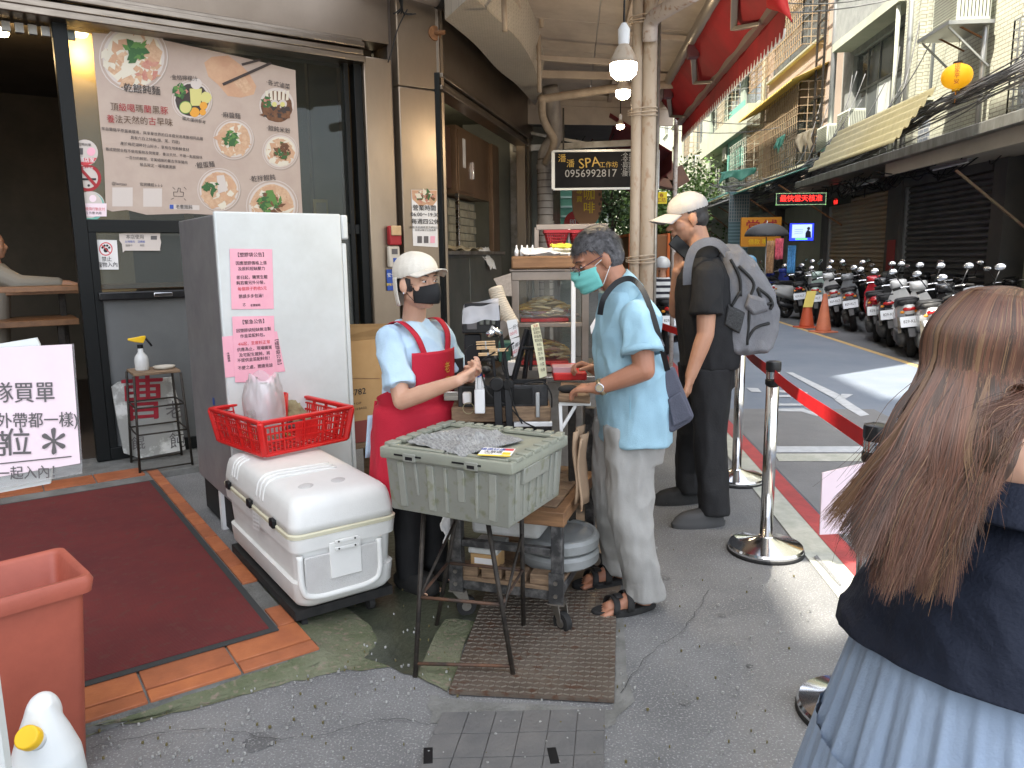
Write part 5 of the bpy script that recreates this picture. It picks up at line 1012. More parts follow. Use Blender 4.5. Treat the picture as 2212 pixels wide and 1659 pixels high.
def s3(q):
    q.disc(555,1270,88,'greenpaint',.0005); q.disc(550,1260,80,'pr_plate',.001); q.rect(462,1330,655,1250,'palepink',.002); q.text('歡迎使用行動支付',565,1285,20,'ink_pinkred',.01,lv=.004); q.text('訂位 外帶 內用',565,1310,18,'ink',.01,lv=.004); q.disc(570,1220,22,'palepink',.003)
sticker('round white and red recommendation sticker, topmost on the door glass',520,940,82,s1); sticker('round red no smoking sticker in the middle on the door glass',540,1095,82,s2); sticker('pale green and pink sticker lowest on the door glass',555,1265,90,s3)
# notices on lower leaf  (zoom region 0,500 k=2.37)
q=PP(lambda u,v:F1(u,v,.045),FA,0,500,2.37); t=thing('notice','white no pets notice with a barred paw print on the door glass','notice',q.at(630,320))
q.poly([(555,235),(692,238),(704,412),(570,412)][::-1],'paper',0); q.ring(627,290,40,34,'ink_pinkred',.001); q.disc(627,297,14,'ink',.0015); 
for dx,dy in ((-20,-8),(-8,-20),(8,-20),(20,-8)): q.disc(627+dx,290+dy,7,'ink',.0015)
q.line(600,265,654,316,6,'ink_pinkred',.003); q.text('禁止',632,352,30,'ink',.02); q.text('寵物入內',636,385,31,'ink',.02); q.done(t,'sheet')
t=thing('notice','torn cream notice taped on the door glass right of the no pets notice','notice',q.at(830,240)); q.l={}
q.poly([(705,200),(740,196),(950,192),(948,225),(955,250),(948,290),(950,300),(740,300),(728,312),(722,260),(708,240)][::-1],'pr_plate',0)
q.text('本店使用',800,220,27,'ink',.015); q.text('台灣豬肉　溫體豬',800,248,15,'ink_blue',.01); q.text('國產牛　　　美國',800,270,14,'ink_grey',.01); q.rect(893,235,930,212,'ink_grey'); q.done(t,'sheet')
# pillar notice, soap dispensers  (zoom 850,0 k=2.592) plane pillar front b=-.07
q=PP(lambda u,v:F1(u,v,-.074),FA,850,0,2.592); t=thing('notice','long opening hours notice with a food photo on the wide steel pillar','notice',q.at(548,1400))
q.poly([(462,1230),(628,1232),(634,1602),(474,1592)][::-1],'paper',0); q.poly([(464,1232),(627,1234),(626,1300),(600,1335),(560,1325),(520,1340),(468,1290)][::-1],'pr_skin',.001); q.scatter(560,1275,60,['pr_meat','pr_pale','pr_brown','pr_green'],40,50,3,.002,.5)
q.text('營業時間',545,1350,38,'ink',.03,lv=.006); q.text('06:00～19:30',548,1392,33,'ink',.02,lv=.006); q.text('每週四公休',552,1438,36,'ink',.03,lv=.006); q.text('最新消息請見官方網站公告',552,1475,17,'ink',.01,lv=.006); q.text('店面以當日公告為準',552,1492,15,'ink',.01,lv=.006)
for i in range(3): q.rect(500+i*42,1575,530+i*42,1530,'ink_grey' if i<2 else 'pinkpaper',.003)
q.done(t,'sheet')
def seambox(name,label,cat,u0,v0,u1,v1,d,mat): 
    a=F1(u0,v1,-.05); b=F1(u1,v1,-.05); z1=F1(u0,v0,-.05).z; t=thing(name,label,cat,a); w=(b-a).length
    B().hexa([a,a+FA*w,a+FA*w-FB*d,a-FB*d][::-1]+[p+UP*(z1-a.z) for p in [a,a+FA*w,a+FA*w-FB*d,a-FB*d][::-1]]).build('box',MC[mat],t,bevel=.012); return t,a,w,z1-a.z
M('cream_plastic',(.55,.5,.42),rough=.4)
t,a,w,h=seambox('dispenser','red and cream paper dispenser on the seam between the steel pillars','dispenser',836,488,862,530,.06,'ink_red'); B().hexa([p for p in (a-FB*.065,a+FA*w-FB*.065,a+FA*w-FB*.01,a-FB*.01)]+[p+UP*h*.5 for p in (a-FB*.065,a+FA*w-FB*.065,a+FA*w-FB*.01,a-FB*.01)]).v
B().box(a+FA*w/2-FB*.07+UP*h*.75,(w*.8,.02,h*.5),FA).build('cover',MC['wood_light'],t,bevel=.006)
t,a,w,h=seambox('intercom','pale cream intercom box under the dispenser on the steel seam','intercom',836,532,860,578,.05,'cream_plastic'); B().box(a+FA*w/2-FB*.052+UP*h*.75,(w*.5,.006,h*.25),FA).build('grille',MC['ink_grey'],t); B().box(a+FA*w/2-FB*.052+UP*h*.35,(w*.3,.006,h*.2),FA).build('button',MC['ink_blue'],t)
t,a,w,h=seambox('alarm_label','blue and yellow alarm label under the intercom','label',836,582,855,628,.008,'ink_blue'); pr=Pr(a-FB*.009,FA,UP,w,h); pr.text('安全',.5,.72,.04,'ink_white'); pr.text('警報系統',.5,.28,.025,'ink_yellow'); pr.done(t)
t=thing('pipe_stub','rusty pipe stub sticking out of the wide pillar','pipe stub',F1(945,72,-.07)); c=F1(938,72,-.07); B().cyl(c,c-FB*.015,.06,n=20).build('flange',MC['rust'],t,angle=40); B().cyl(c,c-FB*.08+FA*.06,.018,n=10).build('stub',MC['rust'],t,smooth=True)
# box gutter and cables above the pillars
t=thing('overhead_gutter','cream painted gutter box end with cables above the steel pillars','gutter',F1(900,10,-.3)); a=F1(885,-14,-.2); b_=F1(945,6,-.2); B().cyl(a+UP*.04-FA*.3,b_+UP*.02,.055,n=18).build('pipe',MC['ceilwhite'],t,smooth=True); B().cyl(b_+UP*.02,b_+FA*.05+UP*.01,.066,n=18).build('collar',MC['iron'],t,angle=40)
b=B(); rg=random.Random(2)
for i in range(7): p=F1(858+i*2,-10,-.1-.02*i); m=F1(866+i,16+i*2,-.13); r_=F1(850+i*8,30,-.1); b.tube(smooth_pts([p,m,r_],6),.006,5)
b.tube(smooth_pts([F1(880,20,-.12),F1(860,60,-.1),F1(846,110,-.1),F1(838,135,-.06)],6),.005,5); stuff(b.build('cables',MC['rubber'],t,smooth=True))
# =============== BULBS ===============
def bulb(label,u,v,y,k,e):
    c=D(u,v,y); t=thing('light_bulb',label,'light bulb',c,group='lit bulbs under the arcade'); 
    B().lathe([(.0,-.075*k),(.04*k,-.07*k),(.062*k,-.05*k),(.068*k,-.02*k),(.066*k,0)],c,24).build('globe',M('bulbglow',(1,.86,.62),emit=9),t,smooth=True)
    B().lathe([(.068*k,0),(.06*k,.03*k),(.04*k,.07*k),(.026*k,.09*k)],c,24).build('body',MC['oldcream'],t,smooth=True); B().lathe([(.026*k,.09*k),(.028*k,.1*k),(.03*k,.16*k),(.012*k,.19*k)],c,16).build('socket',MC['white'],t,angle=40)
    B().tube([c+UP*.18*k,c+UP*.18*k+UP*(3.45-c.z-.18*k)],.005,5).build('cord',MC['black'],t)
    l=bpy.data.lights.new('bulb_light','POINT'); l.energy=e; l.color=(1,.78,.5); l.shadow_soft_size=.06; o=bpy.data.objects.new('bulb_light',l); col.objects.link(o); o.location=c-UP*.12*k; return t
bulb('nearest and largest lit bulb hanging beside the roof post',1347,138,3.9,.98,7); bulb('second lit bulb hanging beside the roof post',1346,196,6.2,.85,6); bulb('smallest and farthest lit bulb beyond the roof post',1340,270,8.5,.6,2)
# =============== RED AWNING ===============
M('awnred',(.3,.008,.014),(.2,.006,.01),rough=.75,scale=3); M('awnredlit',(.42,.015,.014),rough=.8); M('awnmetal',(.32,.29,.26),rough=.4,metal=.6)  # awnredlit: awning red with light put into the colour
aw=thing('red_awning','red retractable awning with a scalloped edge hanging from the arcade roof along the lane','awning',S(7.5,1.25,2.8))
s0,s1=5.3,9.9
B().grid(lambda i,j:S(s0+(s1-s0)*i,1.1+.26*j,3.36-.3*j-.02*math.sin(PI*j)+.01*math.sin(i*40)),40,6).build('cloth',MC['awnred'],aw,smooth=True,solid=.004)
n=46
b=B()
for i in range(n):
    a=s0+(s1-s0)*i/n; c=s0+(s1-s0)*(i+1)/n; 
    b.poly([S(a,1.362,3.07),S(a,1.362,2.92)]+[S(a+(c-a)*(.5-.5*math.cos(PI*k/6)),1.362,2.92-.055*math.sin(PI*k/6)) for k in range(1,6)]+[S(c,1.362,2.92),S(c,1.362,3.07)])
b.build('valance',MC['awnred'],aw,solid=.003)
b=B(); 
for i in range(n):
    a=s0+(s1-s0)*i/n; c=s0+(s1-s0)*(i+1)/n
    b.tube([S(a+(c-a)*(.5-.5*math.cos(PI*k/6)),1.364,2.92-.055*math.sin(PI*k/6)-.004) for k in range(7)],.007,4)
stuff(b.build('white_trim',MC['white'],aw))
B().bar(S(s0,1.33,3.09),S(s1,1.33,3.09),.05,.06).build('front_bar',MC['awnmetal'],aw); B().cyl(S(s0,1.08,3.4),S(s1,1.08,3.4),.05,n=14).build('roller',MC['awnmetal'],aw,smooth=True)
for a in (5.6,7.4,9.2): B().bar(S(a,1.1,3.32),S(a+.5,1.2,3.14),.05,.035).build('arm',MC['awnmetal'],aw,bevel=.006); B().bar(S(a+.5,1.2,3.14),S(a+.1,1.31,3.06),.045,.03).build('arm',MC['awnmetal'],aw,bevel=.006); B().box(S(a,1.1,3.32),(.12,.1,.14),SD).build('arm_bracket',M('awnbracket',(.1,.03,.04),rough=.5),aw,bevel=.01)
# hanging near end of the cloth
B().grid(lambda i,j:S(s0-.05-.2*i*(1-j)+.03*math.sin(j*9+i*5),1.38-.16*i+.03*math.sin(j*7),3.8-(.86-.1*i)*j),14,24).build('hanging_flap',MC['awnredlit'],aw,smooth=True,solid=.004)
aw2=thing('far_red_awning','second darker red awning further along the arcade','awning',S(12,1.25,2.8)); s0,s1=10.3,17
B().grid(lambda i,j:S(s0+(s1-s0)*i,.5+.8*j,3.3-.5*j),30,4).build('cloth',M('awndark',(.22,.03,.035),rough=.8),aw2,smooth=True,solid=.004); b=B()
for i in range(60):
    a=s0+(s1-s0)*i/60; c=s0+(s1-s0)*(i+1)/60; b.poly([S(a,1.3,2.82),S(a,1.3,2.6),S((a+c)/2,1.3,2.54),S(c,1.3,2.6),S(c,1.3,2.82)])
b.build('valance',MC['awndark'],aw2,solid=.003)
B().bar(S(10.2,1.0,0),S(10.2,1.0,3.4),.05,.05).build('post',MC['oldgrey'],aw2); p=ST(1462,130,1.15)
pipe('awning_post','thin white post holding the far end of the red awning',[S(9.95,1.3,0),S(9.95,1.3,3.5)],.028,'oldgrey')
# =============== FRIDGE ===============
fp=G(515,1180); fr_=thing('fridge','white fronted steel fridge with pink notices taped on its side','fridge',fp)
def RP(a,b,z): return V((fp.x,fp.y,0))+FA*a+FB*b+UP*z
def rbox(a0,a1,b0,b1,z0,z1): return B().hexa([RP(a0,b0,z0),RP(a1,b0,z0),RP(a1,b1,z0),RP(a0,b1,z0),RP(a0,b0,z1),RP(a1,b0,z1),RP(a1,b1,z1),RP(a0,b1,z1)])
M('fridgewhite',(.64,.67,.66),(.54,.56,.54),rough=.35,scale=2.2,rvar=.05); M('fridgesteel',(.27,.265,.265),(.2,.195,.2),rough=.42,metal=.25,scale=1.5,rvar=.12,bump=.03,bscale=6)
rbox(.0,.66,.02,.78,.22,1.72).build('side_panel',MC['fridgesteel'],fr_,bevel=.006); rbox(0,.66,-.01,.018,.06,1.735).build('white_panel',MC['fridgewhite'],fr_,bevel=.008)
rbox(.662,.70,-.012,.06,1.6,1.73).build('hinge_cap',MC['fridgewhite'],fr_,bevel=.01); rbox(.662,.69,.0,.06,.3,1.58).build('door_edge',MC['fridgewhite'],fr_,bevel=.008)
rbox(.02,.64,.06,.74,.02,.22).build('motor_base',MC['black_matte'],fr_); rbox(.0,.05,.3,.34,.0,.22).build('leg',MC['white'],fr_); B().poly([RP(-.002,.3,.72),RP(-.002,.26,.72),RP(-.002,.26,.76),RP(-.002,.3,.76)]).build('blue_sticker',MC['ink_blue'],fr_)
pf2=lambda u,v:PL(u,v,RP(0,-.012,0),FA)
def note(label,quad,lines,dx=0,lv=0):
    q=PP(pf2,FA,0,500,2.37); c=q.at(quad[0][0],quad[0][1]); t=thing('pink_notice',label,'notice',c); B().prism([q.pt(x,y,.001+lv) for x,y in quad[::-1]],q.n*.0006).build('sheet',MC['pinkpaper'],t)
    for s,x,y,px,m,*r in lines: q.text(s,x,y,px,m,.018,(r[0] if r else 0),lv=.003+lv)
    q.done(t); return t
note('upper pink notice about plastic bags on the white fridge panel',[(1360,288),(1612,292),(1622,645),(1372,648)],[('【塑膠袋公告】',1486,326,27,'ink'),('因應塑膠價格上漲',1488,375,23,'ink'),('及原料短缺壓力',1490,408,23,'ink'),('即日起，購買生餛',1493,459,23,'ink'),('飩若需另外分裝，',1492,491,23,'ink'),('每個袋子酌收5元',1494,526,23,'ink_pinkred'),('懇請多多包涵！',1494,570,23,'ink'),('老曹餛飩',1512,624,15,'ink'),('ㄜ',1446,622,22,'ink')])
note('pink notice lying sideways, left and behind the urgent notice',[(1315,810),(1640,778),(1690,1015),(1335,1052)],[('【塑膠袋公告】',1644,900,26,'ink',-1.5),('老曹餛飩',1352,930,15,'ink',-1.5)])
note('lower pink urgent notice with red lines on the white fridge panel',[(1374,690),(1622,686),(1634,1080),(1392,1080)],[('【緊急公告】',1500,722,27,'ink'),('因塑膠袋短缺無法製',1502,770,23,'ink'),('作韭菜配料包。',1502,803,23,'ink'),('4/6起，至原料正常',1505,848,23,'ink_pinkred'),('供應為止，現場購買',1507,881,23,'ink'),('及宅配生餛飩，將',1508,914,23,'ink'),('不提供韭菜配料包！',1508,944,23,'ink'),('不便之處，懇請見諒',1512,988,23,'ink')],lv=.002)
# =============== COOLER on dolly ===============
M('coolwhite',(.74,.74,.71),(.66,.66,.63),rough=.5,scale=3,bump=.08,bscale=200,rvar=.08); M('coolshade',(.6,.6,.58),(.5,.48,.46),rough=.55,scale=3,bump=.5,bscale=300)  # coolshade: shade of dents and front recess put into a darker white
c0=G(640,1332,.1); co=thing('ice_box','large white plastic ice box with a curved lid on a low dolly','cooler',(c0.x,c0.y,0)); W_=.455; L_=.98
def CP(a,b,z): return V((c0.x,c0.y,0))+FA*a+FB*b+UP*z
def rr(b_,z,ins,w=W_,l=L_,r=.05,n=5,a0=0,b0=0):
    out=[]; 
    for (cx,cy,st_) in ((w-ins-r,ins+r,-PI/2),(w-ins-r,l-ins-r,0),(ins+r,l-ins-r,PI/2),(ins+r,ins+r,PI)):
        for k in range(n+1): t=st_+PI/2*k/n; out.append(CP(a0+cx+r*math.cos(t),b0+cy+r*math.sin(t),z))
    return out
b=B(); b.loft([rr(0,.1,.05),rr(0,.115,.03),rr(0,.14,.015),rr(0,.22,.008),rr(0,.225,.022),rr(0,.35,.014),rr(0,.355,.0),rr(0,.405,-.004),rr(0,.41,.0)]); b.build('tub',MC['coolwhite'],co,angle=35)
B().loft([rr(0,.411,-.006),rr(0,.425,-.007),rr(0,.43,-.002)]).build('rim',M('rimcream',(.6,.57,.42),rough=.5),co,angle=35)
B().loft([rr(0,.431,.0),rr(0,.46,.001),rr(0,.515,.01,r=.05),rr(0,.543,.018,r=.052),rr(0,.56,.034,r=.055),rr(0,.568,.056,r=.06),rr(0,.571,.09,r=.06),rr(0,.572,.14,r=.04)]).build('lid',MC['coolwhite'],co,smooth=True)
for i in range(3):
    y=.36+.045*i; B().tube(smooth_pts([CP(.006,y,.48),CP(.022,y,.545),CP(.07,y,.572),CP(.2,y,.574),CP(.34,y,.572)],5),.007,8).build('lid_ridge',MC['coolwhite'],co,smooth=True)
for i in range(3): y=.75+.04*i; B().tube(smooth_pts([CP(.006,y,.48),CP(.022,y,.545),CP(.07,y,.572)],5),.007,8).build('lid_ridge',MC['coolwhite'],co,smooth=True)
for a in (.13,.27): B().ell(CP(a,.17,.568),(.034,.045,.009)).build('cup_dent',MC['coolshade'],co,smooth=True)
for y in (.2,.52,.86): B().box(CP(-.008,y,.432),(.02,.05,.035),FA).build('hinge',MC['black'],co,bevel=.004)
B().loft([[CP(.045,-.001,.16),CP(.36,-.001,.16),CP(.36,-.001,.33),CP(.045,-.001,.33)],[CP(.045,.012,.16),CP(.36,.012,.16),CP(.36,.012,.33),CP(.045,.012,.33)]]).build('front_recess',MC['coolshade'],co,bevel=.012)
B().hexa([CP(.15,-.008,.22),CP(.285,-.008,.22),CP(.285,.002,.22),CP(.15,.002,.22),CP(.15,-.004,.37),CP(.285,-.004,.37),CP(.285,.002,.37),CP(.15,.002,.37)]).build('front_pad',MC['coolwhite'],co,bevel=.006)
B().tube(smooth_pts([CP(.03,.008,.34),CP(.034,.004,.2),CP(.08,.003,.16),CP(.2,.003,.155),CP(.32,.003,.16),CP(.366,.004,.2),CP(.37,.008,.34)],6),.014,8).build('front_rib',MC['coolwhite'],co,smooth=True)
for z in (.375,.345): 
    o=B().box(CP(.22,-.014,z),(.1,.008,.014),FA).build('latch_plate',MC['coolwhite'],co,bevel=.002)
    for a in (.185,.255): B().cyl(CP(a,-.018,z),CP(a,-.02,z),.004,n=8).build('screw',MC['iron'],o)
dl=thing('dolly','black wheeled dolly under the white ice box','dolly',CP(.2,.5,0)); B().hexa([CP(.01,.04,.06),CP(.44,.04,.06),CP(.44,.96,.06),CP(.01,.96,.06),CP(.01,.04,.098),CP(.44,.04,.098),CP(.44,.96,.098),CP(.01,.96,.098)]).build('deck',MC['black_matte'],dl)
for a in (.05,.35):
    for y in (.08,.92): B().cyl(CP(a-.012,y,.032),CP(a+.012,y,.032),.03,n=14).build('wheel',MC['rubber'],dl)
q=PP(lambda u,v:PL(u,v,CP(.0,0,0),FB),-FB,480,940,2.675); q.l={}
for i in range(5): q.line(412,905+i*26,455,925+i*26,4,'ink_white',.004); 
for i in range(3): q.line(413+i*20,905+i*8,415+i*20,1015+i*8,4,'ink_white',.004)
q.done(co,'faded_stamp')
# =============== RED CRATE on cooler ===============
cz=.594; K0=G(572,985,cz); KR=G(748,948,cz); KL=G(460,918,cz); ka=(KR-K0); kw=ka.length; ka.normalize(); kb=(KL-K0); kl=kb.length; kb.normalize(); kb=V((-ka.y,ka.x,0)); kl=.46
cr=thing('crate','red plastic crate with slotted sides on the back of the ice box','crate',K0)
def KP(a,b,z,fl=0): # slight flare
    f=fl; return K0+ka*(a*kw+(a-.5)*f)+kb*(b*kl+(b-.5)*f)+UP*z
hh=.165; fl=.05
def side(p0,p1,q0,q1,nm,plain=None):
    b=B(); n=22
    def pt(x,z): return (V(p0)*(1-x)+V(p1)*x)*(1-z)+(V(q0)*(1-x)+V(q1)*x)*z
    for z,w in ((.02,.018),(.4,.008),(.62,.008),(.82,.008),(.97,.02)): b.bar(pt(0,z),pt(1,z),.009,w)
    for i in range(n+1):
        x=i/n; th=.016 if i%5==0 or i==n else .004
        b.bar(pt(x,0),pt(x,.82 if th<.01 else 1),th*1.0,.006,(0,1,0)) if False else b.bar(pt(x,.0),pt(x,.8 if th<.01 else .97),.006,th,ka.cross(UP) if nm=='a' else ka)
    if plain: 
        x0,x1=plain; b.add([pt(x0,.25),pt(x1,.25),pt(x1,.8),pt(x0,.8)],[(0,1,2,3)])
    o=b.build('side',MC['red_plastic'],cr); return o
c_=[KP(0,0,.0),KP(1,0,.0),KP(1,1,.0),KP(0,1,.0)]; d_=[KP(0,0,hh,fl),KP(1,0,hh,fl),KP(1,1,hh,fl),KP(0,1,hh,fl)]
side(c_[0],c_[1],d_[0],d_[1],'a',(.36,.62)); side(c_[1],c_[2],d_[1],d_[2],'b'); side(c_[3],c_[2],d_[3],d_[2],'a'); side(c_[0],c_[3],d_[0],d_[3],'b')
for i in range(4): B().bar(c_[i]+UP*.0,d_[i],.03,.03).build('corner_post',MC['red_plastic'],cr,bevel=.008)
for z,P_ in ((.004,c_),(hh,d_)):
    for i in range(4): B().bar(P_[i]+(UP*(z-P_[i].z+K0.z) if 0 else V()),P_[(i+1)%4],.026,.014).build('rim',MC['red_plastic'],cr,bevel=.004)
b=B()
for i in range(13): b.bar(KP(0,i/12,.006),KP(1,i/12,.006),.008,.006)
for i in range(13): b.bar(KP(i/12,0,.01),KP(i/12,1,.01),.008,.006)
stuff(b.build('floor_grid',MC['red_plastic'],cr))
cup=thing('red_tub','tall red plastic tub standing inside the crate','tub',KP(.62,.8,.02)); B().lathe([(.04,0),(.055,.2),(.06,.2),(.045,.005),(0,.005)],KP(.62,.8,.012),26,cap=False).build('shell',MC['red_plastic'],cup,smooth=True)
M('khaki_cloth',(.38,.34,.2),(.28,.25,.14),rough=.95,scale=20,bump=.8,bscale=300)
rag('cloth','khaki towelling cloth draped over the back rim of the red crate','cloth',[KP(.72,.78,.06),KP(1.0,.72,.05),KP(.98,1.02,.2),KP(.74,1.04,.21)],'khaki_cloth',.018,6)
# plastic bag of bits
bg_=thing('plastic_bag','clear plastic bag of dried seasoning standing in the red crate','bag',KP(.32,.55,.01))
def bagf(seed,c,rx,ry,h,mat,par,name,ns=.03):
    def f(i,j):
        a=2*PI*i; z=j; k=(1-.35*z**3)*(.75+.25*math.sin(min(1,z*3)*PI/2)); w=noise.noise(V((math.cos(a)*1.2+seed,math.sin(a)*1.2,z*2)))*ns*.7+(1-2*abs(noise.noise(V((math.cos(a)*3+seed+z,math.sin(a)*3,z*2.5)))))*ns*.22
        return c+V(((rx*k+w)*math.cos(a),(ry*k+w)*math.sin(a),z*h+(.02*math.sin(a*3+seed) if z>.95 else 0)))
    return B().grid(f,48,26).build(name,MC[mat],par,smooth=True)
bagf(2,KP(.32,.55,.012),.1,.09,.325,'bag',bg_,'film'); bagf(7,KP(.32,.55,.014),.08,.07,.29,'clearfilm',bg_,'inner_film',.05)
b=B(); rg=random.Random(8)
for i in range(500): p=KP(.32,.55,.02)+V((rg.gauss(0,.035),rg.gauss(0,.035),abs(rg.gauss(0,.03)))); b.box(p,(.02,.006,.004),(rg.uniform(-1,1),rg.uniform(-1,1),rg.uniform(-.5,.5)))
stuff(b.build('seasoning',M('seasoning',(.35,.27,.08),(.15,.17,.05),rough=.9,scale=60),bg_))
# =============== SMALL STOOL with spray bottle, propped board ===============
z=.74; Q4=[G(263,797,z),G(318,812,z),G(397,800,z),G(345,783,z)]; g4=[G(273,1015,.05),G(305,1035,.05),G(405,1005,.05),G(365,985,.05)]
cn=sum(Q4,V())/4; stl=thing('tall_stool','black wire framed stool with a worn wooden seat beside the door','stool',(cn.x,cn.y,.05))
ux=(Q4[1]-Q4[0]); 
sq=[cn+FA*(-.15)-FB*.15,cn+FA*.15-FB*.15,cn+FA*.15+FB*.15,cn-FA*.15+FB*.15]
B().prism([p-UP*.02 for p in sq],UP*.02).build('seat',MC['wood_worn'],stl,bevel=.004); b=B()
ft=[(p-cn)*1.15+V((cn.x,cn.y,.05)) for p in sq]
for p,q in zip(sq,ft): B().tube([p-UP*.02,V((q.x,q.y,.05))],.009,8).build('leg',MC['iron'],stl,smooth=True)
for k in (.35,.62,.98):
    r4=[p.lerp(V((q.x,q.y,.05)),k) for p,q in zip(sq,ft)]
    for i in range(4):
        if k>.9 and i%2: continue
        B().tube([r4[i],r4[(i+1)%4]],.006,6).build('rung',MC['iron'],stl,smooth=True)
c=cn-FA*.07+UP*.0; sb=thing('spray_bottle','clear spray bottle with a yellow trigger head on the tall stool','spray bottle',c)
B().lathe([(.0,0),(.042,0),(.046,.01),(.046,.075),(.04,.1),(.018,.13),(.017,.16)],c,24).build('bottle',M('milky',(.6,.6,.58),rough=.25),sb,smooth=True); B().cyl(c+UP*.155,c+UP*.18,.019,n=16).build('collar',MC['black'],sb,angle=40)
B().loft([[c+FA*x+FB*y+UP*zz for y,zz in ((-w,z0),(w,z0),(w,z1),(-w,z1))] for x,w,z0,z1 in ((.04,.008,.225,.24),(.02,.014,.19,.24),(-.03,.013,.2,.232),(-.075,.006,.215,.228))]).build('head',MC['yellow_plastic'],sb,bevel=.004); B().tube([c+FA*.035+UP*.228,c+FA*.06+UP*.19,c+FA*.075+UP*.165],.007,8).build('trigger',MC['black'],sb,smooth=True)
c=cn+FA*.07-FB*.02; d_=thing('small_dish','pale oval dish on the tall stool','dish',c); B().lathe([(0,.002),(.06,.002),(.075,.02),(.07,.02),(.055,.006),(0,.006)],c,26,cap=False).build('dish',MC['cream_plastic'],d_,smooth=True)
# propped board with red character
q0=F1(248,985,-.3); bd=thing('propped_board','chipped white board with a big red Chinese character propped behind the tall stool','signboard',q0)
pfb=lambda u,v:F1(u,v,-.12); q=PP(pfb,FA,0,500,2.37); sh=[(662,1110),(700,1080),(1020,1050),(1060,1200),(1100,1480),(830,1530),(735,1500),(700,1330)]
B().prism([q.pt(x,y,0) for x,y in sh[::-1]],q.n*-.03).build('board',M('chipped',(.6,.6,.57),(.3,.3,.28),rough=.8,scale=4,bump=.3,hi=.5,lo=.42),bd)
M('oldred',(.32,.015,.03),(.25,.01,.02),rough=.6,scale=6)
q.text('曹',845,1195,270,'oldred',.03,-.05,lv=.003); q.text('老',1035,1250,110,'ink_grey',.01,lv=.003); q.text('餛',820,1445,80,'ink_grey',.01,lv=.003); q.text('飩',1050,1430,95,'ink_grey',.01,lv=.003); q.done(bd)
# carton left of the fridge behind stool and big brown carton behind worker
def carton(name,label,c,size,rz,mat='card',par=None):
    a=V((math.cos(rz),math.sin(rz),0)); t=thing(name,label,'carton',c); B().box(V(c)+UP*size[2]/2,size,a).build('box',MC[mat],t,bevel=.004); return t,a
c=PL(790,1000,V((-.62,4.6,0)),FA); t=thing('carton','big brown carton printed A-782 standing behind the worker','carton',(c.x,c.y,.3)); f=lambda u,v:PL(u,v,V((-.62,4.6,0)),FA)
A_=f(735,962); B_=f(858,962); zt=f(780,735).z; w=(B_-A_).length+.12; A_=A_-FA*.12
B().hexa([A_,A_+FA*w,A_+FA*w+FB*.4,A_+FB*.4]+[p+UP*(zt-A_.z) for p in (A_,A_+FA*w,A_+FA*w+FB*.4,A_+FB*.4)]).build('box',MC['card'],t,bevel=.004)
B().hexa([A_-FB*.004-UP*.0,A_+FA*w-FB*.004,A_+FA*w-FB*.002,A_-FB*.002]+[p+UP*.13 for p in (A_-FB*.004,A_+FA*w-FB*.004,A_+FA*w-FB*.002,A_-FB*.002)]).build('print_band',M('cartonred',(.25,.06,.05),rough=.8),t)
q=PP(f,FA,850,550,3.017); q.text('A-782',118,1302,62,'ink',.03,.05,lv=.003); q.text('PAPER SOUP CUP',75,1392,22,'ink',.01,.03,lv=.003); q.text('(50PCS X 12 BAGS)',110,1428,22,'ink',.01,.03,lv=.003); q.line(20,1195,300,1195,5,'wood',.002); q.done(t)
B().hexa([A_+UP*(zt-A_.z),A_+FA*w+UP*(zt-A_.z),A_+FA*w+UP*(zt-A_.z+.09)-FB*.06,A_+UP*(zt-A_.z+.11)-FB*.05]+[p+FB*.004 for p in (A_+UP*(zt-A_.z),A_+FA*w+UP*(zt-A_.z),A_+FA*w+UP*(zt-A_.z+.09)-FB*.06,A_+UP*(zt-A_.z+.11)-FB*.05)]).build('flap',MC['card'],t)
sb_=thing('low_stool','low brown bench under the printed carton','bench',(c.x,c.y,0)); B().hexa([V((p.x,p.y,z)) for z in (A_.z-.04,A_.z-.003) for p in (A_,A_+FA*w,A_+FA*w+FB*.4,A_+FB*.4)]).build('top',MC['wood_worn'],sb_)
for p in (A_+FA*.05+FB*.03,A_+FA*(w-.05)+FB*.03,A_+FA*(w-.05)+FB*.35,A_+FA*.05+FB*.35): B().bar(V((p.x,p.y,0)),V((p.x,p.y,A_.z-.04)),.04,.04).build('leg',MC['wood_worn'],sb_)
# =============== LEFT FOREGROUND: bin, board, jug ===============
M('binred',(.4,.1,.062),(.3,.075,.048),rough=.5,scale=3,bump=.1,bscale=60,rvar=.1)
bl=G(165,1632); zt=.62
TFR=G(195,1172,zt)  # back right top corner
TFF=G(185,1255,zt-.02)  # front right top corner
bn=thing('waste_bin','terracotta red plastic bin with a wide rolled rim in the left foreground','bin',(bl.x-.15,bl.y,0))
pr_=TFF; ex=(G(0,1290,zt)-TFF); ex.z=0; ex.normalize(); ey=TFR-TFF; ey.z=0; dep=ey.length; ey=V((-ex.y,ex.x,0)); 
if ey.dot(TFR-TFF)<0: ey=-ey
wid=.42; o=V((TFF.x,TFF.y,0)); 
def BN(x,y,z,t=0): # x 0..1 leftwards, taper towards base
    k=1-.2*(1-z/zt); cx=.5+(x-.5)*k; cy=.5+(y-.5)*k; return o+ex*(cx*wid+t)+ey*(cy*dep)+UP*z
dep=max(.2,min(.32,dep))
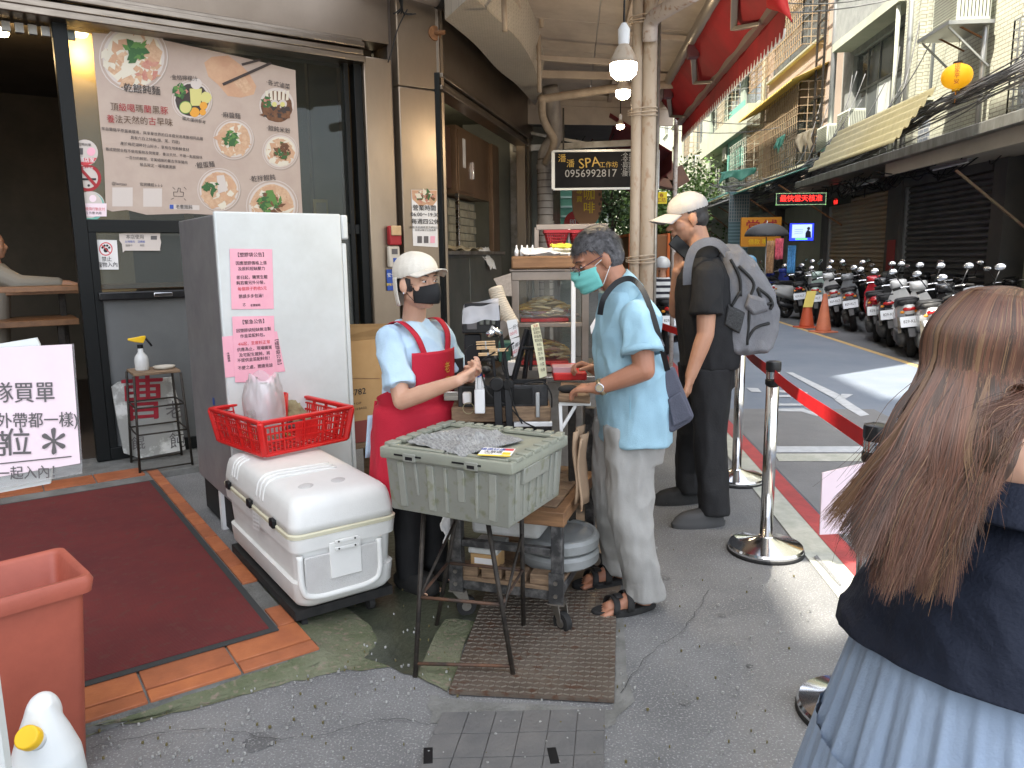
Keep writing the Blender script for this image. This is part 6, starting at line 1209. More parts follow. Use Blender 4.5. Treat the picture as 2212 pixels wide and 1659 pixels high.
def rnd(z,e=0,r=.025,k2=1):
    out=[]; k=1-.2*(1-z/zt); w=wid*k; d=dep*k; ox=(wid-w)/2; oy=(dep-d)/2
    for cx,cy,s_ in ((w-r+e,r-e,-PI/2),(w-r+e,d-r+e,0),(r-e,d-r+e,PI/2),(r-e,r-e,PI)):
        for q_ in range(5): t_=s_+PI/2*q_/4; out.append(o+ex*(ox+cx+r*math.cos(t_))+ey*(oy+cy+r*math.sin(t_))+UP*z)
    return out
B().loft([rnd(0,-.005),rnd(.01),rnd(zt-.05),rnd(zt-.05,.018),rnd(zt-.015,.022),rnd(zt,.014),rnd(zt,.002),rnd(zt-.01,-.006),rnd(.03,-.008)],cap=True).build('body',MC['binred'],bn,angle=50)
jc=D(96,1600,1.74); jg=thing('jug','white plastic jug with a yellow screw cap at the lower left corner','jug',(jc.x,jc.y,0))
yj=jc.y; zt_=D(85,1478,yj+.02).z*.98; rj=.085
prof=[(.07,.0),(rj,.015),(rj,.17),(.08,.22),(.06,.27),(.035,.32),(.028,.335)]
sc_=zt_/.36; M('jugwhite',(.72,.74,.73),(.66,.69,.7),rough=.35,scale=3,sss=.0)
bb=B(); bb.lathe([(r*1.0,h*sc_) for r,h in prof],(jc.x,jc.y,0),28); cpos=V((jc.x+.012,jc.y-.055,.285*sc_))
bb.ell((jc.x-.005,jc.y+.015,.3*sc_),(.04,.05,.05*sc_)); me=None
skin(bb,.005,'body',MC['jugwhite'],jg,sm=4)
dirn=V((.05,-.75,.7)).normalized(); B().cyl(cpos-dirn*.02,cpos+dirn*.012,.024,n=20).build('neck',MC['jugwhite'],jg,smooth=True); B().lathe([(.028,0),(.028,.026),(.025,.03),(0,.03)],cpos+dirn*.01,28,dirn).build('cap',MC['yellow_plastic'],jg,bevel=.002)
# pale pink sign board on a stand
bo=thing('pink_sign','pale pink laminated sign on a white board stand at the left edge','sign',D(60,1080,2.35)); ys=2.35
f=lambda u,v:PL(u,v,V((-1.4,2.35,0)),(1,.35,0)); AX=V((1,.35,0)).normalized(); q=PP(f,AX,0,500,2.37)
B().prism([q.pt(x,y,-.02) for x,y in [(-300,905),(205,820),(225,860),(300,1590),(290,1690),(-300,1800)][::-1]],q.n*-.015).build('back_board',M('boardw',(.7,.72,.7),(.6,.62,.6),rough=.4,scale=3),bo)
B().prism([q.pt(x,y,-.003) for x,y in [(-300,890),(435,852),(488,1570),(485,1622),(-300,1770)][::-1]],q.n*-.006).build('laminate',MC['clearfilm'],bo); B().prism([q.pt(x,y,0) for x,y in [(-300,890),(425,855),(475,1560),(-300,1690)][::-1]],q.n*-.002).build('sheet',MC['palepink'],bo)
q.text('排隊買單',80,1150,125,'ink_grey',.035,-.05,lv=.003); q.text('(內用外帶都一樣)',120,1312,92,'ink_grey',.025,-.06,lv=.003); q.text('*帶',-60,1462,165,'ink_grey',.03,-.07,lv=.003); q.text('位',105,1446,165,'ink_grey',.03,-.07,lv=.003); q.text('*',318,1500,330,'ink_grey',.02,-.07,lv=.003); q.line(-280,1590,425,1518,9,'ink_grey',.003); q.text('請一起入內！',140,1620,80,'ink_grey',.03,-.06,lv=.003); q.done(bo)
B().bar(V((f(-90,1300).x,f(-90,1300).y,0)),f(-90,1050),.03,.03).build('stand_pole',MC['white'],bo)
B().prism([q.pt(x,y,-.04) for x,y in [(-300,1745),(270,1665),(300,1560),(-300,1640)]],q.n*-.02).build('tray',MC['boardw'],bo)
wb2=thing('white_post','white board edge at the lower left corner of the picture','board',G(5,1640)); p=D(-26,1600,1.5); B().box(p-V((.0,0,.22)),(.075,.02,.8)).build('panel',MC['boardw'],wb2)
# =============== STANCHIONS ===============
M('rubberblk',(.02,.02,.02),rough=.5)
def stanchion(label,p):
    t=thing('queue_post',label,'queue post',p,group='chrome queue posts'); p=V((p.x,p.y,0))
    B().lathe([(.19,0),(.19,.012),(.185,.02)],p,40).build('rubber_ring',MC['rubber'],t,smooth=True)
    B().lathe([(.186,.012),(.187,.028),(.18,.038),(.12,.052),(.06,.07),(.038,.08),(.036,.085)],p,40).build('base',MC['chrome'],t,angle=30)
    B().lathe([(.0315,.08),(.0315,.9)],p,28).build('pole',M('polesteel',(.72,.71,.7),(.66,.65,.63),rough=.14,metal=1,scale=3,stretch=(1,1,.3)),t,smooth=True)
    B().lathe([(.035,.86),(.037,.865),(.037,.885),(.033,.89),(.033,.93),(.037,.935),(.037,.965),(.035,.975),(.02,.98),(0,.98)],p,28).build('cassette',MC['black_gloss'],t,angle=30); B().lathe([(.0335,.893),(.0335,.927)],p,28,cap=False).build('ring',MC['chrome'],t,smooth=True)
    return p
sA=stanchion('chrome queue post in the middle right between the standing man and the woman',G(1653,1190)); sB=stanchion('chrome queue post behind the man with the backpack',G(1590,1038)); sC=stanchion('chrome queue post mostly hidden by the woman',G(1850,1545)); sD=stanchion('far chrome queue post between the two men',D(1437,1000,5.9)*0+V((G(1437,900).x*0+1.24,6.6,0)))
M('belt',(.55,.015,.018),(.45,.01,.015),rough=.55,scale=9)
def belt(label,a,b,sag=.0):
    t=thing('queue_belt',label,'queue belt',a,group='red queue belts'); a=a+UP*.91; b=b+UP*.91; d=(b-a).normalized(); a=a+d*.035; b=b-d*.035; n=d.cross(UP)
    B().grid(lambda i,j:a.lerp(b,i)+UP*((j-.5)*.056-sag*4*i*(1-i))+n*.004*math.sin(i*7),24,2).build('strap',MC['belt'],t,solid=.0015); B().box(b,(.03,.012,.055),d).build('clip',MC['black'],t)
belt('near red queue belt from the middle post to the post by the woman',sA,sC,.01); belt('far red queue belt from the middle post back to the post behind the man',sA,sB,.012); belt('red queue belt behind the man with the backpack',sB,sD,.02)
ps=thing('pink_queue_sign','blank sided pale pink sign clipped to the queue post by the woman','sign',sC+UP*.4); p=G(1775,1150,.42)
fz=lambda u,v:PL(u,v,sC-V((.06,.02,0)),(1,.1,0)); B().prism([fz(u,v) for u,v in ((1777,1022),(1870,1000),(1875,1150),(1771,1155))][::-1],V((0,.006,0))).build('sheet',MC['palepink'],ps); B().cyl(fz(1772,1160)+V((.08,.02,.0)),fz(1772,1160)+V((.16,.03,0)),.006).build('clip',MC['alu'],ps)
# =============== CART, COUNTER AND DISPLAY CABINET ===============
def sbox(name,u0,v0,u1,v1,y,dep,mat,par,bev=.003,rz=0):
    um,vm=(u0+u1)/2,(v0+v1)/2; a=D(u0,vm,y); b_=D(u1,vm,y); zt=D(um,v0,y).z; zb=D(um,v1,y).z; w=b_.x-a.x; ax=V((math.cos(rz),math.sin(rz),0)); ay=V((-ax.y,ax.x,0))
    return B().box((a+b_)/2*1.0+V((0,0,(zt+zb)/2-(a.z+b_.z)/2))+ay*dep/2,(w,dep,zt-zb),ax).build(name,MC[mat] if isinstance(mat,str) else mat,par,bevel=bev)
CX=V((.95,-.31,0)).normalized(); CY=V((.31,.95,0)).normalized(); C0=V((-.235,3.02,0))
def KT(a,b,z): return C0+CX*a+CY*b+UP*z
ct=thing('cart','wheeled black metal cart with worn wooden planks loaded under the cash drawer','cart',C0)
M('cartmetal',(.05,.05,.05),(.16,.155,.15),rough=.55,metal=.5,scale=14,bump=.2,bscale=90,lo=.45,hi=.62)
CWD=.43
for a in (0,CWD):
    for b_,zt in ((0,.45),(.62,.8)):
        B().box(KT(a,b_,(.12+zt)/2),(.045,.045,zt-.12),CX).build('leg',MC['cartmetal'],ct,bevel=.003)
        if b_==0:
            B().box(KT(a,-.026,.185),(.06,.006,.13),CX).build('corner_plate',MC['cartmetal'],ct)
            for z in (.155,.21): B().cyl(KT(a,-.03,z),KT(a,-.038,z),.009,n=8).build('bolt',MC['steel_dirty'],ct)
for z in (.15,.33): B().box(KT(CWD/2,0,z),(CWD-.045,.03,.045 if z<.2 else .03),CX).build('rail',MC['cartmetal'],ct,bevel=.003)
for a in (0,CWD): B().box(KT(a,.31,.15),(.03,.6,.04),CX).build('rail',MC['cartmetal'],ct,bevel=.003)
for i in range(6): B().box(KT(CWD/2,.03+i*.11,.178),(CWD+.02,.1,.018),CX).build('plank',MC['wood_worn'],ct,bevel=.003)
B().box(KT(CWD/2,-.005,.475),(CWD+.07,.05,.06),CX).build('plank',MC['wood'],ct,bevel=.004); B().box(KT(CWD+.01,.3,.475),(.04,.56,.06),CX).build('plank',MC['wood'],ct,bevel=.004)
for i in range(5): B().box(KT(CWD/2,.1+i*.12,.495),(CWD-.03,.11,.018),CX).build('plank',MC['wood_worn'],ct,bevel=.003)
def caster(a,b_,yaw):
    p=KT(a,b_,0); d=V((math.cos(yaw),math.sin(yaw),0)); s=V((-d.y,d.x,0)); c=p+d*.03
    w=B(); w.cyl(c+UP*.042-s*.014,c+UP*.042+s*.014,.042,n=22); o=w.build('wheel',MC['rubber'],ct,angle=40); B().cyl(c+UP*.042-s*.016,c+UP*.042+s*.016,.02,n=16).build('hub',MC['steel_dirty'],o,angle=40)
    for k in (-1,1): B().prism([c+UP*.042+s*.02*k,p-d*.03+UP*.115+s*.02*k,p+d*.03+UP*.115+s*.02*k,c+d*.015+UP*.05+s*.02*k],s*.003*k).build('fork',MC['steel_dirty'],ct)
    B().box(p+UP*.118,(.07,.07,.006),CX).build('caster_plate',MC['steel_dirty'],ct)
caster(0,0,.2); caster(CWD,0,-.9); caster(0,.62,.5); caster(CWD,.62,.3)
# things stored in the cart
def put(name,label,cat,c,size,mat,ax=CX,bev=.006,**k):
    t=thing(name,label,cat,c-UP*size[2]/2); B().box(c,size,ax).build('body',MC[mat] if isinstance(mat,str) else mat,t,bevel=bev); return t
M('foam',(.55,.55,.53),(.45,.45,.42),rough=.8,scale=8,bump=.3,bscale=120)
put('foam_box','white foam box lying on the upper rail inside the cart','box',KT(.19,.2,.4),(.3,.3,.105),'foam',bev=.02)
M('lidgrey',(.3,.31,.31),(.22,.23,.22),rough=.5,scale=5)
for i in range(2):
    t=thing('round_lid',['upper round grey tub lid stacked at the right of the cart shelf','lower round grey tub lid stacked at the right of the cart shelf'][1-i],'lid',KT(.37,.26,.2+.065*i)); B().lathe([(0,0),(.16,0),(.172,.01),(.175,.045),(.165,.06),(.15,.062),(.14,.05),(0,.05)],KT(.37,.26,.195+.066*i),40).build('body',MC['lidgrey'],t,angle=35)
t=put('small_carton','small brown carton with a pale label on the cart shelf','carton',KT(.11,.06,.245),(.12,.1,.07),'card'); B().box(KT(.11,.009,.25),(.08,.002,.025),CX).build('label',MC['paper'],t); 
put('tray','grey tray on top of the small carton in the cart','tray',KT(.11,.08,.295),(.13,.16,.025),'foam')
for i in range(4): put('wood_block','%s worn wood block lying along the bottom of the cart'%['leftmost','second','third','rightmost'][i],'wood block',KT(.045+i*.105,.02,.208),(.088,.06,.042),'wood_worn',bev=.003)
rag('towel','white towel hanging from the left side of the cart','towel',[D(958,1170,3.0),D(985,1165,3.05),D(990,1100,3.02),D(955,1100,3.0)],'paper',.02,2)
t=thing('brown_bag','brown paper sacks folded upright at the right side of the cart','paper sack',KT(.5,.1,.5)); 
for i in range(2): B().grid(lambda x,z:KT(.475+.012*i+.008*math.sin(z*6+i),.1+.16*x,.5+.3*z-.03*i)+CX*.01*math.sin(x*8+i),8,8).build('sheet',M('sack',(.36,.25,.16),(.28,.19,.12),rough=.85,scale=5),t,smooth=True,solid=.006)
# upper deck, drawer
ud=thing('counter_board','thick worn wooden board carrying the black cash drawer','board',D(1080,911,3.22))
sbox('board',975,880,1190,912,3.22,.5,'wood_worn',ud,.006); sbox('white_rail',1110,912,1193,922,3.21,.03,'white',ud); sbox('bracket',1157,848,1166,902,3.205,.006,'alu',ud)
sbox('under_frame',975,913,1192,1000,3.45,.05,'cartmetal',ud)
dr=thing('cash_drawer','black cash drawer box on the wooden board in front of the worker','cash drawer',D(1085,880,3.24)); sbox('case',989,832,1184,879,3.24,.42,M('drawer',(.022,.022,.024),(.05,.05,.05),rough=.4,scale=20,lo=.5,hi=.7),dr,.005)
sbox('front_panel',998,838,1072,874,3.236,.004,'black_gloss',dr); sbox('front_panel',1108,838,1150,874,3.236,.004,'black_gloss',dr); b=D(1060,850,3.23); 
bar_=thing('metal_bar','short steel bar sticking out left of the drawer','bar',D(975,856,3.22)); sbox('bar',958,846,990,866,3.24,.02,'steel',bar_)
# stand with clamp arms
sd=thing('stand','black clamp stand with two legs and a round knob in front of the drawer','stand',D(1085,920,3.18))
def dbar(u0,v0,y0,u1,v1,y1,w,mat,par,name='rod'): return B().bar(D(u0,v0,y0),D(u1,v1,y1),w,w).build(name,MC[mat],par,bevel=.003)
dbar(1074,838,3.19,1078,925,3.17,.034,'black','sd' if 0 else sd,'leg'); dbar(1097,838,3.19,1101,925,3.17,.03,'black',sd,'leg'); c=D(1073,829,3.18); B().cyl(c-V((0,.02,0)),c+V((0,.02,0)),.03,n=20).build('knob',MC['black_gloss'],sd,bevel=.004); c=D(1098,830,3.19); B().cyl(c-V((0,.018,0)),c+V((0,.018,0)),.024,n=20).build('knob',MC['black_gloss'],sd,bevel=.004)
dbar(1082,722,3.2,1097,820,3.2,.016,'black',sd); dbar(1064,765,3.2,1070,822,3.2,.014,'black',sd); dbar(1052,724,3.2,1084,721,3.2,.02,'black',sd); dbar(1040,772,3.2,1068,770,3.2,.012,'black',sd)
sk=D(1064,713,3.17); B().cyl(D(1060,707,3.16),D(1084,722,3.16),.012,n=12).build('silver_clamp',MC['chrome'],sd,smooth=True); B().cyl(D(1056,722,3.14),D(1072,712,3.18),.014,n=12).build('silver_clamp',MC['chrome'],sd,smooth=True)
tb=thing('payment_terminal','black payment tablet wrapped in clear plastic on the clamp stand','tablet',D(1038,720,3.25)); sbox('screen',998,674,1078,720,3.22,.05,'black_gloss',tb,.005); sbox('hood',1003,655,1073,676,3.22,.09,'black',tb,.005); sbox('side_block',1070,660,1080,712,3.2,.03,'black',tb); sbox('slot',1008,684,1030,712,3.215,.006,'ink_grey',tb)
for i in range(3): sbox('key',1036+i*13,690,1045+i*13,702,3.214,.006,'darksteel',tb)
P_=[D(998,700,3.17),D(1080,690,3.17),D(1076,645,3.2),D(1000,660,3.2)]
B().grid(lambda x,z:quadpt(P_,x,z)+V((0,.05*(z>.8)+.012*noise.noise(V((x*3,z*2,1))),.01*noise.noise(V((x*2.5,z*1.5,4))))),26,18).build('plastic_wrap',MC['bag'],tb,smooth=True)
sbox('lower_case',1003,722,1040,790,3.24,.1,'black',tb,.006)
for i,(u0,v0,u1,v1) in enumerate(((1028,738,1070,746),(1029,749,1071,755),(1056,754,1098,760),(1033,763,1075,769))):
    t=thing('clothes_peg','%s wooden clothes peg clipped to the clamp stand'%['topmost','second','right hand','lowest'][i],'clothes peg',D((u0+u1)/2,v0,3.17),group='wooden pegs on the stand')
    for k in (0,1): dbar(u0,v0+k*(v1-v0)*.6+1.2,3.17,u1,v0+k*(v1-v0)*.6-.6,3.17,.007,'wood_light',t,'jaw')
    sbox('spring',(u0+u1)/2-2,v0-1,(u0+u1)/2+2,v1+1,3.165,.012,'alu',t)
ph=thing('pen_holder','white pen holder with four pens hung in front of the black drawer','pen holder',D(1036,895,3.15)); sbox('cup',1025,842,1047,894,3.15,.045,'white',ph,.004)
for i,(u,c) in enumerate(((1029,'white'),(1034,'ink_blue'),(1038,'ink_blue'),(1043,'ink_red'))):
    p=D(u,846,3.17); q=D(u-1+i*.6,812+3*(i%2),3.17); o=B().cyl(p,q,.005,n=8).build('pen',MC['white'],ph,smooth=True); B().cyl(q,q+(q-p).normalized()*.012,.0055,n=8).build('pen_cap',MC[c],o)
pg=thing('plug','white plug adaptor with a wire ring on the front of the drawer','plug',D(1008,862,3.22)); sbox('body',999,848,1018,874,3.205,.03,'white',pg,.008); c=D(1012,882,3.2); B().tube([c+V((math.cos(a)*.024,0,math.sin(a)*.024)) for a in [2*PI*i/20 for i in range(21)]],.002,5).build('ring',MC['khaki_cloth'],pg)
pc=thing('price_stand','yellow price card curving down from a black tablet stand','price card',D(1160,820,3.2)); 
dbar(1139,711,3.3,1108,825,3.25,.02,'black',pc,'stand_leg'); dbar(1146,712,3.4,1132,822,3.35,.018,'black',pc,'stand_leg'); dbar(1150,720,3.3,1146,800,3.3,.016,'black',pc,'stand_leg'); dbar(1108,824,3.25,1180,822,3.25,.02,'black',pc,'stand_foot'); dbar(1128,752,3.26,1160,752,3.28,.014,'black',pc,'brace')
L=[D(1147,702,3.22),D(1151,730,3.19),D(1158,770,3.17),D(1166,817,3.17)]; Rr=[D(1163,697,3.26),D(1170,728,3.23),D(1176,768,3.21),D(1181,812,3.21)]; L=smooth_pts(L,5); Rr=smooth_pts(Rr,5)
B().loft([[a,b] for a,b in zip(L,Rr)],cap=False,closed=False).build('card',M('cardy',(.72,.68,.46),rough=.5),pc,solid=.002)
for i in range(11):
    k=1+i*(len(L)-3)/11; j=int(k); f=k-j; a=L[j].lerp(L[j+1],f); b_=Rr[j].lerp(Rr[j+1],f); dn=(L[j+1]-L[j]).normalized(); n_=(b_-a).cross(dn).normalized(); n_=n_ if n_.y<0 else -n_
    pr=Pr(a+n_*.003,(b_-a),-dn,(b_-a).length,.02); pr.text(['菜單','乾餛飩','湯餛飩','麻醬麵','餛飩麵','米粉','滷蛋','豆干','海帶','小菜','外帶'][i],.5,-.2,.016,'ink_red' if i==0 else 'ink',.01,lv=.0005); pr.done(pc)
for i,(q4,tx,l) in enumerate(((((1094,693),(1117,689),(1121,725),(1102,733)),'一份120元','upper white price note with Chinese writing by the price card'),(((1103,733),(1122,728),(1125,762),(1110,772)),'自備袋減2元','lower white price note hanging under the first'))):
    t=thing('price_note',l,'note',D(*q4[3],3.3)); p4=[D(u,v,3.3) for u,v in q4]; B().prism(p4[::-1],V((0,.003,0))).build('sheet',MC['paper'],t); pr=Pr(p4[3],p4[2]-p4[3],UP,(p4[2]-p4[3]).length,.07); pr.text(tx[:3],.4,.65,.02,'ink',.01,lv=.003); pr.text(tx[3:],.4,.3,.018,'ink_pinkred',.01,lv=.003); pr.done(t)
def sthing(name,label,cat,u0,v0,u1,v1,y,dep,mat,bev=.004): t=thing(name,label,cat,D((u0+u1)/2,v1,y)); sbox('body',u0,v0,u1,v1,y,dep,mat,t,bev); return t
sthing('green_box','dark green box behind the clamp stand','box',1077,740,1103,782,3.5,.1,M('dkgreen',(.03,.1,.07),rough=.6)); sthing('tissue_box','small red and white tissue packet behind the price card','packet',1097,782,1114,812,3.45,.08,'paper'); sthing('black_bowl','dark clutter box left of the payment tablet','box',975,775,1000,812,3.4,.08,'black')
wr=thing('wires','black wires trailing over the front of the cash drawer','wires',D(1110,880,3.18)); b=B()
for P4 in ([(1040,800),(1055,850),(1100,880),(1130,910),(1160,925)],[(1095,800),(1105,860),(1120,900),(1128,915)],[(1125,832),(1170,825),(1190,850),(1192,880)],[(1110,740),(1090,760),(1085,790),(1096,820)],[(1020,745),(1005,760),(1015,800),(1040,830)],[(1070,760),(1040,780),(1030,805),(1050,835)]): b.tube(smooth_pts([D(u,v,3.16+.01*i) for i,(u,v) in enumerate(P4)],6),.0035,5)
b.build('wires',MC['rubber'],wr,smooth=True)
b=B(); rg=random.Random(21); dk_=thing('clutter','loose plastic scraps and cords heaped behind the payment tablet','clutter',D(1050,800,3.5))
for i in range(14):
    c=D(rg.uniform(985,1130),rg.uniform(770,822),3.55); b.ell(c,(rg.uniform(.015,.04),.02,rg.uniform(.01,.03)),8,6)
b.build('scraps',M('scraps',(.05,.05,.05),(.3,.28,.24),rough=.4,scale=25,lo=.5,hi=.6),dk_,smooth=True)
# side folding table by the customer
ft=thing('side_table','small worn wooden side table on a white folding bracket by the blue shirted customer','table',D(1240,870,3.2))
T4=[G(1206,853,.93),G(1275,857,.93),G(1272,828,.93),G(1212,824,.93)]; zt=T4[0].z
B().prism([p-UP*.03 for p in (T4 if (T4[1]-T4[0]).cross(T4[2]-T4[1]).z>0 else T4[::-1])],UP*.03).build('top',MC['wood_worn'],ft,bevel=.004); y0=T4[0].y+.02
dbar(1208,872,y0,1276,872,y0,.016,'white',ft,'bracket'); dbar(1210,872,y0,1214,965,y0,.014,'white',ft,'bracket'); dbar(1214,925,y0,1243,876,y0,.014,'white',ft,'bracket')
for i,(u,v0,v1,y) in enumerate(((1235,872,1130,3.3),(1250,872,1075,3.45),(1263,872,1080,3.6))): dbar(u,v0,y,u+1,v1,y,.032,'iron' if i==0 else 'steel',ft,'pole')
# red tray and packet
rt=thing('red_tray','red plastic tray with a clear packet in front of the customer','tray',D(1220,825,3.45)); sbox('tray',1196,806,1268,822,3.4,.16,'red_plastic',rt,.005); sbox('rim',1190,786,1262,793,3.55,.02,'red_plastic',rt); sbox('packet',1194,793,1245,806,3.42,.1,M('packet',(.5,.3,.32),rough=.3),rt); 
pouch=thing('black_pouch','black pouch lying under the customer hand on the side table','pouch',D(1236,838,3.1)); B().ell(G(1228,840,.945),(.045,.03,.018),14,8).build('body',MC['black_matte'],pouch,smooth=True)
# counter cabinet with glass
gc_=thing('display_cabinet','steel framed glass display cabinet with trays of braised food','display cabinet',D(1190,800,4.3)); y=4.3; dp_=.45
def X(u,v=690): return D(u,v,y)
xl=X(1106).x; xr=X(1272).x; zb=D(1190,792,y).z; zt=D(1190,586,y).z; M('cabsteel',(.27,.225,.19),(.2,.165,.14),rough=.35,metal=.7,scale=3)
def cbx(name,x0,x1,y0,y1,z0,z1,mat,par=gc_,bev=.003): return B().box(((x0+x1)/2,(y0+y1)/2,(z0+z1)/2),(x1-x0,y1-y0,z1-z0)).build(name,MC[mat],par,bevel=bev)
for a in (xl,xr-.04):
    for b_ in (y,y+dp_-.04): cbx('post',a,a+.04,b_,b_+.04,zb,zt,'cabsteel')
cbx('post',xr-.1,xr-.075,y,y+.03,zb,zt,'white')
for z,h in ((zt-.05,.05),(zb-.03,.03)): cbx('frame',xl,xr,y-.002,y+.04,z,z+h,'cabsteel'); cbx('frame',xl,xr,y+dp_-.04,y+dp_,z,z+h,'cabsteel')
zm=D(1190,702,y).z; cbx('shelf',xl+.01,xr-.01,y+.002,y+dp_-.01,zm-.012,zm+.012,'cabsteel'); cbx('floor',xl,xr,y,y+dp_,zb-.02,zb,'cabsteel'); cbx('top',xl-.01,xr+.01,y-.01,y+dp_,zt,zt+.012,'cabsteel')
cbx('glass_pane',xl+.04,xr-.04,y+.012,y+.016,zb,zt-.05,'glass',bev=0); cbx('glass_pane',xl+.01,xl+.014,y+.04,y+dp_-.04,zb,zt-.05,'glass',bev=0)
cbx('back_post',xl+.2,xl+.235,y+dp_-.035,y+dp_-.01,zb,zt,'cabsteel')
M('food_y',(.55,.34,.1),(.38,.2,.06),rough=.45,scale=14,bump=.4); M('food_p',(.45,.22,.14),(.3,.12,.07),rough=.45,scale=14,bump=.4); M('food_pale',(.6,.45,.25),(.45,.3,.15),rough=.5,scale=10)
def pile(label,z,n,mats,seed,h):
    t=thing('food_tray',label,'food',V(((xl+xr)/2,y+.2,z))); rg=random.Random(seed); cbx('tray',xl+.05,xr-.11,y+.05,y+dp_-.06,z,z+.02,'red_plastic',t); 
    bs={m:B() for m in mats}
    for i in range(n):
        x=rg.uniform(xl+.07,xr-.13); yy=rg.uniform(y+.07,y+dp_-.1); zz=z+.03+h*rg.random()*(1-abs((x-(xl+xr)/2+.03)/.25)); a=rg.uniform(-.5,.5); L_=rg.uniform(.05,.12); p=V((x,yy,zz)); d=V((math.cos(a),math.sin(a)*.8,rg.uniform(-.12,.12)))*L_/2
        bs[rg.choice(mats)].tube([p-d,p+UP*.006,p+d],[.004,.011,.005],6)
    for m,b in bs.items(): stuff(b.build('pieces',MC[m],t,smooth=True))
    return t
pile('upper tray of long yellow bean curd strips in the glass cabinet',zm+.014,150,['food_y','food_pale'],1,.1); pile('lower tray of brown sliced food in the glass cabinet',zb+.004,170,['food_y','food_p','food_pale'],2,.1)
bgt=thing('food_bag','clear bag of food lying over the front of the upper tray','bag',V((xl+.2,y+.06,zm+.02))); bagf(4,V(((xl+xr)/2-.03,y+.09,zm+.03)),.2,.05,.05,'clearfilm',bgt,'film',.02)
wt=thing('wood_tray','dark wooden tray with bags of supplies on top of the glass cabinet','tray',V((xl,y,zt+.02))); cbx('tray',xl-.0,xr+.1,y-.02,y+.4,zt+.014,zt+.085,'wood',wt,.01); 
rag('plastic_sheet','white plastic bags spread on the wooden tray','bags',[V((xl+.06,y,zt+.1)),V((xr,y,zt+.1)),V((xr,y+.3,zt+.13)),V((xl+.06,y+.3,zt+.13))],'paper',.02,8); rag('yellow_bag','yellow bag lying under the red basket','bag',[V((xl+.24,y-.0,zt+.13)),V((xl+.36,y,zt+.13)),V((xl+.38,y+.1,zt+.15)),V((xl+.22,y+.1,zt+.15))],M('yelcloth',(.6,.55,.06),rough=.6).name,.015,9)
for i in range(4): t=thing('sauce_bottle','small clear sauce bottle on the left end of the wooden tray, %s from the left'%['first','second','third','fourth'][i],'bottle',V((xl+.03+.03*i,y+.03,zt+.086)),group='small bottles on the tray'); B().lathe([(0,0),(.011,0),(.012,.03),(.005,.045),(.004,.06)],V((xl+.03+.03*i,y+.03,zt+.086)),12).build('bottle',MC['film'],t,smooth=True)
# metal counter under the cabinet
mc_=thing('steel_counter','dented steel counter on castors under the glass cabinet','counter',V((xl,y,0))); cbx('top',xl-.05,xr+.08,y-.15,y+.6,zb-.065,zb-.035,'steel',mc_); cbx('cabinet',xl,xr+.05,y-.05,y+.55,.14,zb-.07,'steel_dirty',mc_); cbx('side_mesh',xr+.052,xr+.06,y-.04,y+.5,.16,zb-.1,M('mesh',(.03,.03,.03),(.1,.1,.1),rough=.6,scale=90).name,mc_)
for a in (xl+.03,xr+.02):
    for b_ in (y,y+.5): B().cyl((a-.012,b_,.05),(a+.012,b_,.05),.05,n=16).build('castor',MC['rubber'],mc_); B().box((a,b_,.11),(.05,.05,.06)).build('castor_fork',MC['steel_dirty'],mc_)
# shelf frame with red baskets above
sf=thing('basket_shelf','pale metal shelf frame holding red baskets behind the customer head','shelf',D(1240,560,5.0)); dbar(1158,491,4.9,1312,489,4.9,.035,'cabsteel',sf,'bar'); dbar(1159,491,4.9,1159,800,4.9,.03,'cabsteel',sf,'post'); dbar(1308,489,4.9,1308,800,4.9,.03,'cabsteel',sf,'post'); dbar(1229,495,4.88,1229,560,4.88,.012,'white',sf,'post')
p=D(1240,552,4.9); B().box((p.x,5.1,p.z),(.5,.45,.02)).build('shelf',MC['cabsteel'],sf)
def basket(label,u0,u1,v0,v1,y_):
    a=D(u0,v0,y_); c=D(u1,v1,y_); w=c.x-a.x; h=a.z-c.z; t=thing('basket',label,'basket',V((a.x+w/2,y_+.08,c.z)),group='red baskets on the shelf'); b=B(); cx=a.x+w/2
    def R4(z,e): return [V((cx-w/2+e,y_+e,z)),V((cx+w/2-e,y_+e,z)),V((cx+w/2-e,y_+.2-e,z)),V((cx-w/2+e,y_+.2-e,z))]
    lo,hi=R4(c.z,.03),R4(a.z,0)
    for k in range(4):
        for i in range(11): b.bar(lo[k].lerp(lo[(k+1)%4],i/10),hi[k].lerp(hi[(k+1)%4],i/10),.005,.005)
        for z in range(7): b.bar(lo[k].lerp(hi[k],z/6),lo[(k+1)%4].lerp(hi[(k+1)%4],z/6),.006,.004)
        b.bar(hi[k],hi[(k+1)%4],.018,.018)
    stuff(b.build('grid',M('basketred',(.36,.01,.02),rough=.45),t)); B().prism(lo,UP*.004).build('base',MC['red_plastic'],t); return t
basket('left red basket on the shelf above the glass cabinet',1178,1228,500,538,4.8); basket('right red basket on the shelf half behind the customer head',1234,1280,500,538,4.8)
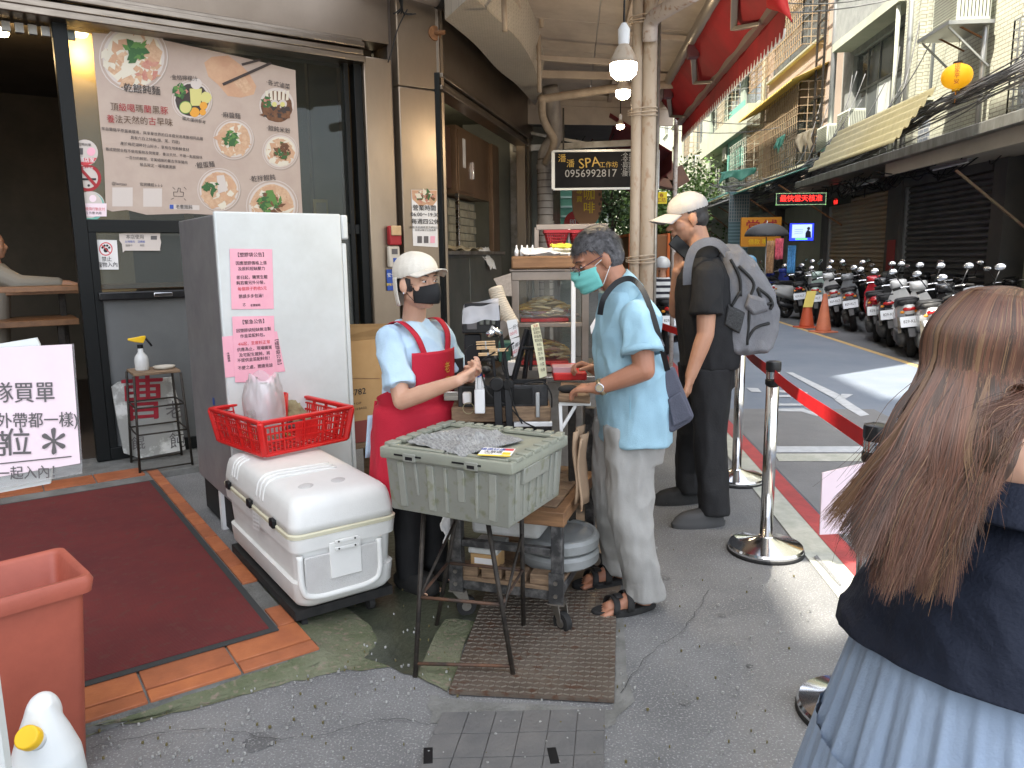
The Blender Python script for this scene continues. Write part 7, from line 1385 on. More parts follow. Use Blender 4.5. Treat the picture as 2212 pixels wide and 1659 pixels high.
# paper cone and stack of cups
pc2=thing('newspaper_cone','newspaper cone bag hanging on the corner of the glass cabinet','paper bag',D(1088,615,4.1)); B().prism([D(u,v,4.1) for u,v in ((1066,602),(1104,590),(1106,640),(1085,638))][::-1],V((0,.02,0))).build('sheet',M('newsp',(.4,.33,.27),(.28,.24,.2),rough=.8,scale=60),pc2)
cs_=thing('cup_stack','leaning stack of nested paper cups left of the glass cabinet','cup stack',D(1090,660,3.9)); pts=smooth_pts([D(1070,622,3.9),D(1079,650,3.88),D(1092,676,3.86),D(1106,700,3.84)],6)
for i in range(len(pts)-1):
    d=(pts[i+1]-pts[i]).normalized(); B().lathe([(.036,0),(.04,.016),(.037,.017)],pts[i],18,d).build('cup',M('cuppaper',(.55,.47,.36),rough=.7),cs_,smooth=True)
lk=thing('metal_tin','grey round metal tin behind the price notes','tin',D(1085,712,3.7)); c=D(1085,712,3.7); B().cyl(c,c+V((.05,.04,-.01)),.045,n=24).build('tin',MC['steel_dirty'],lk,angle=40)
for i,(u,v,l) in enumerate(((1300,700,'small white price label hanging right of the cabinet'),)):
    t=thing('price_label',l,'label',D(1287,700,4.2)); B().prism([D(a,b_,4.2) for a,b_ in ((1275,705),(1290,680),(1292,700),(1277,722))][::-1],V((0,.004,0))).build('sheet',MC['paper'],t)
# =============== TOTE BOX ON WIRE STOOL ===============
zt=.82; T_=[G(827,968,zt),G(1133,1006,zt),G(1213,938,zt),G(950,908,zt)]; c=sum(T_,V())/4; c=c+V((0.0,0,0))
ex=((T_[1]-T_[0])+(T_[2]-T_[3])); ex.z=0; tw=ex.length/2; ex.normalize(); ey=V((-ex.y,ex.x,0)); td=((T_[3]-T_[0])+(T_[2]-T_[1])).dot(ey)/2
M('tote',(.23,.235,.205),(.28,.285,.24),rough=.5,scale=3,bump=.08,bscale=90,c3=(.2,.205,.14)); M('totelid',(.23,.24,.2),(.3,.31,.24),rough=.5,scale=3,bump=.1,bscale=90)
tt=thing('tote_box','grey green plastic lidded tote box standing on a wire stool','tote',c-UP*.22)
tw*=.965; td*=.965
def TP(a,b_,z): return V((c.x,c.y,0))+ex*a*tw/2+ey*b_*td/2+UP*z
zb_=zt-.24
b=B(); b.loft([[TP(x*k,y_*k,z) for x,y_ in ((-1,-1),(1,-1),(1,1),(-1,1))] for k,z in ((.88,zb_),(.9,zb_+.005),(.94,zt-.045),(.95,zt-.04),(.95,zt-.03))]); b.build('tub',MC['tote'],tt,bevel=.012,seg=3)
for i in range(7):
    a=-.75+i*.25
    for s,(p0,p1) in enumerate(((TP(a*.9,-.905,zb_+.02+(.05 if i%3==1 else 0)),TP(a*.94,-.945,zt-.05)),(TP(.905,a*.9,zb_+.02),TP(.945,a*.94,zt-.05)))): B().bar(p0,p1,.013 if i%2 else .03,.01,(ey if s==0 else ex)).build('rib',MC['tote'],tt,bevel=.003)
b=B(); b.loft([[TP(x*k,y_*k,z) for x,y_ in ((-1,-1),(1,-1),(1,1),(-1,1))] for k,z in ((.985,zt-.042),(1.0,zt-.038),(1.0,zt-.004),(.99,zt),(.93,zt),(.92,zt-.01),(0.01,zt-.01))],cap=False); b.build('lid_rim',MC['totelid'],tt,bevel=.003)
for h,(a0,a1) in enumerate(((-.9,-.03),(.03,.9))):
    for k in range(2): pass
B().box(TP(0,0,zt-.004),(.012,td*.9,.012),ex).build('lid_hinge',MC['tote'],tt,bevel=.002)
for sx in (-1,1):
    for a in (-.86,.86): B().box(TP(sx*.47,a,zt-.001),(tw*.42,.02,.012),ex).build('lid_ridge',MC['totelid'],tt,bevel=.003)
    for i in range(6): B().box(TP(sx*.93,-.75+i*.3,zt+.002),(.045,.05,.016),ex).build('lid_lug',MC['totelid'],tt,bevel=.004)
    for a in (-.55,.35): o=B().box(TP(a+sx*.12,-1.002,zt-.022),(.05,.006,.006),ex).build('slot',MC['black'],tt)
for a in (-.52,.42): B().box(TP(a,-1.004,zt-.028),(.055,.008,.03),ex).build('latch',MC['tote'],tt,bevel=.003); B().box(TP(a,-1.012,zt-.03),(.03,.006,.012),ex).build('latch_slot',MC['black'],tt)
for i in range(12): B().box(TP(-.9+i*.164,.93,zt+.004),(.03,.035,.014),ex).build('hinge_knuckle',MC['totelid'],tt,bevel=.003)
B().hexa([TP(.88,-.6,zt-.1),TP(.985,-.6,zt-.1),TP(.985,.3,zt-.1),TP(.88,.3,zt-.1),TP(.94,-.6,zt-.04),TP(1.0,-.6,zt-.04),TP(1.0,.3,zt-.04),TP(.94,.3,zt-.04)]).build('handle',MC['tote'],tt,bevel=.004)
# knitted cloth
kc=thing('knitted_cloth','grey ribbed knitted cloth spread on the tote lid','cloth',c); 
KQ=[TP(-.8,-.6,zt),TP(.3,-.98,zt),TP(.6,.35,zt),TP(-.5,.72,zt)]
def kf(x,y_):
    e=.04*noise.noise(V((x*2.2,7,0)))*(1-y_)-.04*noise.noise(V((x*2.5,1,0)))*y_; g=.03*noise.noise(V((y_*3,3,0)))
    p=quadpt(KQ,x+g,y_+e*1.5); fo=max(0,1-abs(y_-.35-.5*(x-.5)+.1*noise.noise(V((x*3,0,5))))*9)*.022+max(0,1-abs(x-.72+.25*(y_-.5))*11)*.018
    rib=.0024*math.sin((y_*1.0+.25*x+.03*noise.noise(V((x*3,y_*3,0))))*2*PI*24)
    ed=min(x,1-x,y_,1-y_); return p+UP*(.012+.012*noise.noise(V((x*2.5,y_*3,2)))+fo*min(1,ed*8)-.008*max(0,1-ed*12)+rib)
B().grid(kf,70,240).build('cloth',M('knit',(.48,.48,.47),(.27,.27,.265),rough=.95,scale=70,bump=.8,bscale=420,stretch=(1,1,1)),kc,smooth=True,solid=.004)
cd=thing('leaflet','small printed leaflet card lying on the front of the tote lid','leaflet',TP(.62,-.8,zt)); u0=TP(.5,-.98,zt+.012); pr=Pr(u0,ex*1+ey*.28,ey*.9-ex*.2+UP*.12,.115,.075); pr.rect(0,0,1,1,'paper'); pr.rect(0,0,1,.14,'ink_yellow',.001); pr.text('優惠好康',.35,.75,.022,'ink_blue',.02,lv=.002); pr.text('大放送',.4,.45,.022,'ink',.02,lv=.002); pr.rect(.65,.7,.97,.95,'ink_pinkred',.001); pr.rect(.7,.2,.95,.5,'ink_yellow',.001); pr.text('SALE',.3,.26,.014,'ink_grey',.01,lv=.002); pr.done(cd)
# wire stool
ws=thing('wire_stool','rusty black wire stool frame under the tote box','stool',V((c.x,c.y,0))); F4=[G(897,1463),G(1110,1466),G(1131,1360),G(943,1352)]; T4=[TP(-.55,-.6,zb_-.01),TP(.45,-.6,zb_-.01),TP(.45,.55,zb_-.01),TP(-.55,.55,zb_-.01)]
for p,q in zip(F4,T4): B().tube([p,q],.009,8).build('leg',MC['iron'],ws,smooth=True)
for a,b_ in ((0,1),(1,2),(2,3),(3,0)): B().tube([T4[a],T4[b_]],.009,8).build('top_rail',MC['iron'],ws,smooth=True)
for k,r in ((.08,((0,1),)),(.47,((0,1),(1,2),(2,3),(3,0))),):
    for a,b_ in r: B().tube([F4[a].lerp(T4[a],k),F4[b_].lerp(T4[b_],k)],.0065,6).build('rung',M('ironrust',(.05,.04,.035),(.14,.07,.04),rough=.7,metal=.3,scale=12),ws,smooth=True)
B().tube([F4[1].lerp(T4[1],.42),F4[2].lerp(T4[2],.75)],.006,6).build('brace',MC['iron'],ws,smooth=True); B().tube([F4[0].lerp(T4[0],.47),F4[3].lerp(T4[3],.78)],.006,6).build('brace',MC['iron'],ws,smooth=True)
c3=T4[1].lerp(T4[2],.3)-UP*.01; B().tube([c3+V((.03*math.cos(a),0,.022*math.sin(a))) for a in [PI+PI*i/8 for i in range(9)]],.006,6).build('hook',MC['iron'],ws,smooth=True)
# =============== PEOPLE ===============
M('skin',(.5,.27,.17),(.42,.21,.13),rough=.5,scale=6,bump=.05,bscale=60,sss=.12); M('skin_light',(.6,.36,.25),(.54,.3,.2),rough=.5,scale=6,sss=.12); M('skin_dark',(.42,.2,.12),(.34,.15,.09),rough=.5,scale=6,sss=.12)
M('hairblack',(.02,.018,.017),(.045,.04,.038),rough=.5,scale=60); M('hairgrey',(.025,.024,.026),(.13,.125,.13),rough=.5,scale=55); M('eyewhite',(.6,.57,.55),rough=.2); M('iris',(.02,.012,.008),rough=.1); M('lip',(.42,.14,.12),rough=.45)
M('tshirt',(.45,.6,.72),(.4,.54,.67),rough=.85,scale=4,bump=.15,bscale=120); M('polo',(.33,.53,.63),(.29,.47,.57),rough=.85,scale=4,bump=.35,bscale=350); M('apron',(.5,.012,.035),(.42,.009,.028),rough=.8,scale=3,bump=.25,bscale=200); M('trousers',(.34,.335,.315),(.27,.265,.25),rough=.8,scale=3,bump=.15,bscale=150); M('blackcloth',(.008,.008,.009),(.014,.014,.015),rough=.85,scale=4,bump=.2,bscale=120); M('blacktrouser',(.007,.007,.008),(.012,.012,.013),rough=.75,scale=4,bump=.2,bscale=100)
M('capwhite',(.7,.66,.58),(.62,.58,.5),rough=.85,scale=4,bump=.2,bscale=200); M('capgrey',(.48,.45,.43),(.4,.38,.36),rough=.85,scale=5,bump=.2,bscale=200); M('maskblack',(.01,.01,.011),rough=.7); M('maskgreen',(.18,.55,.5),(.15,.48,.44),rough=.8,scale=6,bump=.1,bscale=200)
M('packgrey',(.19,.19,.2),(.13,.13,.14),rough=.85,scale=5,bump=.4,bscale=160); M('bagnavy',(.07,.075,.1),(.1,.105,.14),rough=.8,scale=6,bump=.3,bscale=150)
def ringl(c,rx,ry,ax=(0,0,1),yaw=0,n=24,k=.8):
    c=V(c); a=V(ax).normalized(); s=V((-math.sin(yaw),math.cos(yaw),0)); s=(s-a*s.dot(a)).normalized(); f=s.cross(a)
    return [c+f*rx*math.copysign(abs(math.cos(t))**k,math.cos(t))+s*ry*math.copysign(abs(math.sin(t))**k,math.sin(t)) for t in [2*PI*i/n for i in range(n)]]
def head_shapes(b,H,s=1,female=False,nose=1):
    """H: matrix of the head frame (x forward, z up, origin between the ears)"""
    def E(c,r,rot=None): 
        Q=H.to_3x3()@(rot or Matrix.Identity(3)); b.ell(H@(V(c)*s),tuple(q*s for q in r),18,12,Q)
    E((-.012,0,.035),(.097,.077,.088)); E((.022,0,-.03),(.066,.062 if not female else .058,.078)); E((.058,0,-.088),(.024,.028 if not female else .022,.02)); E((.0,.0,-.05),(.06,.063,.05))
    for y in (-1,1): E((.048,y*.034,-.022),(.033,.03,.032)); E((-.008,y*.078,-.004),(.02,.011,.032),Matrix.Rotation(y*-.3,3,'Z')); E((-.004,y*.076,-.03),(.01,.008,.012))
    E((.07,0,.034),(.02,.054,.014)); 
    b.chain([(H@(V((.082,0,.018))*s),.0085*s),(H@(V((.098*nose+.004*(1-nose),0,-.012))*s),.011*s),(H@(V((.104,0,-.024))*s),.0125*s)],10)
    for y in (-1,1): E((.092,y*.013,-.027),(.011,.008,.008)); 
    E((.083,0,-.05),(.014,.024,.006)); E((.081,0,-.06),(.014,.021,.007)); E((.076,0,-.055),(.016,.03,.02))
    for y in (-1,1): E((.068,y*.031,.01),(.016,.017,.011))
def face_parts(t,H,s,parent,lids=.5,lips=True):
    for y in (-1,1):
        Q=H.to_3x3(); B().ell(H@(V((.0775,y*.031,.009))*s),(.0075*s,.0115*s,.0052*s),12,8,Q).build('eye',MC['eyewhite'],parent,smooth=True); B().ell(H@(V((.0822,y*.030,.009))*s),(.0035*s,.0055*s,.0048*s),10,6,Q).build('iris',MC['iris'],parent,smooth=True)
        B().tube([H@(V((.079,y*(.018+.009*i),.0145+.0025*math.sin(i/3*PI)))*s) for i in range(4)],.0016*s,5).build('eyelid',MC['hairblack'],parent,smooth=True)
        B().tube([H@(V((.089-.004*i,y*(.014+.012*i),.031+.004*math.sin(i/3*PI)))*s) for i in range(4)],[.002*s,.0035*s,.003*s,.0015*s],6).build('eyebrow',MC['hairblack'],parent,smooth=True)
    if lips: B().tube([H@(V((.0935-.0035*abs(i-3),(i-3)*.0085,-.0545+.001*abs(i-3)))*s) for i in range(7)],[.001,.003,.004,.0045,.004,.003,.001],6).build('lips',MC['lip'],parent,smooth=True)
def hand(b,w,d,pn,s=1,curl=.4,spread=.12,thumb=1,side=1,curls=None):
    """w wrist, d direction of the hand, pn palm normal (palm side), side: +1 thumb towards pn x d"""
    d=V(d).normalized(); pn=V(pn); pn=(pn-d*pn.dot(d)).normalized(); x=pn.cross(d)*side; Q=Matrix((x,d,pn)).transposed()
    b.chain([(w,.026*s),(w+d*.03*s,.024*s)],12)
    for k in (-1.5,-.5,.5,1.5): b.chain([(w+d*.015*s+x*k*.011*s,.015*s),(w+d*.085*s+x*k*.0185*s,.0125*s)],8)
    L=[.066,.078,.074,.058]
    for i,k in enumerate((1.5,.5,-.5,-1.5)):
        c=(curls[i] if curls else curl); p=w+d*.085*s+x*k*.0185*s; a=0; dd=(d+x*k*spread*.6).normalized(); P=[(p,.0105*s)]
        for j,(f,r) in enumerate(((.45,.0095),(.3,.0088),(.25,.0078))): a+=c*(.75 if j==0 else 1.0); v=dd*math.cos(a)+pn*math.sin(a); p=p+v*L[i]*f*s; P.append((p,r*s))
        b.chain(P,8)
    p=w+d*.022*s+x*.024*s; v1=(x*.75+d*.7+pn*.35*thumb).normalized(); v2=(x*.35+d*.85+pn*.55*thumb).normalized(); p1=p+v1*.036*s; p2=p1+v2*.032*s; b.chain([(p,.0155*s),(p1,.0125*s),(p2,.0105*s),(p2+(d*.8+pn*.5*thumb).normalized()*.02*s,.0085*s)],8)
def foot(b,a,fw,s=1):
    fw=V(fw).normalized(); a=V(a); g=V((a.x,a.y,.03)); b.chain([(a,.036*s),(g-fw*.03+UP*.01,.034*s)],12); b.chain([(a-UP*.01,.034*s),(g+fw*.07+UP*.005,.034*s),(g+fw*.13,.03*s)],12); sd_=V((-fw.y,fw.x,0))
    for i in range(5): b.chain([(g+fw*.12+sd_*(.036-.018*i),.014*s),(g+fw*(.185-.011*abs(i-1))+sd_*(.042-.02*i)-UP*.012,.0115*s)],8)
def folds(A,f=9,st=(1,1,.45),seed=0,A2=None):
    A2=A*.35 if A2 is None else A2
    def fn(c): 
        p=V((c.x*f*st[0]+seed,c.y*f*st[1],c.z*f*st[2])); n=noise.noise(p); m=noise.noise(p*2.7)
        return A*(1-2*abs(n))*.8-A*.3+A2*m
    return fn
def hair_cap(t,H,s,mat,inner,front=.3,dens=1600,L=.02,seed=1,droop=.3,hl=-.02,name='hair'):
    b=B(); Q=H.to_3x3()
    b.ell(H@(V((-.014,0,.04))*s),(.101*s,.081*s,.091*s),22,16,Q); b.ell(H@(V((-.045,0,-.005))*s),(.068*s,.071*s,.065*s),18,12,Q)
    Hi=H.inverted()
    def cut(c):
        l=Hi@c; l=l/s
        return (l.x>.035 and l.z<.062+max(0,(.06-l.x))*.0) or (l.z<.05 and l.x>.012) or (l.z<-.01 and l.x>-.02) or l.z<-.075 or (abs(l.y)>.062 and -.03<l.x<.02 and l.z<.028)
    h=skin(b,.005,name,MC[mat],t,sm=3,disp=lambda c:.0015*noise.noise(c*50)+.001,cut=cut)
    rg=random.Random(seed); bb=B(); n=0
    while n<dens:
        a=rg.uniform(0,2*PI); z=rg.uniform(-.3,1); r=math.sqrt(max(0,1-z*z)); p=V((-.014+.101*r*math.cos(a),.081*r*math.sin(a),.04+.091*z))
        if cut(H@(p*s)): n+=1; continue
        nn=V((p.x+.014,p.y*1.3,(p.z-.03))).normalized(); tg=V((front*(1 if z>.35 else -.3)+.05,0,-.25-droop*(1-z))); tg=(tg-nn*tg.dot(nn)).normalized(); d=(tg+nn*.3+V((rg.uniform(-.16,.16),rg.uniform(-.16,.16),rg.uniform(-.16,.16)))).normalized()
        q=p-nn*.002; e=d.cross(nn).normalized()*.0011; l=L*rg.uniform(.6,1.2); P=[H@((q-e)*s),H@((q+e)*s),H@((q+d*l*.6+e*.7)*s),H@((q+d*l-UP*0)*s),H@((q+d*l*.6-e*.7)*s)]; bb.add(P,[(0,1,2,3,4)]); n+=1
    stuff(bb.build('hair_strands',MC[mat],h)); return h
def HM(p,yaw,pitch=0,roll=0): return Matrix.Translation(V(p))@Matrix.Rotation(yaw,4,'Z')@Matrix.Rotation(pitch,4,'Y')@Matrix.Rotation(roll,4,'X')
def LP(root,yaw): 
    m=Matrix.Translation(V(root))@Matrix.Rotation(yaw,4,'Z'); return lambda x,y,z:m@V((x,y,z))
# ---------- worker ----------
root=V((-.43,3.36,0)); yaw=R(-36); W=LP(root,yaw); dr_=lambda x,y,z:(Matrix.Rotation(yaw,3,'Z')@V((x,y,z)))
wk=thing('person','woman in white cap, black mask and red apron serving at the cart','person',root)
H=HM(D(903,614,3.30),R(-42),R(-3)); hs=.98
b=B(); head_shapes(b,H,hs,True,.9)
nk=W(.0,0,1.18); b.chain([(H@V((-.02,0,-.05)),.05),(W(.0,0,1.23),.052),(nk,.06)],16)
b.loft([ringl(W(.0,0,.72),.1,.14,yaw=yaw),ringl(W(.0,0,.82),.105,.155,yaw=yaw),ringl(W(0,0,.95),.09,.125,yaw=yaw),ringl(W(.01,0,1.08),.1,.145,yaw=yaw),ringl(W(.0,0,1.17),.08,.15,yaw=yaw),ringl(W(-.01,0,1.22),.05,.07,yaw=yaw)])
shR=W(.0,-.152,1.155); elR=D(868,866,3.12); wrR=D(990,822,3.02); shL=W(.0,.152,1.155); elL=W(.1,.2,.93); wrL=D(1005,812,3.2)
for a,e,w_ in ((shR,elR,wrR),(shL,elL,wrL)): b.chain([(a,.048),(e,.038),(e.lerp(w_,.35),.037),(w_,.024)],14)
d=(D(1040,797,3.1)-wrR).normalized(); hand(b,wrR,d,V((.1,.8,.6)),.9,.75,side=1,curls=[1.0,1.0,.8,.7]); hand(b,wrL,(D(1040,790,3.15)-wrL).normalized(),V((0,-.7,.5)),.9,.6,side=-1)
for y in (-.085,.085): 
    b.chain([(W(0,y,.74),.075),(W(.01,y,.42),.052),(W(-.01,y,.09),.036)],12); foot(b,W(-.01,y,.08),dr_(1,0,0),.5)
body=skin(b,.0042,'body',MC['skin_light'],wk,sm=4); face_parts(wk,H,hs,body,lips=False)
# mask
def maskshape(H,s,mat,par,w=.064,z0=-.088,z1=.006,bul=.03,pleat=0):
    def f(i,j):
        y=(i-.5)*2; th=y*R(76); z=z0+(z1-z0)*j; q=math.cos(th); x=.014+.084*q**.85+bul*q**3*math.sin(PI*(.1+.62*j))+(.003*math.sin(j*PI*6)*q if pleat else .006*max(0,1-abs(y)*3)); yy=w*1.04*math.sin(th)*(1-.1*abs(j-.5)); z+=.018*abs(y)**1.5*(.5-j)+.006*math.exp(-(y*3)**2)*j
        if j>.9: x-=.006*(1-q)
        return H@(V((x,yy,z))*s)
    return B().grid(f,22,16).build('mask',MC[mat],par,smooth=True,solid=.0015)
mk_=maskshape(H,hs,'maskblack',wk,w=.066,z1=-.006)
for y in (-1,1):
    for z in (.0,-.07): B().tube([H@(V((.038,y*.064,z))*hs),H@(V((-.0,y*.078,z*.4+.002))*hs),H@(V((-.014,y*.082,.0))*hs)],.0012,5).build('strap',MC['maskblack'],mk_)
    B().ell(H@(V((-.0,y*.086,-.036))*hs),(.005,.004,.005),8,6).build('earring',MC['chrome'],wk)
# cap with neck cloth
Q=H.to_3x3(); b=B(); b.ell(H@(V((-.014,0,.055))*hs),(.108,.092,.088),24,16,Q); Hi=H.inverted()
cap=skin(b,.005,'cap',MC['capwhite'],wk,sm=3,cut=lambda c:(Hi@c).z<.03+max(0,(Hi@c).x)*.2,disp=folds(.003,14))
def cf(i,j):
    a=R(100)+R(160)*i; z=.035-.125*j; rr=1.02+.05*math.sin(j*PI)+.03*math.sin(i*15); return H@(V((-.012+.112*rr*math.cos(a)*(1-.12*j),.09*rr*math.sin(a)*(1-.1*j),z))*hs)
B().grid(cf,30,10).build('neck_cloth',MC['capwhite'],cap,smooth=True,solid=.002)
def visor(H,s,mat,par,L=.075,w=.085,z=.032,dr=.02,x0=.07):
    def f(i,j): y=(i-.5)*2; return H@(V((x0+.028*(1-y*y)*1.0-.03*abs(y)**2+j*L*(1-.35*abs(y)**3),y*w*(1-.08*j),z+.012*(1-y*y)-.012*abs(y)**2-dr*j*(.4+.6*y*y)))*s)
    return B().grid(f,20,8).build('visor',MC[mat],par,smooth=True,solid=.004)
visor(H,hs,'capwhite',cap,L=.07,z=.05,dr=.012); hb=B(); hb.ell(H@(V((-.02,0,.01))*hs),(.095,.0795,.075),20,14,Q); skin(hb,.005,'hair',MC['hairblack'],wk,cut=lambda c:(Hi@c).x>.03 or (Hi@c).z<-.03)
# shirt
b=B(); I_=.016
b.loft([ringl(W(-.015,0,.80),.135,.175,yaw=yaw),ringl(W(-.01,0,.86),.125,.165,yaw=yaw),ringl(W(0,0,.97),.118,.15,yaw=yaw),ringl(W(.012,0,1.08),.122,.163,yaw=yaw),ringl(W(.0,0,1.16),.1,.165,yaw=yaw),ringl(W(-.005,0,1.205),.072,.1,yaw=yaw),ringl(W(-.005,0,1.225),.06,.075,yaw=yaw)])
for a,e in ((shR,elR),(shL,elL)): m=a.lerp(e,.78); b.chain([(a,.06),(a.lerp(e,.4),.061)],14); b.cyl(a.lerp(e,.3),m,.06,.071,18)
skin(b,.0065,'shirt',MC['tshirt'],wk,sm=5,disp=folds(.015,10,(1,1,.6),3,.007))
# apron: front bib and skirt wrapping the body
def apf(i,j): # j 0 bottom ..1 top bib
    z=.44+(1.10-.44)*j; half=R(150)*(1 if z<.86 else max(.3,1-(z-.86)/.17)); half=min(half,R(150)); a=(i-.5)*2*half
    rx,ry=(.178,.208) if z<.86 else (.158,.195); 
    if z<.8: k=(.8-z)/.36; rx+=.035*k; ry+=.02*k
    fl=.008*math.sin(a*9+z*7)*max(0,1-(z-.4)/.5)
    cx=-.005+.02*max(0,z-.9)
    wst=-.012*math.exp(-((z-.86)/.03)**2)
    return W(cx+(rx+fl+wst)*math.cos(a),(ry+fl+wst)*math.sin(a),z)
ap=B().grid(apf,60,44).build('apron',MC['apron'],wk,smooth=True,solid=.003)
for y in (-1,1):
    B().grid(lambda i,j:(lambda p:p)(V(smooth_pts([W(.128,y*.07,1.075),W(.105,y*.1,1.17),W(.03,y*.115,1.228),W(-.06,y*.1,1.2),W(-.118,y*.05,1.1)],8)[min(32,int(i*32))])+dr_(0,(j-.5)*.034,0)),32,2).build('strap',MC['apron'],ap,smooth=True,solid=.003)
B().tube([W(-.165,-.09,.86),W(-.17,-.12,.7),W(-.16,-.13,.62)],.008,6).build('apron_tie',MC['apron'],ap); B().grid(lambda i,j:W(-.17-.03*(1-j)+.02*i,-.14+.05*i,.6+.2*j),4,6).build('shirt_tail',MC['tshirt'],wk,smooth=True,solid=.004)
pr=Pr(W(.165,.0,.9),dr_(-.25,.97,0),UP,.06,.16); pr.text('老',.5,.75,.052,'ink_gold',.02,lv=.004); pr.text('曹',.5,.35,.052,'ink_gold',.02,lv=.004); pr.done(ap)
b=B()
for y in (-.085,.085): b.chain([(W(0,y,.78),.1),(W(.01,y,.45),.078),(W(0,y,.08),.06)],14)
skin(b,.009,'trousers',MC['blacktrouser'],wk,disp=folds(.008,9))
for y in (-.085,.085): B().loft([ringl(W(.04,y,z),.13-.02*k,.05-.005*k,yaw=yaw) for k,z in ((1,0),(0,.02),(0,.05),(1.5,.085))]).build('shoe',MC['black_matte'],wk,smooth=True)
# ---------- blue shirted customer ----------
root=V((.475,3.17,0)); yaw=R(190); W=LP(root,yaw); dv=lambda x,y,z,yy=None:(Matrix.Rotation(yaw,3,'Z')@V((x,y,z)))
cb_=thing('person','grey haired man in pale blue polo shirt, green mask and sandals','person',root)
H=HM(D(1290,562,3.15),R(192),R(26)); hs=1.03
b=B(); head_shapes(b,H,hs,False,1.0); ne=W(.0,0,1.37)
b.chain([(H@V((-.03,0,-.05)),.057),(D(1330,610,3.15),.06),(D(1352,640,3.16),.07)],16)
tl=lambda u,v,rx,ry,ax=(0,0,1): ringl(D(u,v,3.16),rx,ry,ax,yaw=yaw)
b.loft([tl(1370,985,.08,.12),tl(1368,900,.1,.14),tl(1362,800,.115,.15),tl(1356,720,.11,.155),tl(1354,680,.085,.15),tl(1348,652,.05,.08)])
shL=D(1378,690,3.0); elL=D(1392,800,2.93); wrL=D(1292,838,2.98); shR=D(1360,690,3.34); elR=D(1360,800,3.42); wrR=D(1290,800,3.36)
for a,e,w_ in ((shL,elL,wrL),(shR,elR,wrR)): b.chain([(a,.055),(e,.042),(e.lerp(w_,.3),.041),(w_,.0285)],14)
hand(b,wrL,(D(1235,838,3.04)-wrL).normalized(),V((-.1,.25,-.95)),.95,.55,side=1); hand(b,wrR,(D(1262,790,3.36)-wrR).normalized(),V((.1,-.3,-.95)),.95,.9,side=-1)
fa_=R(197)
for fxy,yy in ((W(-.03,.13,0),.1),(W(-.02,-.15,0),-.1)):
    fx=V((fxy.x,fxy.y,0)); b.chain([(W(-.0,yy*.9,.82),.09),(fx.lerp(W(0,yy,.45),.6)+UP*0+UP*.45,.06),(V((fx.x,fx.y,.1)),.042)],12); foot(b,V((fx.x,fx.y,.1)),V((math.cos(fa_),math.sin(fa_),0)),1.02)
body=skin(b,.0042,'body',MC['skin_dark'],cb_,sm=4); face_parts(cb_,H,hs,body,lips=False); mk_=maskshape(H,hs,'maskgreen',cb_,w=.07,z0=-.098,z1=.0,bul=.028,pleat=1)
for y in (-1,1):
    for z in (-.005,-.085): B().tube([H@(V((.038,y*.068,z))*hs),H@(V((-.012,y*.086,.012 if z>-.05 else -.03))*hs)],.0016,5).build('strap',MC['white'],mk_)
# glasses
gl=B(); 
for y in (-1,1):
    c=V((.105,y*.033,.002)); gl.tube([H@((c+V((-.004*abs(math.cos(a)),.025*math.cos(a),.017*math.sin(a))))*hs) for a in [2*PI*i/20 for i in range(21)]],.0014,5); gl.tube([H@(V((.1,y*.057,.008))*hs),H@(V((.0,y*.083,.018))*hs),H@(V((-.015,y*.084,.008))*hs)],.0016,5)
gl.tube([H@(V((.106,-.009,.005))*hs),H@(V((.106,.009,.005))*hs)],.0014,5); gg=gl.build('glasses',M('specs',(.05,.02,.06),rough=.3,metal=.3),cb_,smooth=True)
for y in (-1,1): c=V((.103,y*.033,.002)); B().poly([H@((c+V((0,.024*math.cos(a),.016*math.sin(a))))*hs) for a in [2*PI*i/18 for i in range(18)]]).build('lens',MC['glass_dark'],gg)
hair_cap(cb_,H,hs,'hairgrey',None,front=.8,dens=3000,L=.026,seed=4)
# polo
b=B(); tl=lambda u,v,rx,ry,ax=(0,0,1): ringl(D(u,v,3.16),rx,ry,ax,yaw=yaw)
b.loft([tl(1370,948,.142,.185),tl(1372,930,.142,.185),tl(1370,860,.148,.182),tl(1362,790,.14,.18),tl(1354,720,.128,.185),tl(1356,680,.115,.19),tl(1350,655,.1,.15),tl(1342,632,.084,.105)])
for a,e in ((shL,elL),(shR,elR)): m=a.lerp(e,.66); b.chain([(a,.07),(a.lerp(e,.35),.071)],14); b.cyl(a.lerp(e,.25),m,.07,.082,18)
po_=skin(b,.006,'shirt',MC['polo'],cb_,sm=6,disp=folds(.015,8,(1,1,.7),5,.007))
for a,e in ((shL,elL),(shR,elR)): m=a.lerp(e,.67); d=(e-a).normalized(); B().lathe([(.082,-.022),(.0835,-.0215),(.084,0),(.08,.001)],m,24,d,cap=False).build('sleeve_cuff',MC['polo'],po_,smooth=True,solid=.003)
b=B(); cn=[D(1338,630,3.16),D(1318,612,3.16)]; ax=(cn[1]-cn[0]).normalized()
b.loft([ringl(D(1349,655,3.16),.1,.135,ax,yaw),ringl(D(1338,624,3.16),.078,.085,ax,yaw),ringl(D(1330,608,3.16),.066,.07,ax,yaw),ringl(D(1332,610,3.16),.06,.064,ax,yaw)],cap=False); b.build('collar',MC['polo'],po_,smooth=True,solid=.004)
b=B(); b.bar(D(1362,945,2.985),D(1360,800,2.985),.003,.003); b.build('side_seam',M('poloseam',(.2,.4,.5),rough=.9),po_)
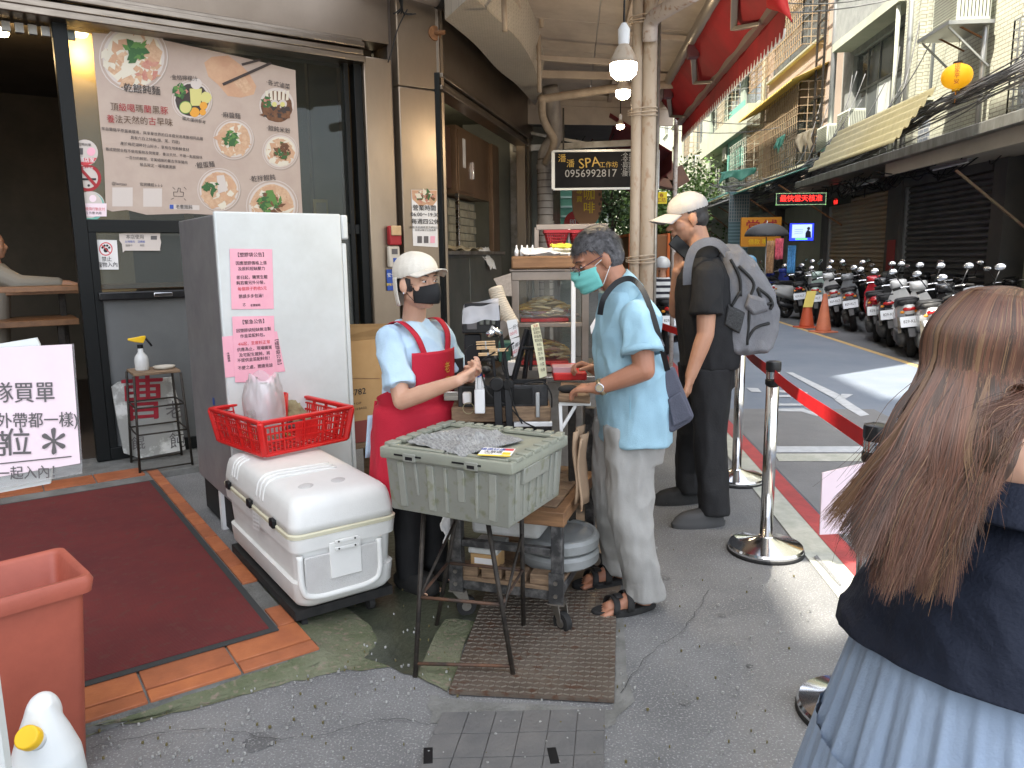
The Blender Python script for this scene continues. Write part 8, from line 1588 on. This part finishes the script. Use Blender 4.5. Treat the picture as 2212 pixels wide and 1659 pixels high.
# trousers
b=B(); b.loft([tl(1370,990,.11,.15),tl(1370,930,.115,.16),tl(1368,900,.11,.15)])
for fxy,yy in ((W(-.03,.13,0),.09),(W(-.02,-.15,0),-.09)):
    fx=V((fxy.x,fxy.y,0)); top=W(-.0,yy*.85,.8); kn=fx.lerp(V((top.x,top.y,0)),.45)+UP*.43+dv(.02,0,0)
    b.loft([ringl(p,r,r2,yaw=yaw) for p,r,r2 in ((V((fx.x,fx.y,.06))+dv(-.03,0,0),.085,.085),(V((fx.x,fx.y,.14))+dv(-.02,0,0),.078,.075),(fx.lerp(kn,.5)+UP*.12,.085,.08),(kn,.09,.085),(kn.lerp(top,.5),.098,.088),(top,.105,.088))])
skin(b,.0065,'trousers',MC['trousers'],cb_,sm=5,disp=folds(.013,12,(1,1,.45),2,.006))
# sandals
for k,(fxy,yy) in enumerate(((W(-.03,.13,0),.1),(W(-.02,-.15,0),-.1))):
    fw=V((math.cos(fa_),math.sin(fa_),0)); sd_=V((-fw.y,fw.x,0)); g=V((fxy.x,fxy.y,0)); so_=thing_=B(); P=[]
    for t_ in [2*PI*i/28 for i in range(28)]: P.append(g+fw*(.065+.15*math.cos(t_))+sd_*(.05+.008*math.cos(t_))*math.sin(t_))
    o=B().loft([[p for p in P],[p+UP*.03 for p in P]]).build('sandal_sole',MC['rubber'],cb_,bevel=.006)
    for dx,w_ in ((.125,.028),(.06,.032)):
        B().grid(lambda i,j:g+fw*(dx+(j-.5)*w_-.012*math.sin(PI*i))+sd_*.056*math.cos(PI*i)+UP*(.025+(.068-.25*(dx-.06))*math.sin(PI*i)**.7),16,3).build('sandal_strap',MC['black_matte'],o,smooth=True,solid=.004)
    B().grid(lambda i,j:g+fw*(.095+(j-.5)*.03)+sd_*(.022-.044*i)+UP*(.084-.012*abs(i-.5)),4,3).build('sandal_strap',MC['black_matte'],o,smooth=True,solid=.005)
    B().grid(lambda i,j:g-fw*(.045+.012*math.sin(PI*i)-.04*abs(i-.5))+sd_*.05*math.cos(PI*i)+UP*(.045+.03*j),14,3).build('heel_strap',MC['black_matte'],o,smooth=True,solid=.004)
# watch
wa=wrL.lerp(elL,.07); d=(elL-wrL).normalized(); B().lathe([(.033,-.009),(.034,0),(.033,.009)],wa,24,d,cap=False).build('watch_band',M('watchgold',(.5,.4,.25),rough=.3,metal=.9),cb_,smooth=True,solid=.003); n_=V((-.15,-.97,.1)).normalized(); n_=(n_-d*n_.dot(d)).normalized(); B().cyl(wa+n_*.031,wa+n_*.042,.018,n=22).build('watch_face',MC['chrome'],cb_,bevel=.002); B().cyl(wa+n_*.0421,wa+n_*.0428,.013,n=20).build('watch_dial',M('dial',(.35,.3,.2),rough=.3),cb_)
# sling bag
sg2=thing('shoulder_bag','navy grey shoulder bag with a black strap hanging behind the blue shirted man','bag',D(1470,870,3.2))
P=smooth_pts([D(1296,680,3.0),D(1304,645,2.99),D(1330,612,3.02),D(1362,602,3.05),D(1388,626,3.0),D(1410,680,2.95),D(1428,745,2.94),D(1442,800,3.02)],6)
def strapmesh(P,w,nrm): 
    L=[]; 
    for i,p in enumerate(P): d=(P[min(i+1,len(P)-1)]-P[max(i-1,0)]).normalized(); s=d.cross(V(nrm)).normalized()*w/2; L.append([p-s,p+s])
    return B().loft(L,cap=False,closed=False)
strapmesh(P,.022,(0,-1,.0)).build('strap',MC['black'],sg2,solid=.003); c=D(1427,742,2.93); B().box(c,(.03,.008,.02),(.4,0,-.9)).build('buckle',MC['chrome'],sg2)
BP=[(1432,800),(1456,790),(1466,815),(1500,900),(1490,912),(1452,935),(1440,930)]
b=B(); b.loft([[D(u,v,y)+V((0,0,0)) for u,v in BP] for y in (3.02,3.14)]); b.build('bag_body',MC['bagnavy'],sg2,bevel=.012,seg=3); BP2=[(1442,862),(1470,846),(1494,898),(1484,908),(1454,922)]; B().loft([[D(u,v,y) for u,v in BP2] for y in (3.005,3.02)]).build('pocket',MC['packgrey'] if 0 else MC['bagnavy'],sg2,bevel=.006)
# ---------- man in black with backpack ----------
root=V((1.09,4.25,0)); yaw=R(184); W=LP(root,yaw)
mb=thing('person','man in grey cap and black clothes talking on a phone','person',root); y0=4.25
H=HM(D(1484,474,y0),R(184),R(14)); hs=1.08
b=B(); head_shapes(b,H,hs,False,.85)
T=lambda u,v,rx,ry,dy=0,ax=(0,0,1): ringl(D(u,v,y0+dy),rx,ry,ax,yaw=yaw)
b.chain([(H@V((-.03,0,-.05)),.062),(D(1510,530,y0),.066),(D(1524,560,y0),.075)],16)
b.loft([T(1535,800,.11,.16),T(1532,740,.13,.17),T(1522,670,.135,.17),T(1518,610,.11,.165),T(1519,580,.075,.14),T(1517,556,.05,.08)])
shL=D(1528,598,y0-.17); elL=D(1524,722,y0-.22); wrL=D(1492,812,y0-.24); shR=D(1500,600,y0+.17); elR=D(1462,672,y0+.16); wrR=D(1464,585,y0+.02)
for a,e,w_ in ((shL,elL,wrL),(shR,elR,wrR)): b.chain([(a,.062),(e,.046),(e.lerp(w_,.3),.045),(w_,.031)],14)
hand(b,wrL,V((-.18,.0,-1)),V((-.8,.5,0)),1.05,.5,side=-1,spread=.05); hand(b,wrR,V((.02,-.1,1)),V((.85,.35,0)),1.0,.75,side=1)
F=[(D(1530,1105,y0-.18),-.09),(D(1492,1062,y0+.16),.09)]
f1=V((1.10,4.06,0)); f2=V((1.06,4.46,0))
for g,hp in ((f1,W(0,.1,.9)),(f2,W(0,-.1,.9))):
    b.chain([(hp,.09),(g.lerp(V((hp.x,hp.y,0)),.5)+UP*.48,.06),(g+UP*.1,.04)],12); foot(b,g+UP*.1+V((.03,0,0)),V((-1,-.12,0)),.42)
body=skin(b,.0046,'body',MC['skin'],mb,sm=4); face_parts(mb,H,hs,body)
hair_cap(mb,H,hs*.985,'hairblack',None,front=0,dens=1400,L=.012,seed=6,droop=.8)
Q=H.to_3x3(); Hi=H.inverted(); b=B(); b.ell(H@(V((-.014,0,.052))*hs),(.113,.093,.09),24,16,Q)
cap=skin(b,.005,'cap',MC['capgrey'],mb,sm=3,cut=lambda c:(Hi@c).z<.04-(Hi@c).x*.05,disp=folds(.003,14)); visor(H,hs,'capgrey',cap,L=.085,w=.08,z=.04,dr=.03,x0=.075); B().ell(H@(V((-.118,.03,.05))*hs),(.006,.008,.008),8,6).build('cap_button',MC['black'],cap)
ph=thing('phone','black mobile phone held to the mouth of the capped man','phone',D(1465,530,y0+.03)); B().box(D(1472,535,y0-.03),(.14,.012,.07),(.72,.1,-.62)).build('case',MC['black_gloss'],ph,bevel=.005)
b=B(); b.loft([T(1532,790,.15,.19),T(1532,770,.15,.19),T(1525,700,.15,.185),T(1518,640,.145,.19),T(1516,600,.135,.2),T(1518,575,.105,.17),T(1518,552,.08,.1)])
for a,e,k in ((shL,elL,.66),(shR,elR,.7)): m=a.lerp(e,k); b.chain([(a,.08),(a.lerp(e,.35),.083)],14); b.cyl(a.lerp(e,.25),m,.082,.092,18)
skin(b,.0075,'shirt',MC['blackcloth'],mb,sm=5,disp=folds(.012,9,(1,1,.5),9))
ax=(D(1502,520,y0)-D(1522,562,y0)).normalized(); B().loft([ringl(D(1520,562,y0),.095,.12,ax,yaw),ringl(D(1512,538,y0),.078,.084,ax,yaw),ringl(D(1508,526,y0),.073,.076,ax,yaw)],cap=False).build('collar',MC['blackcloth'],mb,smooth=True,solid=.004)
b=B(); b.loft([T(1532,830,.13,.17),T(1532,790,.13,.17),T(1532,760,.12,.16)])
for g,hp in ((f1,W(0,.09,.88)),(f2,W(0,-.09,.88))):
    kn=g.lerp(V((hp.x,hp.y,0)),.5)+UP*.48; b.loft([ringl(p,r,r2,yaw=yaw) for p,r,r2 in ((g+V((.02,0,.07)),.082,.07),(g+V((.01,0,.2)),.08,.068),(kn,.092,.08),(kn.lerp(hp,.5),.105,.09),(hp,.12,.1))])
skin(b,.0075,'trousers',MC['blacktrouser'],mb,sm=5,disp=folds(.012,9,(1,1,.5),4))
for g in (f1,f2):
    fw=V((-1,-.12,0)).normalized(); sd_=V((-fw.y,fw.x,0))
    def sh(z,k,top=0): return [g+fw*(.07+(.155-top*.03)*k*math.cos(t))+sd_*(.05+.006*math.cos(t))*k*math.sin(t)+UP*(z+(.035*max(0,-math.cos(t)+.1) if top else 0)) for t in [2*PI*i/26 for i in range(26)]]
    o=B().loft([sh(0,1),sh(.025,1.02),sh(.03,.97),sh(.055,.93,.3),sh(.08,.78,.8),sh(.09,.55,1)]).build('shoe',MC['black_matte'] if g is f2 else M('shoegrey',(.05,.05,.05),rough=.7),mb,angle=50)
bp_=thing('backpack','grey backpack with black zips and a mesh pocket on the capped man in black','backpack',D(1600,700,y0))
def sec2(u0,u1,v,y0_,y1_,r=.45,n=20):
    a=D(u0,v,y0); c=D(u1,v,y0); cx=(a.x+c.x)/2; rx=(c.x-a.x)/2; cy=(y0_+y1_)/2; ry=(y1_-y0_)/2
    return [V((cx+rx*math.copysign(abs(math.cos(t))**r,math.cos(t)),cy+ry*math.copysign(abs(math.sin(t))**r,math.sin(t)),a.z)) for t in [2*PI*i/n for i in range(n)]]
ya,yb=y0-.17,y0+.17; b=B(); b.loft([sec2(1560,1640,760,ya+.03,yb-.03),sec2(1550,1658,748,ya,yb),sec2(1547,1668,710,ya,yb),sec2(1552,1670,670,ya,yb),sec2(1552,1658,630,ya,yb),sec2(1548,1630,580,ya+.01,yb),sec2(1545,1600,545,ya+.03,yb-.03),sec2(1548,1585,530,ya+.08,yb-.08)][::1]); 
skin(b,.0065,'main_bag',MC['packgrey'],bp_,sm=6,disp=folds(.014,11,seed=12))
def tubeuv(L,y,r,n=8): return B().tube(smooth_pts([D(u,v,y) for u,v in L],5),r,n)
M('zip',(.012,.012,.012),rough=.6)
for L in ([(1596,575),(1628,611),(1619,647),(1618,687),(1614,745)],[(1637,625),(1650,655),(1668,655)],[(1636,622),(1660,640),(1669,657),(1664,668)],[(1615,734),(1631,709),(1662,698)],[(1600,629),(1580,662)],[(1578,560),(1598,600),(1600,640)]): tubeuv(L,ya-.002,.0085).build('zip',MC['zip'],bp_,smooth=True)
b=B(); b.loft([[D(u,v,ya-.025) for u,v in ((1620,640),(1652,650),(1658,668),(1628,678),(1612,660))],[D(u,v,ya+.01) for u,v in ((1615,630),(1655,640),(1663,672),(1628,686),(1606,665))]]); b.build('side_pocket',MC['packgrey'],bp_,bevel=.01)
b=B(); b.loft([[D(u,v,ya-.02) for u,v in ((1574,662),(1607,678),(1596,718),(1566,700))],[D(u,v,ya+.01) for u,v in ((1570,655),(1611,674),(1600,724),(1560,704))]]); b.build('mesh_pocket',M('meshblk',(.02,.02,.02),(.06,.06,.06),rough=.8,scale=120),bp_,bevel=.006)
P=smooth_pts([D(1578,560,ya+.05),D(1556,530,ya+.05),D(1530,522,ya+.04),D(1500,536,ya+.0),D(1486,575,ya-.0),D(1484,615,ya+.02)],6); strapmesh(P,.045,(.0,-1,.25)).build('shoulder_strap',MC['packgrey'],bp_,solid=.008)
P=smooth_pts([D(1578,560,yb-.05),D(1550,530,yb-.06),D(1520,536,yb-.08)],6); strapmesh(P,.045,(0,1,.25)).build('shoulder_strap',MC['packgrey'],bp_,solid=.008); B().prism([D(1575,555,ya+.04),D(1597,552,ya+.04),D(1600,575,ya+.04),D(1585,570,ya+.04)],V((0,.2,0))).build('top_flap',MC['zip'],bp_)
# ---------- woman in the foreground ----------
root=V((.812,1.18,-.03)); yaw=R(12); W=LP(root,yaw)
wm=thing('person','long haired woman in a navy jacket and pale blue pleated skirt at the right edge','person',root)
H=HM(V((.757,1.16,1.312)),R(14),R(8)); hs=.98
b=B(); head_shapes(b,H,hs,True,.9); b.chain([(H@V((-.02,0,-.05)),.05),(W(-.01,0,1.17),.055),(W(-.02,0,1.1),.07)],14)
b.loft([ringl(W(0,0,.7),.1,.15,yaw=yaw),ringl(W(0,0,.9),.09,.13,yaw=yaw),ringl(W(0,0,1.05),.1,.15,yaw=yaw),ringl(W(-.01,0,1.13),.06,.1,yaw=yaw)])
shR=W(-.0,-.17,1.08); elR=W(-.02,-.22,.84); wrR=W(.16,-.2,.78); shL=W(0,.17,1.08); elL=W(0,.22,.84); wrL=W(.18,.18,.8)
for a,e,w_ in ((shR,elR,wrR),(shL,elL,wrL)): b.chain([(a,.045),(e,.036),(w_,.024)],12); hand(b,w_,V((1,0,-.1)),V((0,0,-1)),.88)
for y in (-.08,.08): b.chain([(W(0,y,.75),.075),(W(0,y,.42),.052),(W(-.01,y,.09),.036)],12); foot(b,W(-.01,y,.08),W(1,0,0)-W(0,0,0),.88)
body=skin(b,.005,'body',MC['skin_light'],wm,sm=4); face_parts(wm,H,hs,body)
M('jacket',(.01,.014,.027),(.017,.022,.038),rough=.75,scale=3,bump=.25,bscale=160,spec=.3); M('skirt',(.3,.38,.5),(.24,.31,.42),rough=.75,scale=3,bump=.2,bscale=200)
b=B(); b.loft([ringl(W(-.04,.0,.78),.215,.25,yaw=yaw),ringl(W(-.04,0,.86),.2,.238,yaw=yaw),ringl(W(-.03,0,.96),.165,.205,yaw=yaw),ringl(W(-.01,0,1.05),.14,.195,yaw=yaw),ringl(W(0,0,1.115),.105,.17,yaw=yaw),ringl(W(-.01,0,1.16),.07,.1,yaw=yaw)])
for a,e,w_ in ((shR,elR,wrR),(shL,elL,wrL)): b.chain([(a,.07),(a.lerp(e,.6)+V((-.01,-.01,0)),.074),(e,.07),(e.lerp(w_,.8),.055)],18)
def jf(c):
    q=V((c.x*5+c.z*5,c.y*4,c.z*5-c.x*5)); n=1-2*abs(noise.noise(q*1.3)); m=1-2*abs(noise.noise(V((q.x*3,q.y*2,q.z*.9)))); return .010*n+.005*m*max(0,n)+.0015*noise.noise(c*40)-.006
jk=skin(b,.0055,'jacket',MC['jacket'],wm,sm=4,disp=jf)
bmj=bmesh.new(); bmj.from_mesh(jk.data); Ij=TM[wm.name].inverted(); bmesh.ops.bisect_plane(bmj,geom=bmj.verts[:]+bmj.edges[:]+bmj.faces[:],plane_co=Ij@V((.74,1.1,.848)),plane_no=(Ij.to_3x3()@V((.1,.12,1))),clear_inner=True); bmj.to_mesh(jk.data); bmj.free()
jk.modifiers.new('solid','SOLIDIFY').thickness=.004
B().grid(lambda i,j:W(-.012,0,1.15)+Matrix.Rotation(yaw,3,'Z')@V(((.075+.05*j)*math.cos(R(40)+R(280)*i),(.085+.09*j)*math.sin(R(40)+R(280)*i),.03-.05*j)),36,6).build('collar',MC['jacket'],jk,smooth=True,solid=.006)
# pleated skirt with tiers
def skf(z0,z1,r0,r1,np_,amp):
    def f(i,j):
        a=2*PI*i; z=z1+(z0-z1)*j; r=r1+(r0-r1)*j; p=amp*(.12+.88*j)*(math.sin(a*np_+1.5*noise.noise(V((math.cos(a)*2,math.sin(a)*2,z*3))))**1+.4*math.sin(a*np_*2.3+2)); return W(-.03+(r+p)*math.cos(a),(r*1.08+p)*math.sin(a),z)
    return f
sk_=B().grid(skf(.67,.9,.24,.185,26,.007),400,10).build('skirt',MC['skirt'],wm,smooth=True); B().grid(skf(.25,.69,.34,.246,34,.012),520,14).build('skirt_tier',MC['skirt'],sk_,smooth=True)
# long hair: inner volume and combed strands
M('hairbrown',(.085,.034,.018),(.15,.064,.034),rough=.42,scale=9,stretch=(1,1,.25),spec=.6); M('hairred',(.14,.055,.033),(.2,.09,.05),rough=.42,scale=9,stretch=(1,1,.25)); M('hairdark',(.04,.022,.014),(.09,.05,.03),rough=.4,scale=9,stretch=(1,1,.25)); M('hairgold',(.24,.14,.07),(.19,.1,.05),rough=.42,scale=9)
Q=H.to_3x3(); b=B(); b.ell(H@(V((-.018,0,.038))*hs),(.106,.086,.092),24,16,Q); b.ell(H@(V((-.05,0,-.02))*hs),(.08,.08,.085),20,14,Q)
HY=1.03
EC=[D(u,v,HY+dy) for u,v,dy in ((2150,900,.0),(2135,985,0),(2108,1075,0),(2065,1165,-.01),(2025,1245,-.01),(1985,1292,0),(1942,1235,.0),(1905,1280,.01),(1870,1190,.02),(1825,1165,.03))]
b.chain([(H@V((-.05,0,-.03)),.08),(D(2060,960,1.13),.085),(D(1985,1090,1.12),.07),(D(1950,1190,1.1),.045)],18); b.chain([(D(2090,930,1.13),.06),(D(2045,1110,1.1),.045)],14)
Hi=H.inverted(); hr=skin(b,.006,'hair',MC['hairdark'],wm,sm=5,cut=lambda c:(Hi@c).x>.058 and (Hi@c).z<.05)
rg=random.Random(12); mats=['hairbrown','hairred','hairdark','hairgold']; wts=[.5,.22,.2,.08]; bs={m:B() for m in mats}
def ecurve(q):
    x=q*(len(EC)-1); k=min(int(x),len(EC)-2); return EC[k].lerp(EC[k+1],x-k)
clumps=[(min(1,max(0,(i+rg.random())/230)),0 if rg.random()<.8 else 1,rg.choices(mats,wts)[0],rg.gauss(0,1),rg.gauss(0,1),rg.random()) for i in range(230)]
def strand(cl):
    q,f,m,g1,g2,g3=cl; q=min(1,max(0,q+rg.gauss(0,.012))); sg=-1 if f==0 else 1
    ang=sg*(R(96)+R(82)*q) ; lift=1.0+rg.uniform(.0,.07)
    L=lambda a,e,k=1:H@(V((-.018+.108*lift*k*math.cos(e)*math.cos(a),.089*lift*k*math.cos(e)*math.sin(a),.038+.095*lift*math.sin(e)))*hs)
    px=.05-.12*q+rg.gauss(0,.006); P0=H@(V((px,sg*rg.uniform(0,.008),.038+.0965*math.sqrt(max(.05,1-((px+.018)/.108)**2))))*hs)
    P1=L(ang,R(52)); P2=L(ang,R(14)); P3=L(ang,R(-22),1.04)
    end=ecurve(q); lay=g3**2; end=end.lerp(P3,.24*lay+(.1*rg.random() if rg.random()<.5 else 0))+V((g1*.006,g2*.012+(.07 if f else 0)+.03*(rg.random()-.5),g2*.006))+V((rg.gauss(0,.003),rg.gauss(0,.005),rg.gauss(0,.006)))
    if rg.random()<.025: end+=V((rg.gauss(-.005,.014),rg.gauss(0,.012),rg.gauss(0,.014)))
    M1=P3.lerp(end,.35)+V((g1*.007,-.018+g2*.005,.006*g2)); M2=P3.lerp(end,.7)+V((-g1*.009+.006*math.sin(g2*2),-.012-g2*.006,.004-g1*.005))
    pts=smooth_pts([P0,P1,P2,P3,M1,M2,end],4); w=.00058*rg.uniform(.6,1.25); b=bs[m if rg.random()<.8 else rg.choice(mats)]; k0=len(b.v); n=len(pts); s=None
    for i,p in enumerate(pts):
        d=(pts[min(i+1,n-1)]-pts[max(i-1,0)]).normalized()
        if s is None: s=d.cross(p-V((0,0,1.5))).normalized()
        else:
            v_=d.cross(p-V((0,0,1.5))); s=(s*.6+v_.normalized()*(1 if v_.dot(s)>0 else -1)*.4)
        s=(s-d*s.dot(d)).normalized(); ww=w*(1 if i<n*.6 else (1-(i-n*.6)/(n*.4)*.85)); b.v+=[p-s*ww,p+s*ww]
    for i in range(n-1): a=k0+2*i; b.f.append((a,a+1,a+3,a+2))
for cl in clumps:
    for k in range(125): strand(cl)
for m,bb in bs.items(): stuff(bb.build('hair_strands',MC[m],hr,smooth=True))
# ---------- riders and the diner, far or half seen ----------
def rider(label,root,yaw,top,helmet,trouser='blackcloth',s=1,name='person'):
    W=LP(root,yaw); t=thing('person',label,'person',root); b=B(); H=HM(W(.02,0,1.3*s),yaw); head_shapes(b,H,s)
    b.chain([(H@V((-.02,0,-.05)),.055),(W(0,0,1.12),.06)],10); b.loft([ringl(W(-.1,0,.74),.11,.16,yaw=yaw),ringl(W(-.08,0,.9),.1,.14,yaw=yaw),ringl(W(-.02,0,1.06),.1,.17,yaw=yaw),ringl(W(0,0,1.14),.06,.1,yaw=yaw)])
    for y in (-1,1): b.chain([(W(0,y*.18,1.08),.05),(W(.14,y*.26,.9),.04),(W(.4,y*.26,.98),.028)],10); hand(b,W(.4,y*.26,.98),W(1,0,0)-W(0,0,0),V((0,0,-1)),1,.9); b.chain([(W(-.1,y*.1,.78),.08),(W(.28,y*.16,.72),.06),(W(.24,y*.16,.3),.042)],10); foot(b,W(.24,y*.16,.32),W(1,0,0)-W(0,0,0))
    skin(b,.011,'body',MC['skin'],t,sm=3)
    b=B(); b.loft([ringl(W(-.12,0,.76),.15,.19,yaw=yaw),ringl(W(-.09,0,.9),.135,.175,yaw=yaw),ringl(W(-.02,0,1.06),.125,.19,yaw=yaw),ringl(W(0,0,1.15),.075,.11,yaw=yaw)])
    for y in (-1,1): b.chain([(W(0,y*.18,1.08),.07),(W(.14,y*.26,.9),.058),(W(.3,y*.26,.95),.045)],10)
    skin(b,.011,'shirt',MC[top],t,sm=3,disp=folds(.01,9)); b=B()
    for y in (-1,1): b.chain([(W(-.1,y*.1,.78),.11),(W(.28,y*.16,.72),.08),(W(.24,y*.16,.36),.06)],10)
    skin(b,.012,'trousers',MC[trouser],t,sm=3)
    b=B(); b.ell(H@V((-.01,0,.05)),(.14,.125,.12),20,14,H.to_3x3()); Hi=H.inverted(); h=skin(b,.01,'helmet',MC[helmet],t,cut=lambda c:(Hi@c).z<.0 or ((Hi@c).x>.06 and (Hi@c).z<.05)); return t
M('stripes',(.6,.6,.6),rough=.85); n=MC['stripes'].node_tree; w=n.nodes.new('ShaderNodeTexWave'); w.bands_direction='Z'; w.inputs['Scale'].default_value=3.4; tc=n.nodes.new('ShaderNodeTexCoord'); r_=n.nodes.new('ShaderNodeValToRGB'); r_.color_ramp.interpolation='CONSTANT'; r_.color_ramp.elements[1].position=.4; r_.color_ramp.elements[0].color=(.02,.02,.03,1); r_.color_ramp.elements[1].color=(.6,.6,.6,1); n.links.new(tc.outputs['Object'],w.inputs[0]); n.links.new(w.outputs[0],r_.inputs[0]); n.links.new(r_.outputs[0],n.nodes['Principled BSDF'].inputs['Base Color'])
M('pinkshirt',(.65,.12,.3),(.5,.08,.22),rough=.8,scale=9); M('helmblue',(.12,.32,.5),rough=.2,coat=.6); M('helmwhite',(.6,.6,.6),rough=.25,coat=.5)
p=D(1436,600,11.5); sp_=V((p.x,p.y,0)); a=math.atan2(SD.y,SD.x)+.05; rider('scooter rider in a black and white striped shirt riding away, left of the capped man',sp_+V((.0,.2,0)),a,'stripes','helmwhite')
copytree(sc0,Matrix.Translation(sp_+V((.0,-.15,0)))@Matrix.Rotation(a,4,'Z'),'dark scooter ridden away by the rider in the striped shirt','ridden scooters',{'scbody':'scblack'})
p=D(1618,600,13.5); rider('scooter rider in a pink top and blue helmet, right of the backpack',V((p.x,p.y,0)),R(200),'pinkshirt','helmblue')
p=FP(-.42,.36,1.5); t=thing('person','seated diner with forearm on the table in the dark dining room','person',p); b=B(); W=LP(V((p.x,p.y,.34)),R(35)); H=HM(W(.0,0,1.3),R(35)); head_shapes(b,H); b.chain([(H@V((-.02,0,-.05)),.055),(W(0,0,1.12),.06)],10); b.loft([ringl(W(-.1,0,.5),.12,.16,yaw=.6),ringl(W(-.05,0,.9),.11,.16,yaw=.6),ringl(W(0,0,1.08),.1,.18,yaw=.6),ringl(W(0,0,1.14),.06,.1,yaw=.6)])
b.chain([(W(0,-.18,1.08),.06),(W(.15,-.22,.98),.05),(W(.5,-.2,.97),.035)],10); hand(b,W(.5,-.2,.97),W(1,0,0)-W(0,0,0),V((0,0,-1)),1,.6); skin(b,.009,'body',MC['skin'],t); b=B(); b.loft([ringl(W(-.1,0,.5),.15,.19,yaw=.6),ringl(W(-.05,0,.9),.14,.19,yaw=.6),ringl(W(0,0,1.08),.13,.2,yaw=.6),ringl(W(0,0,1.15),.07,.11,yaw=.6)]); b.chain([(W(0,-.18,1.08),.08),(W(.15,-.22,.99),.07),(W(.42,-.2,.98),.052)],10); skin(b,.01,'shirt',M('dinershirt',(.3,.27,.22),rough=.85),t)
for o in list(bpy.data.objects):
    if o.name.startswith('t.') or o.name=='t': bpy.data.objects.remove(o)
